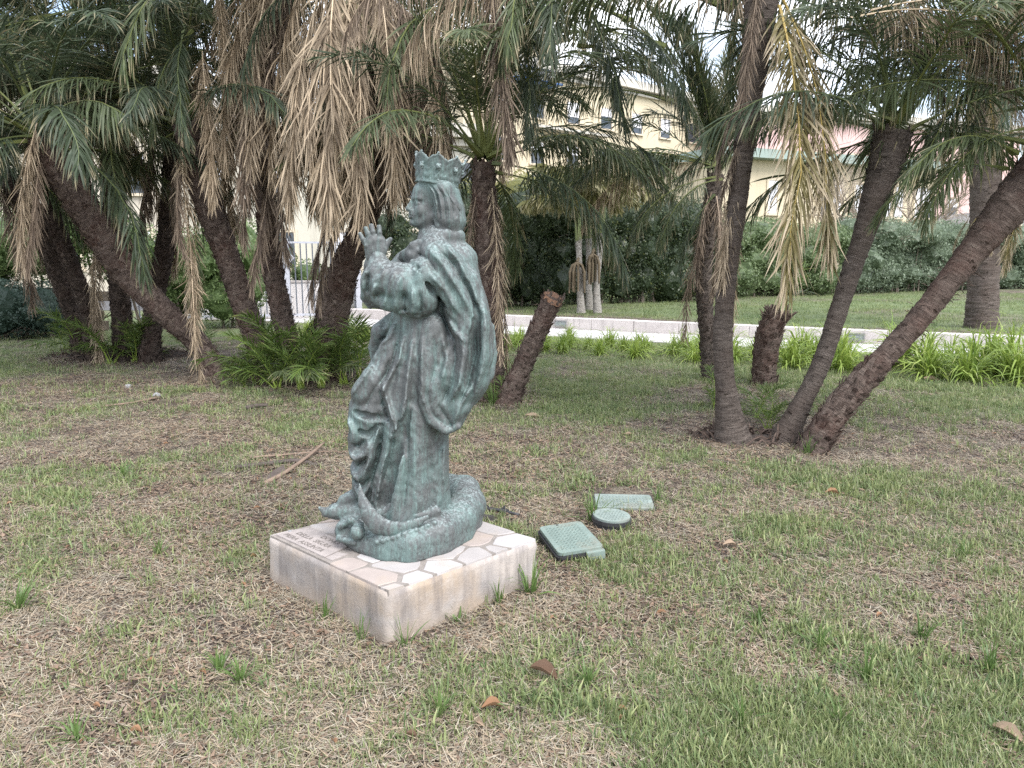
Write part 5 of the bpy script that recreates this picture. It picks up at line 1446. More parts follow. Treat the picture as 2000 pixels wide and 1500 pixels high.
class SDF:
    def __init__(self, lo, hi, h):
        self.kf = 1.0; self.h = h; self.lo = np.array(lo, float)
        self.n = np.ceil((np.array(hi) - self.lo) / h).astype(int) + 1
        self.D = np.full(self.n, 0.08, np.float32)
        self.ax = [self.lo[i] + h * np.arange(self.n[i]) for i in range(3)]
    def win(self, lo, hi, pad):
        a = np.clip(np.floor((np.array(lo) - pad - self.lo) / self.h).astype(int), 0, self.n)
        b = np.clip(np.ceil((np.array(hi) + pad - self.lo) / self.h).astype(int) + 1, 0, self.n)
        if (b <= a).any(): return None, None
        sl = tuple(slice(a[i], b[i]) for i in range(3))
        X = np.meshgrid(*[self.ax[i][sl[i]] for i in range(3)], indexing='ij', sparse=True)
        return sl, X
    def comb(self, sl, d, k, op):
        A = self.D[sl]
        d = d.astype(np.float32)
        if op == 'add':
            if k > 0:
                hh = np.clip(0.5 + 0.5 * (A - d) / k, 0, 1); self.D[sl] = A + (d - A) * hh - k * hh * (1 - hh)
            else: self.D[sl] = np.minimum(A, d)
        else:
            if k > 0:
                hh = np.clip(0.5 - 0.5 * (A + d) / k, 0, 1); self.D[sl] = A + (-d - A) * hh + k * hh * (1 - hh)
            else: self.D[sl] = np.maximum(A, -d)
    def cone(self, p, q, r0, r1, k=0.0, op='add', sy=1.0, pre=None):
        """capsule with changing radius; sy > 1 makes it deeper along y"""
        p, q = np.array(p, float), np.array(q, float)
        rm = max(r0, r1)
        ext = np.array([rm, rm * sy, rm])
        sl, X = self.win(np.minimum(p, q) - ext, np.maximum(p, q) + ext, k + 3 * self.h)
        if sl is None: return
        ps, qs = p.copy(), q.copy(); ps[1] /= sy; qs[1] /= sy
        d = qs - ps; L2 = max(1e-9, d.dot(d))
        x, y, z = X[0] - ps[0], X[1] / sy - ps[1], X[2] - ps[2]
        t = np.clip((x * d[0] + y * d[1] + z * d[2]) / L2, 0, 1)
        dist = np.sqrt((x - t * d[0]) ** 2 + (y - t * d[1]) ** 2 + (z - t * d[2]) ** 2) - (r0 + (r1 - r0) * t)
        self.comb(sl, dist, k, op)
    def chain(self, pts, k=0.0, op='add', sy=1.0):
        """pts: (u, v, dy, radius in photo pixels)"""
        for a, b in zip(pts[:-1], pts[1:]):
            self.cone(SP(*a[:3]), SP(*b[:3]), a[3] * PXM, b[3] * PXM, k * self.kf, op, sy)
    def ell(self, c, r, k=0.0, op='add', M=None):
        c = np.array(c, float); r = np.array(r, float)
        rm = np.full(3, r.max()) if M is not None else r
        sl, X = self.win(c - rm, c + rm, k + 3 * self.h)
        if sl is None: return
        x, y, z = X[0] - c[0], X[1] - c[1], X[2] - c[2]
        if M is not None:
            x, y, z = (M[0][0] * x + M[0][1] * y + M[0][2] * z, M[1][0] * x + M[1][1] * y + M[1][2] * z, M[2][0] * x + M[2][1] * y + M[2][2] * z)
        k0 = np.sqrt((x / r[0]) ** 2 + (y / r[1]) ** 2 + (z / r[2]) ** 2)
        k1 = np.sqrt((x / r[0] ** 2) ** 2 + (y / r[1] ** 2) ** 2 + (z / r[2] ** 2) ** 2) + 1e-9
        self.comb(sl, k0 * (k0 - 1) / k1, k, op)
    def folds(self, lines, ymax=None):
        """drapery relief: ridges (+) and furrows (-) along lines drawn over the body, carried through its depth"""
        px = self.ax[0][:, None]; pz = self.ax[2][None, :]
        F = np.zeros((self.n[0], self.n[2]), np.float32)
        for w, amp, pts in lines:
            P = [SP(*(p[:2])) for p in pts]
            best = np.full(F.shape, 9.0, np.float32)
            tt = np.zeros(F.shape, np.float32)
            nseg = len(P) - 1
            for i in range(nseg):
                ax_, az_ = P[i][0], P[i][2]; dx, dz = P[i + 1][0] - ax_, P[i + 1][2] - az_
                L2 = dx * dx + dz * dz + 1e-9
                t = np.clip(((px - ax_) * dx + (pz - az_) * dz) / L2, 0, 1)
                d = np.sqrt((px - ax_ - t * dx) ** 2 + (pz - az_ - t * dz) ** 2)
                m = d < best; best[m] = d[m]; tt[m] = ((i + t) / nseg)[m]
            wd = w * PXM * (0.75 + 0.5 * np.sin(PI * np.clip(tt, 0, 1)))
            env = np.clip(np.minimum(tt, 1 - tt) * 5, 0.15, 1)
            F += amp * PXM * env * (np.exp(-(best / (wd * 0.85)) ** 2) if amp > 0 else np.exp(-(best / (wd * 0.72)) ** 1.1))
        return F
    def mesh(self, name, smooth=2):
        V, Fc = surface_nets(self.D, self.lo, self.h)
        # a little smoothing takes the grid out of the surface
        if smooth:
            e = np.concatenate([Fc[:, [0, 1]], Fc[:, [1, 2]], Fc[:, [2, 3]], Fc[:, [3, 0]]])
            for _ in range(smooth):
                acc = np.zeros_like(V); cnt = np.zeros(len(V))
                for a, b in ((0, 1), (1, 0)):
                    for c in range(3): acc[:, c] += np.bincount(e[:, a], V[e[:, b], c], len(V))
                    cnt += np.bincount(e[:, a], minlength=len(V))
                V = V * 0.55 + 0.45 * acc / np.maximum(cnt, 1)[:, None]
        V = V - np.array([PC.x, PC.y, 0.0])
        return mesh_np(name, V, Fc, True)

def mat_bronze():
    g = NT('verdigris_bronze'); v = g.world_pos()
    pt = g.geo('Pointiness')
    def stretched(sx, sz):
        m = g.n.new('ShaderNodeMapping'); m.inputs['Scale'].default_value = (sx, sx, sz); g.l.new(v, m.inputs['Vector']); return m.outputs[0]
    big = g.noise(v, 4.5, 4, 0.55, 0.4); mid = g.noise(v, 16, 6, 0.66, 0.5); fine = g.noise(v, 75, 5, 0.72); grain = g.noise(v, 230, 3, 0.7)
    run = g.noise(stretched(30, 2.2), 1.6, 6, 0.68, 0.3); run2 = g.noise(stretched(70, 4.5), 1.6, 5, 0.7)
    base = g.ramp(fine, [(0.30, (0.060, 0.066, 0.067)), (0.55, (0.100, 0.105, 0.104)), (0.75, (0.140, 0.138, 0.134))])
    # verdigris: broad patches broken into run-off streaks
    fac = g.math('ADD', g.math('ADD', g.math('MULTIPLY', big, 0.42), g.math('MULTIPLY', run, 0.38)), g.math('MULTIPLY', fine, 0.22))
    verd = g.ramp(grain, [(0.3, (0.085, 0.130, 0.122)), (0.55, (0.130, 0.188, 0.178)), (0.8, (0.215, 0.290, 0.275))])
    c = g.mix(g.ramp(fac, [(0.475, 0.0), (0.60, 0.9)]), base, verd)
    bright = g.math('MULTIPLY', g.ramp(run2, [(0.56, 0.0), (0.68, 0.8)]), g.ramp(fac, [(0.49, 0.0), (0.58, 1.0)]))
    c = g.mix(g.math('MULTIPLY', bright, 1.0), c, (0.225, 0.335, 0.312))
    # hollows keep their verdigris, thin rubbed edges show pale bloom
    c = g.mix(g.ramp(pt, [(0.42, 0.7), (0.485, 0.0)]), c, (0.092, 0.150, 0.140))
    ridge = g.math('MULTIPLY', g.ramp(pt, [(0.525, 0.0), (0.60, 1.0)]), g.ramp(fine, [(0.42, 0.0), (0.60, 0.7)]))
    c = g.mix(ridge, c, (0.30, 0.375, 0.37))
    # lime specks, and a paler broken tone on what faces up
    sp = g.math('MULTIPLY', g.ramp(grain, [(0.66, 0.0), (0.72, 1.0)]), g.ramp(mid, [(0.45, 0.0), (0.60, 0.9)]))
    c = g.mix(sp, c, (0.46, 0.50, 0.50))
    up = g.n.new('ShaderNodeSeparateXYZ'); g.l.new(g.geo('Normal'), up.inputs[0])
    top = g.math('MULTIPLY', g.ramp(up.outputs[2], [(0.30, 0.0), (0.85, 1.0)]), g.ramp(fine, [(0.47, 0.0), (0.64, 0.6)]))
    c = g.mix(top, c, (0.33, 0.385, 0.39))
    rough = g.ramp(fine, [(0.3, 0.50), (0.7, 0.76)])
    h = g.math('ADD', g.math('MULTIPLY', mid, 0.5), g.math('ADD', g.math('MULTIPLY', fine, 0.45), g.math('MULTIPLY', grain, 0.2)))
    return g.principled(c, rough, 0.12, g.bump(h, 0.6, 0.004), 0.4)
M_BRONZE = mat_bronze()

statue = thing('bronze_statue', 'life-size green bronze statue of a crowned praying woman in robes', 'statue', (PC.x, PC.y, 0))

# ---------------------------------------------------------------- robed body
def sculpt_body():
    lo = np.minimum(SP(660, 1010, -0.3), SP(660, 440, 0.3)); hi = np.maximum(SP(1000, 440, 0.3), SP(1000, 440, -0.3))
    S = SDF((SP(655, 700, 0)[0] - 0.02, YS - 0.33, ZT + 0.06), (SP(985, 700, 0)[0] + 0.02, YS + 0.30, SP(850, 432, 0)[2]), 0.0051)
    k = 0.022
    S.kf = 0.6
    # dress from the hips to the ground
    S.chain([(838, 640, 0, 62), (826, 720, 0, 72), (806, 800, 0, 76), (798, 880, 0, 74), (800, 960, 0, 76), (796, 1010, 0, 84)], k, sy=1.25)
    S.chain([(845, 830, -0.02, 30), (846, 940, -0.02, 30), (852, 1000, -0.01, 34)], 0.03, sy=1.3)
    # forward leg and its wrapped cloth on the left
    S.chain([(790, 690, -0.06, 48), (748, 760, -0.08, 46), (728, 800, -0.08, 44)], 0.03)
    S.chain([(728, 800, -0.06, 44), (722, 860, -0.05, 40), (724, 915, -0.03, 37), (722, 950, -0.01, 34)], 0.03, sy=1.2)
    # knee flounce whose hem stands out over the shin
    S.chain([(764, 712, -0.11, 22), (735, 745, -0.13, 30), (716, 768, -0.13, 28), (716, 780, -0.12, 26)], 0.014)
    S.chain([(700, 776, -0.13, 12), (722, 790, -0.16, 10), (748, 798, -0.17, 9), (757, 780, -0.18, 9)], 0.012)
    # loops of the girdle cloth in front of the hips
    S.chain([(768, 628, -0.02, 18), (746, 648, 0.00, 20), (734, 680, 0.02, 14), (734, 708, 0.01, 9)], 0.014, sy=1.6)
    S.chain([(776, 650, -0.10, 16), (756, 680, -0.12, 14), (740, 702, -0.12, 11), (745, 728, -0.13, 9)], 0.012)
    # torso and chest
    S.chain([(858, 480, 0, 42), (842, 540, 0, 56), (828, 600, 0, 58), (826, 650, 0, 58)], k, sy=1.25)
    S.chain([(800, 512, 0.02, 16), (815, 560, 0, 36)], 0.03, sy=1.5)
    # neck root and collar
    S.chain([(838, 452, 0, 20), (842, 480, 0, 28)], 0.02)
    S.chain([(790, 498, -0.05, 9), (812, 482, -0.09, 11), (838, 470, -0.10, 11), (870, 460, -0.09, 12), (895, 462, -0.03, 14)], 0.016)
    S.chain([(788, 503, -0.03, 10), (808, 500, -0.09, 13), (835, 490, -0.12, 14)], 0.016)
    # cloak: back and shoulders
    S.chain([(880, 478, 0, 26), (895, 510, 0, 36), (897, 580, 0.0, 48), (905, 650, 0, 54), (906, 700, 0, 55), (890, 750, 0, 52)], k, sy=1.45)
    # cloak over the near shoulder, falling to the broad lobe
    S.chain([(846, 482, -0.13, 22), (866, 508, -0.16, 28), (880, 545, -0.17, 30), (898, 590, -0.16, 32), (917, 640, -0.14, 38), (918, 690, -0.13, 44), (902, 740, -0.14, 46), (888, 785, -0.14, 34), (879, 814, -0.14, 29)], 0.022)
    S.chain([(846, 640, -0.15, 28), (838, 700, -0.17, 26), (842, 745, -0.17, 28), (858, 790, -0.16, 28), (876, 815, -0.15, 27)], 0.022)
    S.chain([(900, 560, -0.10, 40), (915, 660, -0.08, 46), (912, 740, -0.08, 44)], 0.03)
    # rolled edges of the cloak
    S.chain([(806, 512, -0.17, 6), (832, 532, -0.215, 7), (855, 565, -0.225, 8), (876, 600, -0.215, 8), (905, 640, -0.20, 8)], 0.010)
    S.chain([(812, 700, -0.205, 6), (812, 745, -0.215, 7), (822, 785, -0.22, 7), (842, 822, -0.215, 8), (870, 840, -0.205, 9), (893, 832, -0.19, 8)], 0.012)
    S.chain([(958, 640, -0.03, 8), (962, 690, -0.03, 9), (957, 730, -0.04, 9), (936, 768, -0.06, 8), (914, 795, -0.09, 8)], 0.014)
    # near arm in its wide sleeve
    S.chain([(852, 505, -0.15, 32), (836, 545, -0.18, 36), (822, 575, -0.19, 36)], 0.028)
    S.chain([(822, 578, -0.18, 36), (786, 556, -0.17, 38), (752, 545, -0.15, 34), (739, 520, -0.14, 20), (738, 502, -0.135, 14)], 0.028)
    S.chain([(742, 540, -0.15, 28), (728, 552, -0.14, 20), (728, 566, -0.13, 20)], 0.02)
    S.chain([(735, 582, -0.15, 11), (760, 590, -0.19, 18), (795, 592, -0.21, 20), (826, 590, -0.20, 24)], 0.018)
    S.chain([(733, 585, -0.16, 7), (752, 600, -0.19, 6), (785, 610, -0.21, 6), (815, 616, -0.21, 6), (842, 604, -0.20, 6)], 0.010)
    # far arm and sleeve
    S.chain([(800, 520, 0.12, 34), (770, 560, 0.10, 36), (735, 550, 0.05, 30), (728, 520, 0.02, 16), (728, 500, 0.0, 12)], 0.025)
    S.chain([(718, 560, 0.03, 14), (713, 580, 0.04, 9), (723, 597, 0.04, 7)], 0.012)
    S.chain([(720, 575, 0.02, 12), (735, 590, 0.03, 12), (765, 596, 0.04, 14)], 0.012)
    # hollow between torso and forearms, seen under the chin
    S.chain([(776, 508, 0.00, 10), (790, 520, -0.03, 9)], 0.01, 'sub')
    # broad hollows
    S.chain([(733, 598, -0.03, 8), (752, 618, -0.06, 11), (748, 632, -0.08, 9)], 0.015, 'sub')
    S.chain([(812, 640, -0.255, 10), (806, 710, -0.25, 13), (803, 785, -0.24, 14)], 0.020, 'sub')
    S.chain([(797, 800, -0.235, 8), (780, 850, -0.225, 16), (764, 920, -0.205, 19), (752, 985, -0.185, 17)], 0.022, 'sub')
    S.chain([(888, 705, -0.275, 7), (884, 750, -0.275, 14), (872, 790, -0.262, 12)], 0.022, 'sub')
    S.chain([(932, 600, -0.205, 8), (928, 680, -0.215, 13), (908, 745, -0.235, 12)], 0.022, 'sub')
    S.chain([(858, 625, -0.25, 6), (864, 690, -0.262, 10), (856, 750, -0.262, 8)], 0.02, 'sub')
    S.chain([(768, 648, -0.19, 6), (776, 690, -0.20, 10), (766, 740, -0.205, 8)], 0.016, 'sub')
    S.chain([(702, 842, -0.165, 6), (722, 850, -0.17, 9), (742, 832, -0.18, 6)], 0.014, 'sub')
    S.chain([(704, 898, -0.150, 6), (722, 902, -0.15, 8), (738, 878, -0.16, 6)], 0.014, 'sub')
    S.chain([(842, 600, -0.275, 7), (866, 612, -0.26, 9), (880, 618, -0.25, 6)], 0.014, 'sub')
    S.chain([(812, 520, -0.235, 5), (832, 546, -0.25, 6), (852, 580, -0.25, 5)], 0.010, 'sub')
    # undercuts below the hems
    S.chain([(740, 606, -0.16, 8), (760, 618, -0.20, 10), (790, 630, -0.225, 11), (820, 634, -0.225, 10), (846, 620, -0.22, 8)], 0.012, 'sub')
    S.chain([(800, 800, -0.25, 8), (822, 826, -0.245, 9), (846, 852, -0.235, 11), (872, 866, -0.22, 12), (896, 856, -0.19, 9)], 0.012, 'sub')
    S.chain([(694, 806, -0.17, 6), (722, 814, -0.185, 8), (748, 818, -0.19, 7)], 0.012, 'sub')
    S.chain([(716, 715, -0.06, 7), (738, 728, -0.10, 7)], 0.010, 'sub')
    L = []
    def fold(w, a, *p): L.append((w, a, p))
    # sleeve
    fold(5, 5, (770, 520), (752, 548), (742, 580)); fold(5, -5, (764, 522), (757, 540), (748, 555))
    fold(6, 4, (790, 520), (775, 560), (762, 596)); fold(5, -4, (782, 530), (768, 570), (756, 592))
    fold(6, 5, (800, 530), (790, 570), (788, 606)); fold(9, -6, (806, 560), (802, 590), (806, 604))
    fold(5, 5, (820, 555), (822, 590), (818, 612)); fold(5, -4, (832, 560), (836, 590), (832, 606))
    fold(5, 3, (732, 520), (722, 545), (726, 572)); fold(4, -4, (738, 530), (732, 552), (730, 572))
    # cloak on the shoulder and back
    fold(7, 5, (842, 482), (872, 510), (905, 560), (930, 610)); fold(6, -5, (858, 482), (892, 516), (918, 562), (938, 606))
    fold(6, 4, (870, 468), (905, 510), (930, 560), (945, 610)); fold(5, -4, (820, 494), (846, 506), (868, 538))
    fold(6, 4, (850, 530), (878, 562), (902, 606)); fold(6, -4, (842, 545), (862, 575), (884, 600))
    fold(7, 6, (945, 560), (952, 620), (950, 690), (934, 750)); fold(7, -7, (930, 620), (932, 680), (918, 740), (900, 780))
    fold(6, 5, (905, 630), (912, 680), (905, 730), (885, 770)); fold(7, -6, (892, 640), (896, 690), (886, 740), (870, 775))
    fold(6, 4, (872, 640), (880, 690), (868, 740)); fold(6, -4, (856, 640), (860, 700), (850, 745))
    fold(5, 4, (836, 640), (836, 700), (836, 750), (850, 795)); fold(6, -4, (862, 770), (880, 800), (892, 820))
    fold(6, 4, (925, 740), (905, 775), (892, 812)); fold(5, -4, (940, 700), (926, 750), (906, 790))
    fold(5, 4, (880, 612), (896, 640), (920, 660)); fold(4, -4, (866, 604), (880, 636), (896, 660))
    # hips and knee
    fold(5, 5, (800, 640), (792, 690), (770, 730), (756, 770)); fold(5, -6, (788, 650), (776, 700), (758, 735))
    fold(6, 5, (818, 640), (812, 700), (806, 760), (796, 810)); fold(5, -5, (772, 690), (764, 720), (752, 742))
    fold(5, 4, (742, 700), (722, 730), (700, 762)); fold(5, -3, (756, 730), (738, 760), (726, 785))
    fold(5, 4, (784, 620), (770, 650), (752, 668)); fold(4, -4, (776, 640), (760, 656), (744, 662))
    fold(4, 4, (760, 730), (772, 770), (788, 815)); fold(4, -4, (752, 742), (762, 780), (778, 818))
    # lower dress: long falling folds
    fold(9, 6, (792, 800), (780, 850), (762, 905), (744, 960)); fold(8, 2.5, (800, 812), (797, 880), (786, 960), (778, 1000))
    fold(7, -7, (786, 820), (772, 880), (754, 940)); fold(12, 2.5, (824, 815), (826, 900), (834, 990))
    fold(8, -3, (811, 815), (806, 900), (798, 985)); fold(9, -3, (842, 840), (846, 920), (856, 990))
    fold(8, 2, (856, 848), (860, 920), (868, 985)); fold(5, 4, (872, 850), (871, 940))
    # shin cloth: slanting folds
    fold(7, 6, (690, 800), (704, 830), (700, 862)); fold(7, 6, (688, 866), (708, 880), (728, 868), (744, 830))
    fold(6, -6, (694, 850), (712, 858), (730, 840)); fold(7, 5, (690, 905), (712, 920), (734, 890), (752, 850))
    fold(6, -5, (688, 890), (706, 900), (724, 886)); fold(6, 5, (696, 940), (716, 955), (740, 925), (756, 880))
    fold(6, -5, (694, 925), (716, 938), (734, 915)); fold(4, 5, (756, 806), (744, 850), (728, 900), (716, 950))
    fold(5, -5, (762, 812), (752, 860), (738, 915), (726, 960)); fold(3, 3, (742, 930), (738, 955), (733, 968))
    F = S.folds(L) * 1.85
    # long-wave and hammered unevenness
    gx, gz = np.meshgrid(S.ax[0], S.ax[2], indexing='ij')
    F += 0.0018 * np.sin(gx * 95 + 3 * np.sin(gz * 23)) * np.sin(gz * 70 + 2 * np.sin(gx * 31))
    near = np.clip((YS + 0.05 - S.ax[1]) / 0.10, 0.25, 1.0).astype(np.float32)
    S.D = S.D - F[:, None, :] * near[None, :, None]
    return S.mesh('robed_body', 1)
link('robed_body', sculpt_body(), M_BRONZE, statue)

# ---------------------------------------------------------------- hands
def sculpt_hand(shift, dy, rev):
    c = SP(735 + shift, 470, dy)
    S = SDF(c - np.array([0.11, 0.05, 0.12]), c + np.array([0.11, 0.05, 0.10]), 0.0026)
    s = shift
    Y = dy
    S.chain([(728 + s, 500, Y, 13), (730 + s, 488, Y, 15), (729 + s, 474, Y, 16)], 0.010, sy=0.55)
    S.chain([(738 + s, 500, Y, 13), (741 + s, 486, Y, 14), (740 + s, 472, Y, 13)], 0.010, sy=0.55)
    for base, mid, tip, r in (((716, 478), (709, 467), (704, 457), 4.0), ((722, 470), (719, 457), (715, 446), 4.4),
                              ((731, 467), (728.5, 453), (726, 441), 4.6), ((741, 467), (741.5, 454), (741, 443), 4.5)):
        S.chain([(base[0] + s, base[1], Y, r + 0.6), (mid[0] + s, mid[1], Y - 0.004 * rev, r), (tip[0] + s, tip[1], Y + 0.003 * rev, r - 0.6)], 0.0035)
    S.chain([(744 + s, 492, Y, 8), (752 + s, 481, Y + 0.012 * rev, 6.5), (758 + s, 473, Y + 0.016 * rev, 5), (763 + s, 467.5, Y + 0.014 * rev, 4)], 0.006)
    for bx, by in ((716, 477), (722.5, 469), (731, 466), (741, 466)):      # knuckles
        S.ell(SP(bx + s, by + 3, Y - 0.012 * rev), (0.009, 0.008, 0.010), 0.008)
    return S.mesh('hand', 1)
h1 = link('hand', sculpt_hand(0, -0.135, 1), M_BRONZE, statue)
h2 = link('hand', sculpt_hand(-1.5, 0.0, -1), M_BRONZE, statue)

# ---------------------------------------------------------------- head
HC = SP(845, 397, 0)
HA = R(17)                                   # turned a little towards the camera from the pure profile
HT = R(9)                                    # chin slightly raised
_F = np.array([-math.cos(HA), -math.sin(HA), 0.0]); _Sd = np.array([math.sin(HA), -math.cos(HA), 0.0]); _U = np.array([0, 0, 1.0])
_F, _U = _F * math.cos(HT) + _U * math.sin(HT), _U * math.cos(HT) - _F * math.sin(HT)
HM = np.stack([_F, _Sd, _U])
def HP(f, s, u): return HC + _F * f + _Sd * s + _U * u
def sculpt_head():
    S = SDF(HC - np.array([0.135, 0.125, 0.16]), HC + np.array([0.165, 0.125, 0.11]), 0.0026)
    E = lambda f, s, u, rf, rs, ru, k=0.02, op='add': S.ell(HP(f, s, u), (rf, rs, ru), k, op, HM)
    C = lambda a, b, r0, r1, k=0.008, op='add': S.cone(HP(*a), HP(*b), r0, r1, k, op)
    E(-0.012, 0, 0.035, 0.094, 0.076, 0.085)
    E(0.026, 0, -0.030, 0.062, 0.060, 0.082)
    C((0.058, 0, -0.098), (0.062, 0, -0.090), 0.022, 0.022, 0.022)
    for s in (-1, 1):
        C((-0.005, s * 0.050, -0.060), (0.050, s * 0.020, -0.096), 0.018, 0.019, 0.022)
        E(0.055, s * 0.034, -0.045, 0.024, 0.022, 0.026, 0.016)             # cheek
        C((0.088, s * 0.012, 0.006), (0.068, s * 0.050, 0.006), 0.009, 0.007, 0.014)   # brow
        E(0.091, s * 0.031, -0.016, 0.016, 0.018, 0.012, 0.010, 'sub')       # socket
        E(0.069, s * 0.031, -0.017, 0.0150, 0.0160, 0.0115, 0.003)            # eyeball
        if s < 0: continue
        C((0.083, s * 0.016, -0.014), (0.083, s * 0.031, -0.0075), 0.003, 0.0034, 0.002)   # upper lid
        C((0.083, s * 0.031, -0.0075), (0.070, s * 0.047, -0.016), 0.0034, 0.003, 0.002)
        C((0.081, s * 0.018, -0.021), (0.080, s * 0.032, -0.026), 0.0024, 0.0026, 0.002)   # lower lid
        C((0.080, s * 0.032, -0.026), (0.070, s * 0.046, -0.020), 0.0026, 0.0024, 0.002)
        if s > 0: E(0.0845, s * 0.029, -0.017, 0.003, 0.0028, 0.0028, 0.001, 'sub')      # drilled pupil
    for s in (-1, 1):
        E(0.094, s * 0.013, -0.049, 0.010, 0.0075, 0.0075, 0.005)             # nostril wing
        E(0.099, s * 0.008, -0.0565, 0.005, 0.003, 0.003, 0.002, 'sub')
    E(0.046, 0, -0.018, 0.036, 0.046, 0.040, 0.012)
    E(0.060, 0, 0.040, 0.036, 0.054, 0.040, 0.03)                             # forehead
    C((0.076, 0, 0.006), (0.086, 0, -0.050), 0.012, 0.017, 0.008)
    C((0.090, 0, 0.004), (0.110, 0, -0.043), 0.0085, 0.0095, 0.010)
    E(0.109, 0, -0.046, 0.010, 0.009, 0.009, 0.006)
    E(0.072, 0, -0.068, 0.026, 0.030, 0.022, 0.018)                           # mouth mound
    for s in (-1, 1):
        C((0.0955, 0, -0.0665), (0.084, s * 0.021, -0.0715), 0.0065, 0.0035, 0.004)
        C((0.0945, 0, -0.0785), (0.084, s * 0.019, -0.0735), 0.0075, 0.0035, 0.004)
        C((0.1035, 0, -0.0725), (0.086, s * 0.024, -0.0725), 0.0020, 0.0016, 0.002, 'sub')
    C((0.086, -0.012, -0.089), (0.086, 0.012, -0.089), 0.004, 0.004, 0.006, 'sub')
    E(0.079, 0, -0.104, 0.015, 0.017, 0.014, 0.012)                           # chin
    # neck
    C((-0.012, 0, -0.06), (-0.010, 0, -0.20), 0.050, 0.055, 0.02)
    # hair: parted over the brow, drawn back over the ear to the nape
    H = lambda pts, k=0.010, **kw: S.chain(pts, k, **kw)
    for sg, Y in ((-1, -0.055), (1, 0.055)):
        H([(832, 358, Y * 0.55, 7), (850, 374, Y * 1.2, 10), (859, 398, Y * 1.3, 11), (862, 420, Y * 1.25, 13), (868, 440, Y * 1.0, 13)], 0.008)
        H([(845, 356, Y * 0.8, 12), (866, 372, Y * 1.25, 18), (872, 400, Y * 1.25, 19), (876, 428, Y * 1.1, 20), (880, 448, Y * 0.9, 16)], 0.012)
    H([(856, 362, 0, 30), (868, 385, 0, 29), (876, 410, 0, 28), (884, 432, 0, 24), (882, 450, 0, 19)], 0.02, sy=1.25)
    H([(882, 392, 0, 10), (892, 414, 0, 15), (893, 434, 0, 14), (889, 450, 0, 9)], 0.006, sy=1.5)
    H([(852, 430, -0.066, 5), (857, 442, -0.070, 6), (868, 449, -0.07, 8), (880, 452, -0.06, 9)], 0.010)
    L = []
    def fold(w, a, *p): L.append((w, a, p))
    fold(1.8, 3.0, (838, 362), (852, 380), (857, 402), (858, 425)); fold(1.6, -3.2, (842, 360), (857, 380), (862, 405), (864, 430))
    fold(1.8, 2.2, (846, 362), (862, 384), (867, 410), (868, 440)); fold(1.5, -2.6, (854, 362), (870, 386), (874, 412), (875, 444))
    fold(1.8, 2.0, (862, 364), (877, 388), (882, 414), (882, 448)); fold(1.5, -2.4, (872, 372), (884, 394), (889, 418), (887, 450))
    fold(1.6, 2.0, (880, 384), (893, 404), (897, 424), (892, 450)); fold(1.5, -2.2, (888, 396), (899, 414), (902, 434))
    F = S.folds(L)
    hair = np.clip((S.ax[0] - SP(836, 400)[0]) / 0.012, 0, 1)[:, None]
    S.D = S.D - (F * hair)[:, None, :]
    return S.mesh('head', 1)
head = link('head', sculpt_head(), M_BRONZE, statue)
tag(head, 'upturned head with a parted fall of hair')

# ---------------------------------------------------------------- crown
def build_crown():
    cb = SP(853, 362, 0); rb = 38.5 * PXM
    tilt = Matrix.Rotation(R(9.5), 3, 'Y')
    N, K = 120, 14
    vs, fs = [], []
    hgt = 0.128
    def top(a):      # eight lobes of the rim with knobbed tips
        t = (a / (2 * PI) * 8) % 1.0
        lobe = 0.80 + 0.17 * abs(math.cos(PI * t)) ** 0.9
        tip = 0.05 * math.exp(-((min(t, 1 - t)) / 0.09) ** 2)
        return lobe + tip + 0.03 * mnoise.noise(Vector((a * 9, 2, 0)))
    for side in (0, 1):
        for i in range(N):
            a = 2 * PI * i / N
            H = top(a) * hgt
            for k in range(K + 1):
                t = k / K
                r = rb * (1.0 + 0.04 * t + 0.16 * t ** 2.2)
                th = 0.0045 if side == 0 else -0.004
                z = t * H
                bn = 0.0
                if side == 0:
                    zz = z / hgt
                    if zz < 0.05 or 0.21 < zz < 0.26: bn = 0.005           # mouldings
                    elif zz < 0.21: bn = -0.001
                    else: bn = 0.006 * mnoise.noise(Vector((a * 16, zz * 16, 1))) + 0.005 * mnoise.noise(Vector((a * 40, zz * 34, 5)))
                p = Vector(((r + th + bn) * math.cos(a), (r + th + bn) * math.sin(a), z))
                p = tilt @ p
                vs.append((p.x + cb[0] - PC.x, p.y + cb[1] - PC.y, p.z + cb[2]))
    K1 = K + 1
    for side in (0, 1):
        b = side * N * K1
        for i in range(N):
            j = (i + 1) % N
            for k in range(K):
                f = (b + i * K1 + k, b + j * K1 + k, b + j * K1 + k + 1, b + i * K1 + k + 1)
                fs.append(f if side == 0 else f[::-1])
    o = N * K1
    for i in range(N):
        j = (i + 1) % N
        fs.append((i * K1 + K, j * K1 + K, o + j * K1 + K, o + i * K1 + K))
        fs.append((i * K1, o + i * K1, o + j * K1, j * K1))
    me = mesh_np('crown', vs, fs, True)
    return me, cb, rb, tilt, hgt
_cm, _cb, _rb, _tilt, _hg = build_crown()
crown = link('crown', _cm, M_BRONZE, statue); tag(crown, 'tall lobed crown with a studded band')
bm = bmesh.new(); bmesh.ops.create_icosphere(bm, subdivisions=2, radius=1.0); _ico = bpy.data.meshes.new('stud'); bm.to_mesh(_ico); bm.free()
_ico.polygons.foreach_set('use_smooth', np.ones(len(_ico.polygons), dtype=bool)); _ico.materials.append(M_BRONZE)
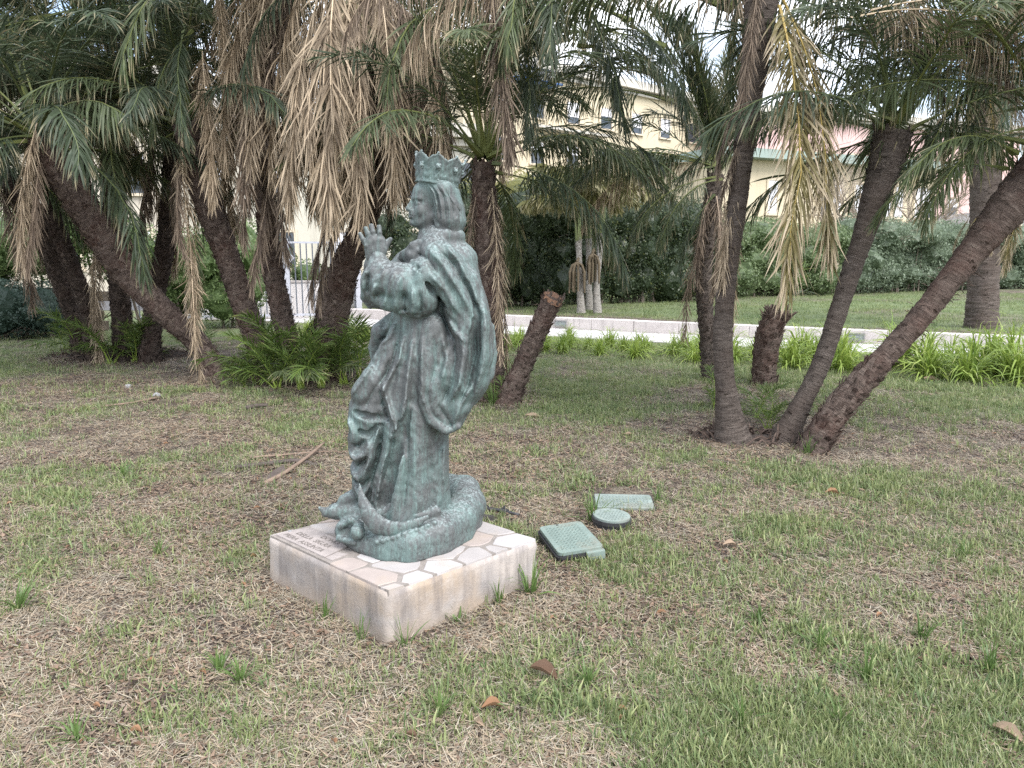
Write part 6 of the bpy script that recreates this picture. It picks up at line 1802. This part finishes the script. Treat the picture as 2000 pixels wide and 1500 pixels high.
for i in range(16):
    a = 2 * PI * (i + 0.35) / 16
    p = _tilt @ Vector((_rb * 1.012 * math.cos(a), _rb * 1.012 * math.sin(a), _hg * 0.135))
    link('stud', _ico, None, crown, (p.x + _cb[0] - PC.x, p.y + _cb[1] - PC.y, p.z + _cb[2]), None, 0.0052)
for i in range(8):
    a = 2 * PI * (i + 0.10) / 8
    for da, dz, r in ((0, 0, 0.012), (0.05, 0.07, 0.008), (-0.05, 0.06, 0.008), (0.03, -0.08, 0.007)):
        zz = 0.56 + dz
        rr = _rb * (1.0 + 0.04 * zz + 0.16 * zz ** 2.2) + 0.005
        p = _tilt @ Vector((rr * math.cos(a + da), rr * math.sin(a + da), _hg * zz))
        link('boss', _ico, None, crown, (p.x + _cb[0] - PC.x, p.y + _cb[1] - PC.y, p.z + _cb[2]), None, r)
    a = 2 * PI * i / 8
    rr = _rb * 1.205
    p = _tilt @ Vector((rr * math.cos(a), rr * math.sin(a), _hg * 1.02))
    link('finial', _ico, None, crown, (p.x + _cb[0] - PC.x, p.y + _cb[1] - PC.y, p.z + _cb[2]), (0, 0.3, a), (0.007, 0.006, 0.006))

# ---------------------------------------------------------------- base: mound, serpent, crescent moon, feet
def TOPW(u, v, back, up): p = on_z(u, v, ZT); return np.array([p.x, p.y + back, ZT + up])
def sculpt_base():
    S = SDF((SP(615, 1000)[0] - 0.03, 3.02, ZT - 0.012), (SP(945, 1000)[0] + 0.05, 4.02, ZT + 0.26), 0.0055)
    # rough plinth rock
    S.ell((SP(795, 1000)[0], YS + 0.03, ZT + 0.02), (0.31, 0.33, 0.10), 0.03)
    S.ell((SP(800, 1000)[0], YS + 0.02, ZT + 0.08), (0.20, 0.20, 0.09), 0.04)
    # coil of the serpent: front from the head round to the right and behind
    pts = [(TOPW(672, 1066, 0.075, 0.030), 0.035), (TOPW(705, 1082, 0.080, 0.036), 0.044), (TOPW(755, 1096, 0.075, 0.058), 0.066), (TOPW(797, 1100, 0.085, 0.066), 0.076),
           (TOPW(850, 1084, 0.085, 0.078), 0.084), (TOPW(892, 1058, 0.080, 0.092), 0.090), (TOPW(912, 1034, 0.08, 0.105), 0.088), (TOPW(905, 1014, 0.09, 0.125), 0.080), (TOPW(872, 1004, 0.10, 0.13), 0.066)]
    for (a, ra), (b, rb) in zip(pts[:-1], pts[1:]): S.cone(a, b, ra, rb, 0.035)
    # skirt of the casting on the slabs
    for (a, ra), (b, rb) in zip(pts[:-2], pts[1:-1]):
        a2 = a.copy(); b2 = b.copy(); a2[2] = ZT + 0.012; b2[2] = ZT + 0.012
        S.cone(a2 - np.array([0, 0.012, 0]), b2 - np.array([0, 0.012, 0]), ra * 0.78, rb * 0.78, 0.03)
    # row of scutes along the coil
    row = [(738, 1058), (748, 1056), (758, 1053.5), (768, 1051), (778, 1047), (789, 1043), (801, 1039), (813, 1035), (824, 1031), (836, 1026), (848, 1021)]
    for (u, v) in row:
        # project on the field: march along the view ray until the surface
        d = np.array(ray(u, v)); t = 2.9
        for _ in range(200):
            p = np.array([0, 0, CAM_H]) + d * t
            i = np.round((p - S.lo) / S.h).astype(int)
            if (i < 0).any() or (i >= S.n).any(): t += 0.006; continue
            if S.D[tuple(i)] < 0.002: break
            t += 0.004
        S.ell(p, (0.014, 0.014, 0.012), 0.005)
    # furrow under the scutes
    # monster's head at the left with its bulging eye, brow and open jaw
    hx = TOPW(690, 1064, 0.09, 0.0)
    S.cone(SP(676, 1036, -0.13), SP(702, 1030, -0.12), 0.055, 0.050, 0.03)
    S.ell(SP(698, 1039, -0.225), (0.036, 0.034, 0.036), 0.006)
    S.cone(SP(662, 1052, -0.18), SP(692, 1058, -0.215), 0.016, 0.018, 0.012)
    S.cone(SP(664, 1030, -0.18), SP(686, 1016, -0.20), 0.014, 0.016, 0.010)
    S.cone(SP(686, 1016, -0.20), SP(706, 1024, -0.21), 0.016, 0.012, 0.010)
    S.cone(SP(664, 1044, -0.225), SP(682, 1038, -0.23), 0.012, 0.010, 0.010, 'sub')
    S.cone(SP(672, 1030, -0.22), SP(688, 1022, -0.225), 0.008, 0.008, 0.008, 'sub')
    # tongue of cloth and tail tip sticking out on the left
    S.cone(SP(655, 998, -0.06), SP(705, 1000, -0.05), 0.038, 0.045, 0.03)
    S.cone(SP(655, 1000, -0.06), SP(637, 1002, -0.06), 0.032, 0.020, 0.02)
    S.cone(SP(637, 1000, -0.06), SP(624, 992, -0.06), 0.022, 0.008, 0.012)
    # forward foot under the hem
    S.cone(SP(672, 977, -0.05), SP(702, 966, -0.02), 0.030, 0.042, 0.02)
    S.cone(SP(664, 984, -0.06), SP(700, 986, -0.05), 0.012, 0.016, 0.010)
    # near foot on the moon, hem above it
    S.cone(SP(742, 1002, -0.20), SP(768, 994, -0.17), 0.020, 0.030, 0.012)
    for i in range(5):
        S.cone(SP(738 + i * 6.2, 1003 - i * 0.6, -0.212 + 0.002 * i), SP(741 + i * 6.2, 996 - i * 0.8, -0.20), 0.0078, 0.0085, 0.002)
    S.cone(SP(766, 992, -0.19), SP(815, 1008, -0.21), 0.024, 0.020, 0.02)
    S.cone(SP(815, 1008, -0.21), SP(850, 998, -0.18), 0.020, 0.030, 0.02)
    # hollow with worn bright metal on the right
    S.ell(SP(864, 985, -0.17), (0.018, 0.02, 0.014), 0.012, 'sub')
    gx, gy, gz = np.meshgrid(*S.ax, indexing='ij', sparse=True)
    S.D += (0.0012 * np.sin(gx * 80 + 4 * np.sin(gz * 60)) * np.sin(gy * 70 + gz * 55) + 0.0006 * np.sin(gx * 190 + gz * 160) * np.sin(gz * 140 - gy * 120)).astype(np.float32)
    # cut flat just above the slabs
    zc = S.ax[2][None, None, :]
    S.D = np.maximum(S.D, (ZT - 0.003 - zc).astype(np.float32))
    return S.mesh('serpent_base', 2)
base = link('serpent_base', sculpt_base(), M_BRONZE, statue); tag(base, 'rocky base with a coiled studded serpent')
def sculpt_moon():
    S = SDF((SP(690, 1000)[0] - 0.03, YS - 0.40, ZT + 0.02), (SP(860, 1000)[0] + 0.03, YS - 0.06, ZT + 0.36), 0.0035)
    P = [(702, 945, -0.19, 1.5), (705, 965, -0.215, 6), (711, 985, -0.24, 11), (722, 1007, -0.262, 16), (739, 1026, -0.275, 18), (760, 1033, -0.285, 16), (787, 1031, -0.285, 12), (812, 1022, -0.275, 9), (834, 1010, -0.255, 4)]
    S.chain(P, 0.006, sy=0.5)
    return S.mesh('crescent_moon', 1)
moon = link('crescent_moon', sculpt_moon(), M_BRONZE, statue); tag(moon, 'smooth upturned crescent moon under the feet')
# ================================================================== irrigation boxes
def mat_lid(name, col):
    g = NT(name); v = g.coord('Object')
    n = g.noise(v, 9, 5, 0.6); n2 = g.noise(v, 60, 4, 0.7)
    c = g.mix(1.0, col, g.ramp(n, [(0.3, 0.82), (0.7, 1.15)]), 'MULTIPLY')
    c = g.mix(g.ramp(n2, [(0.55, 0.0), (0.75, 0.6)]), c, (0.30, 0.30, 0.25))
    c = g.mix(g.ramp(g.noise(v, 4, 6, 0.7), [(0.52, 0.0), (0.68, 0.7)]), c, (0.17, 0.145, 0.11))
    return g.principled(c, 0.62, 0, g.bump(n2, 0.25, 0.002), 0.35)
M_LID = mat_lid('faded_green_plastic', (0.175, 0.228, 0.205)); M_LID2 = mat_lid('faded_green_plastic_b', (0.205, 0.250, 0.230))
M_BLACKP = plain('black_plastic', (0.030, 0.030, 0.033), 0.55, 0.25, 12, bump=0.2)
def rounded(w, d, r, n=5):
    out = []
    for cx, cy, a0 in ((w / 2 - r, d / 2 - r, 0), (-w / 2 + r, d / 2 - r, 90), (-w / 2 + r, -d / 2 + r, 180), (w / 2 - r, -d / 2 + r, 270)):
        for k in range(n + 1):
            a = R(a0 + 90 * k / n); out.append((cx + r * math.cos(a), cy + r * math.sin(a)))
    return out
def treads(o, w, d, z, mat, round_=False, step=0.022):
    """anti-slip pips on the lid, one small raised lozenge each, too small to tell apart singly"""
    mb = MB(); i = 0
    y = -d / 2 + 0.03
    while y < d / 2 - 0.025:
        x = -w / 2 + 0.03 + (step / 2 if i % 2 else 0)
        while x < w / 2 - 0.025:
            if not round_ or x * x + y * y < (w / 2 - 0.02) ** 2:
                mb.box((x, y, z), (0.011, 0.004, 0.003), R(45 if (i % 2) else -45))
            x += step
        y += step * 0.7; i += 1
    q = mb.build('tread', mat, o); q['kind'] = 'stuff'
c = on_z(1114, 1074)
b1_ = thing('valve_box', 'square green lidded valve box tilted in the grass beside the pedestal', 'valve box', (c.x, c.y, 0), 0.0)
b1_.rotation_euler = (R(2.5), R(-3), R(15))
MB().prism(rounded(0.262, 0.37, 0.03), -0.10, 0.062).build('body', M_BLACKP, b1_)
MB().prism(rounded(0.276, 0.384, 0.034), 0.046, 0.058).build('flange', M_BLACKP, b1_)
lid = MB().prism(rounded(0.256, 0.364, 0.03), 0.060, 0.083).build('lid', M_LID, b1_, bevel=0.004)
treads(lid, 0.25, 0.355, 0.0845, M_LID)
MB().box((0.075, -0.19, 0.045), (0.105, 0.03, 0.052)).build('lid_tab', M_LID, b1_, bevel=0.006)
MB().tube([(-0.02, 0.165, 0.080), (-0.02, 0.165, 0.0845)], 0.008, 8).build('lift_hole', M_BLACKP, lid)
c = on_z(1196, 1036)
b2_ = thing('valve_box', 'round green lidded valve box with black collar in the grass', 'valve box', (c.x, c.y + 0.07, 0))
b2_.rotation_euler = (R(2), R(2), 0.3)
circ = lambda r, n=28: [(r * math.cos(2 * PI * k / n), r * math.sin(2 * PI * k / n)) for k in range(n)]
MB().prism(circ(0.112), -0.1, 0.055).build('body', M_BLACKP, b2_, smooth=False)
MB().prism(circ(0.120), 0.040, 0.062).build('collar', M_BLACKP, b2_)
lid = MB().prism(circ(0.112), 0.061, 0.074).build('lid', M_LID2, b2_)
treads(lid, 0.22, 0.22, 0.0755, M_LID2, True)
c = on_z(1218, 987)
b3_ = thing('valve_box', 'flat rectangular green valve box lid sunk in the grass', 'valve box', (c.x, c.y, 0), R(-4))
MB().prism(rounded(0.40, 0.30, 0.02), -0.1, 0.018).build('body', M_BLACKP, b3_)
lid = MB().prism(rounded(0.375, 0.275, 0.016), 0.016, 0.032).build('lid', M_LID2, b3_, bevel=0.003)
treads(lid, 0.37, 0.27, 0.0335, M_LID2)

# black irrigation pipe behind the pedestal and the clod beside it
pp = thing('irrigation_pipe', 'black plastic irrigation pipe with joints lying behind the pedestal', 'pipe', tuple(on_z(975, 1003)))
o0 = pp.location
pts = [on_z(u, v) - o0 + Vector((0, 0, z)) for u, v, z in ((925, 992, 0.012), (945, 999, 0.020), (965, 1001, 0.020), (985, 1005, 0.022), (1000, 1009, 0.022), (1013, 1013, 0.024))]
MB().tube(pts, [0.012, 0.014, 0.012, 0.014, 0.011, 0.011], 8).build('pipe', M_BLACKP, pp, smooth=True)
for i in (1, 3): MB().tube([pts[i] - (pts[i + 1] - pts[i]) * 0.35, pts[i] + (pts[i + 1] - pts[i]) * 0.45], 0.019, 10).build('coupling', M_BLACKP, pp)
MB().tube([pts[3], pts[3] + Vector((0.0, 0, 0.035))], [0.010, 0.007], 6).build('dripper', M_BLACKP, pp)
def lump(name, label, cat, p, s, mat, seed, group=None):
    bm = bmesh.new(); bmesh.ops.create_icosphere(bm, subdivisions=3, radius=1.0)
    for v in bm.verts:
        f = 1 + 0.35 * mnoise.fractal(v.co * 1.6 + Vector((seed, 0, 0)), 1.0, 2.0, 3)
        v.co = Vector((v.co.x * s[0] * f, v.co.y * s[1] * f, v.co.z * s[2] * f))
    me = bpy.data.meshes.new(name); bm.to_mesh(me); bm.free()
    o = link(name, me, mat, None, (p[0], p[1], p[2] + s[2] * 0.5)); return tag(o, label, cat, group)
lump('soil_clod', 'dark lumpy clod of soil behind the right corner of the pedestal', 'clod', on_z(952, 1020), (0.045, 0.035, 0.035), plain('dark_soil', (0.045, 0.040, 0.038), 0.95, 0.3, 40, bump=0.8), 2)
M_QUARTZ = plain('pale_pebble', (0.25, 0.25, 0.26), 0.6, 0.15, 20)
lump('pebble', 'pale pebble lying on the dry lawn below the hanging dead frond', 'pebble', on_z(250, 757), (0.042, 0.034, 0.028), M_QUARTZ, 3, 'pale pebbles on the lawn')
lump('pebble', 'pale pebble lying at the end of the long dry stalk', 'pebble', on_z(306, 775), (0.045, 0.036, 0.030), M_QUARTZ, 4, 'pale pebbles on the lawn')
lump('pebble', 'tiny white pebble on the corner of the inscribed plaque', 'pebble', (tp(0.035, 0.10)[0] + PC.x, tp(0.035, 0.10)[1] + PC.y, PED_H + 0.008), (0.010, 0.008, 0.006), M_QUARTZ, 5)

# fallen palm stalks
M_STALK = plain('dry_palm_stalk', (0.19, 0.135, 0.10), 0.85, 0.3, 14, bump=0.4); M_STALKD = plain('dark_palm_stalk', (0.075, 0.058, 0.050), 0.85, 0.3, 14, bump=0.4)
def stalk(label, uv, w, th, mats, zs):
    """fallen leaf stalk: flat and broad at the foot, thin at the tip"""
    P = [on_z(u, v) for u, v in uv]; o = thing('palm_stalk', label, 'palm stalk', tuple(P[0]), 0, 'fallen palm stalks')
    for i, p in enumerate(P): p.z = zs[i]
    C = catmull([p - P[0] + Vector((0, 0, zs[0])) for p in P], 5); n = len(C)
    mb = MB(); prev = None
    for i, p in enumerate(C):
        t = (C[min(i + 1, n - 1)] - C[max(i - 1, 0)]).normalized(); s = Vector((-t.y, t.x, 0)).normalized(); f = i / (n - 1)
        ww = (w[0] + (w[1] - w[0]) * f) / 2; hh = th * (1 - 0.5 * f)
        row = [p - s * ww, p - s * ww * 0.4 - Vector((0, 0, hh * 0.3)), p + s * ww * 0.4 - Vector((0, 0, hh * 0.3)), p + s * ww, p + s * ww * 0.5 + Vector((0, 0, hh)), p - s * ww * 0.5 + Vector((0, 0, hh))]
        b = len(mb.v); mb.v += [tuple(q) for q in row]
        if prev is not None:
            for k in range(6): mb.f.append((prev + k, prev + (k + 1) % 6, b + (k + 1) % 6, b + k))
        else: mb.f.append(tuple(b + k for k in range(6))[::-1])
        prev = b
    mb.f.append(tuple(prev + k for k in range(6)))
    mb.build('stalk', mats, o, smooth=True)
    return o
s1 = stalk('dry palm stalk with a dark broad foot lying slanted behind the pedestal', [(517, 950), (555, 932), (600, 905), (634, 880)], (0.055, 0.022), 0.016, M_STALK, (0.02, 0.03, 0.05, 0.07))
MB().add([(p.x, p.y, p.z) for p in (on_z(514, 951) - s1.location + Vector((0, 0, 0.005)), on_z(560, 936) - s1.location + Vector((0, 0, 0.005)), on_z(556, 925) - s1.location + Vector((0, 0, 0.075)), on_z(526, 938) - s1.location + Vector((0, 0, 0.05)))], [(0, 1, 2, 3)]).build('broad_foot', M_STALKD, s1)
stalk('dark curled palm stalk crossed by a slanted one behind the pedestal', [(460, 917), (530, 910), (580, 907), (622, 912)], (0.05, 0.06), 0.020, M_STALKD, (0.012, 0.02, 0.03, 0.015))
stalk('thin dry palm stalk pointing at the statue', [(488, 897), (560, 893), (620, 887), (690, 884)], (0.03, 0.015), 0.012, M_STALK, (0.012, 0.02, 0.018, 0.010))
stalk('long thin pale stalk lying on the lawn before the left thicket', [(205, 796), (260, 790), (310, 779)], (0.025, 0.05), 0.016, M_STALK, (0.012, 0.02, 0.02))
stalk('short dark curled stalk on the lawn before the middle clump', [(482, 801), (502, 797), (523, 795)], (0.05, 0.075), 0.035, M_STALKD, (0.012, 0.02, 0.02))
stalk('dark flat palm boot on the soil beside the middle clump', [(655, 738), (672, 744), (690, 750)], (0.05, 0.06), 0.03, M_STALKD, (0.012, 0.02, 0.02))
stalk('thin dark twig on the dry lawn below the right clump', [(1370, 900), (1400, 903), (1440, 908)], (0.02, 0.012), 0.012, M_STALKD, (0.012, 0.014, 0.010))

# fallen dry leaves
def mat_dryleaf(name, a, b):
    g = NT(name); v = g.coord('Object'); n = g.noise(v, 60, 5, 0.7)
    return g.leaf(g.ramp(n, [(0.3, a), (0.7, b)]), 0.12, 0.7, 0.25)
M_DL = [mat_dryleaf('brown_dry_leaf', (0.11, 0.066, 0.046), (0.24, 0.155, 0.105)), mat_dryleaf('tan_dry_leaf', (0.24, 0.170, 0.115), (0.38, 0.29, 0.21)), mat_dryleaf('orange_dry_leaf', (0.24, 0.125, 0.070), (0.36, 0.22, 0.13))]
def dry_leaf_mesh(seed, mat):
    rg = random.Random(seed); n, m = 9, 4
    V, F = [], []
    cup, arch = rg.uniform(0.6, 1.3), rg.uniform(-0.25, 0.35)
    for i in range(n + 1):
        s = i / n; w = 0.19 * math.sin(PI * min(1, s * 0.94 + 0.04)) ** 0.8 * (1 + 0.10 * rg.uniform(-1, 1))
        for j in range(-m, m + 1):
            y = w * j / m
            V.append((s - 0.5, y, cup * (abs(j) / m) ** 1.6 * w * 1.6 + arch * math.sin(PI * s) * 0.5 + 0.02 * mnoise.noise(Vector((s * 6, y * 9, seed))) + 0.02))
    k = 2 * m + 1
    for i in range(n):
        for j in range(2 * m): F.append((i * k + j, (i + 1) * k + j, (i + 1) * k + j + 1, i * k + j + 1))
    me = mesh_np('dry_leaf', V, F, True); me.materials.append(mat); return me
DLM = [dry_leaf_mesh(s, M_DL[s % 3]) for s in range(9)]
big = [(1062, 1328, 0.12, 0, -0.5, 'large curled brown leaf lying in front of the right pedestal face'), (960, 1392, 0.075, 2, 0.3, 'reddish brown leaf lying in the grass near the front corner of the pedestal'),
       (1425, 1071, 0.085, 1, 0.2, 'tan curled leaf lying on the lawn beyond the square valve box'), (1625, 968, 0.095, 5, 0.0, 'orange dry leaf lying alone on the lawn right of the valve boxes'),
       (1042, 816, 0.17, 4, 0.1, 'pinkish tan leaf on the grass behind the statue near the stump'), (1229, 852, 0.11, 7, 0.5, 'small pale leaf on the green lawn between stump and right clump'),
       (1968, 1442, 0.11, 1, -0.9, 'long pale tan curled leaf standing in the lush grass'), (1820, 745, 0.25, 4, 0.2, 'tan leaf lying in front of the day lilies')]
for u, v, s, k, rz, lab in big:
    p = on_z(u, v); o = link('dry_leaf', DLM[k], None, None, (p.x, p.y, gz(p.x, p.y) + 0.016), (0.25, 0.15, rz), s); tag(o, lab, 'leaf')
rg = random.Random(31)
for i in range(150):
    d = math.exp(rg.uniform(math.log(2.2), math.log(7.5))); x = rg.uniform(-0.72, 0.72) * d
    if inside_ped(x, d, 0.08): continue
    where = 'left of the pedestal' if x < -1.0 else 'right of the pedestal' if x > 0.15 else 'in front of the pedestal' if d < 3.4 else 'behind the statue'
    o = link('dry_leaf', DLM[rg.randrange(9)], None, None, (x, d, gz(x, d) + 0.012), (rg.uniform(-0.4, 0.4), rg.uniform(-0.3, 0.3), rg.uniform(0, 6.28)), rg.uniform(0.022, 0.05))
    tag(o, 'small brown fallen leaf among the grass ' + where, 'leaf', 'small fallen leaves on the lawn')

# weeds and grass tufts growing against the pedestal and in the lawn
M_WEED = mat_strap('weed_leaf', (0.085, 0.150, 0.040), (0.170, 0.250, 0.080))
def weed(label, p, L, n, w, seed, spread=0.6, droop=0.5, group=None, mat=None):
    me = blades('blades', n, L, spread, w, droop, seed, mat or M_WEED, seg=4, rbase=L * 0.10)
    o = thing('grass_tuft', label, 'grass tuft', p, 0, group); link('blades', me, None, o, (0, 0, -0.01)); return o
def by_face(t, off):     # a spot along the right face of the pedestal
    p = PF + (PR - PF) * t + (PF - PL).normalized() * off; return (p.x, p.y, 0)
def by_left(t, off):
    p = PL + (PF - PL) * t - (PR - PF).normalized() * off; return (p.x, p.y, 0)
weed('large broad bladed grass tuft growing against the right face of the pedestal', by_face(0.86, 0.06), 0.22, 26, 0.013, 1, 0.75, 0.8)
weed('thin upright grass tuft at the front corner of the pedestal', by_face(0.05, 0.05), 0.16, 16, 0.007, 2, 0.4, 0.3)
weed('small broad leaved weed in the middle of the right pedestal face', by_face(0.38, 0.04), 0.09, 10, 0.012, 3, 0.6, 0.3)
weed('upright weed with short leaves beside the large tuft at the pedestal', by_face(0.66, 0.04), 0.15, 12, 0.012, 4, 0.35, 0.2)
weed('grass tuft at the middle of the left pedestal face', by_left(0.60, 0.05), 0.13, 20, 0.007, 5, 0.5, 0.4)
weed('fine grass tuft near the front end of the left pedestal face', by_left(0.88, 0.06), 0.16, 16, 0.006, 6, 0.45, 0.3)
p = on_z(1165, 1020); weed('thick dark green grass tuft spreading beside the round valve box', (p.x - 0.02, p.y + 0.02, 0), 0.26, 40, 0.010, 7, 0.85, 0.6)
p = on_z(1250, 985); weed('upright grass tuft growing through the flat valve box lid edge', (p.x + 0.12, p.y + 0.02, 0), 0.17, 22, 0.007, 8, 0.5, 0.4)
p = on_z(960, 792); weed('long bladed grass tuft at the foot of the palm behind the statue', (p.x, p.y, 0), 0.32, 60, 0.014, 9, 0.7, 0.6)
p = on_z(1572, 884); weed('grass tuft at the foot of the hard leaning palm trunk', (p.x, p.y - 0.05, 0), 0.20, 34, 0.009, 10, 0.7, 0.5)
p = on_z(40, 1190); weed('dark broad grass tuft in the lawn at the left of the pedestal', (p.x, p.y, 0), 0.20, 46, 0.011, 11, 0.8, 0.6)
for i, (u, v, L) in enumerate(((1145, 1345, 0.14), (470, 1330, 0.12), (430, 1310, 0.12), (310, 1085, 0.13), (1600, 1270, 0.15), (1690, 1330, 0.16), (1800, 1250, 0.15), (1930, 1310, 0.17), (1480, 1215, 0.12), (860, 1400, 0.12), (1640, 1420, 0.15), (240, 930, 0.15), (150, 1440, 0.12), (1880, 1090, 0.14), (1450, 1420, 0.13))):
    p = on_z(u, v); where = 'in the lush lawn right of the pedestal' if u > 1300 else 'in the patchy lawn left of the pedestal' if u < 520 else 'in the lawn before the front corner of the pedestal'
    weed('bright green grass tuft ' + where, (p.x, p.y, 0), L, 38, 0.008, 200 + i, 0.75, 0.6, 'bright grass tufts in the lawn')
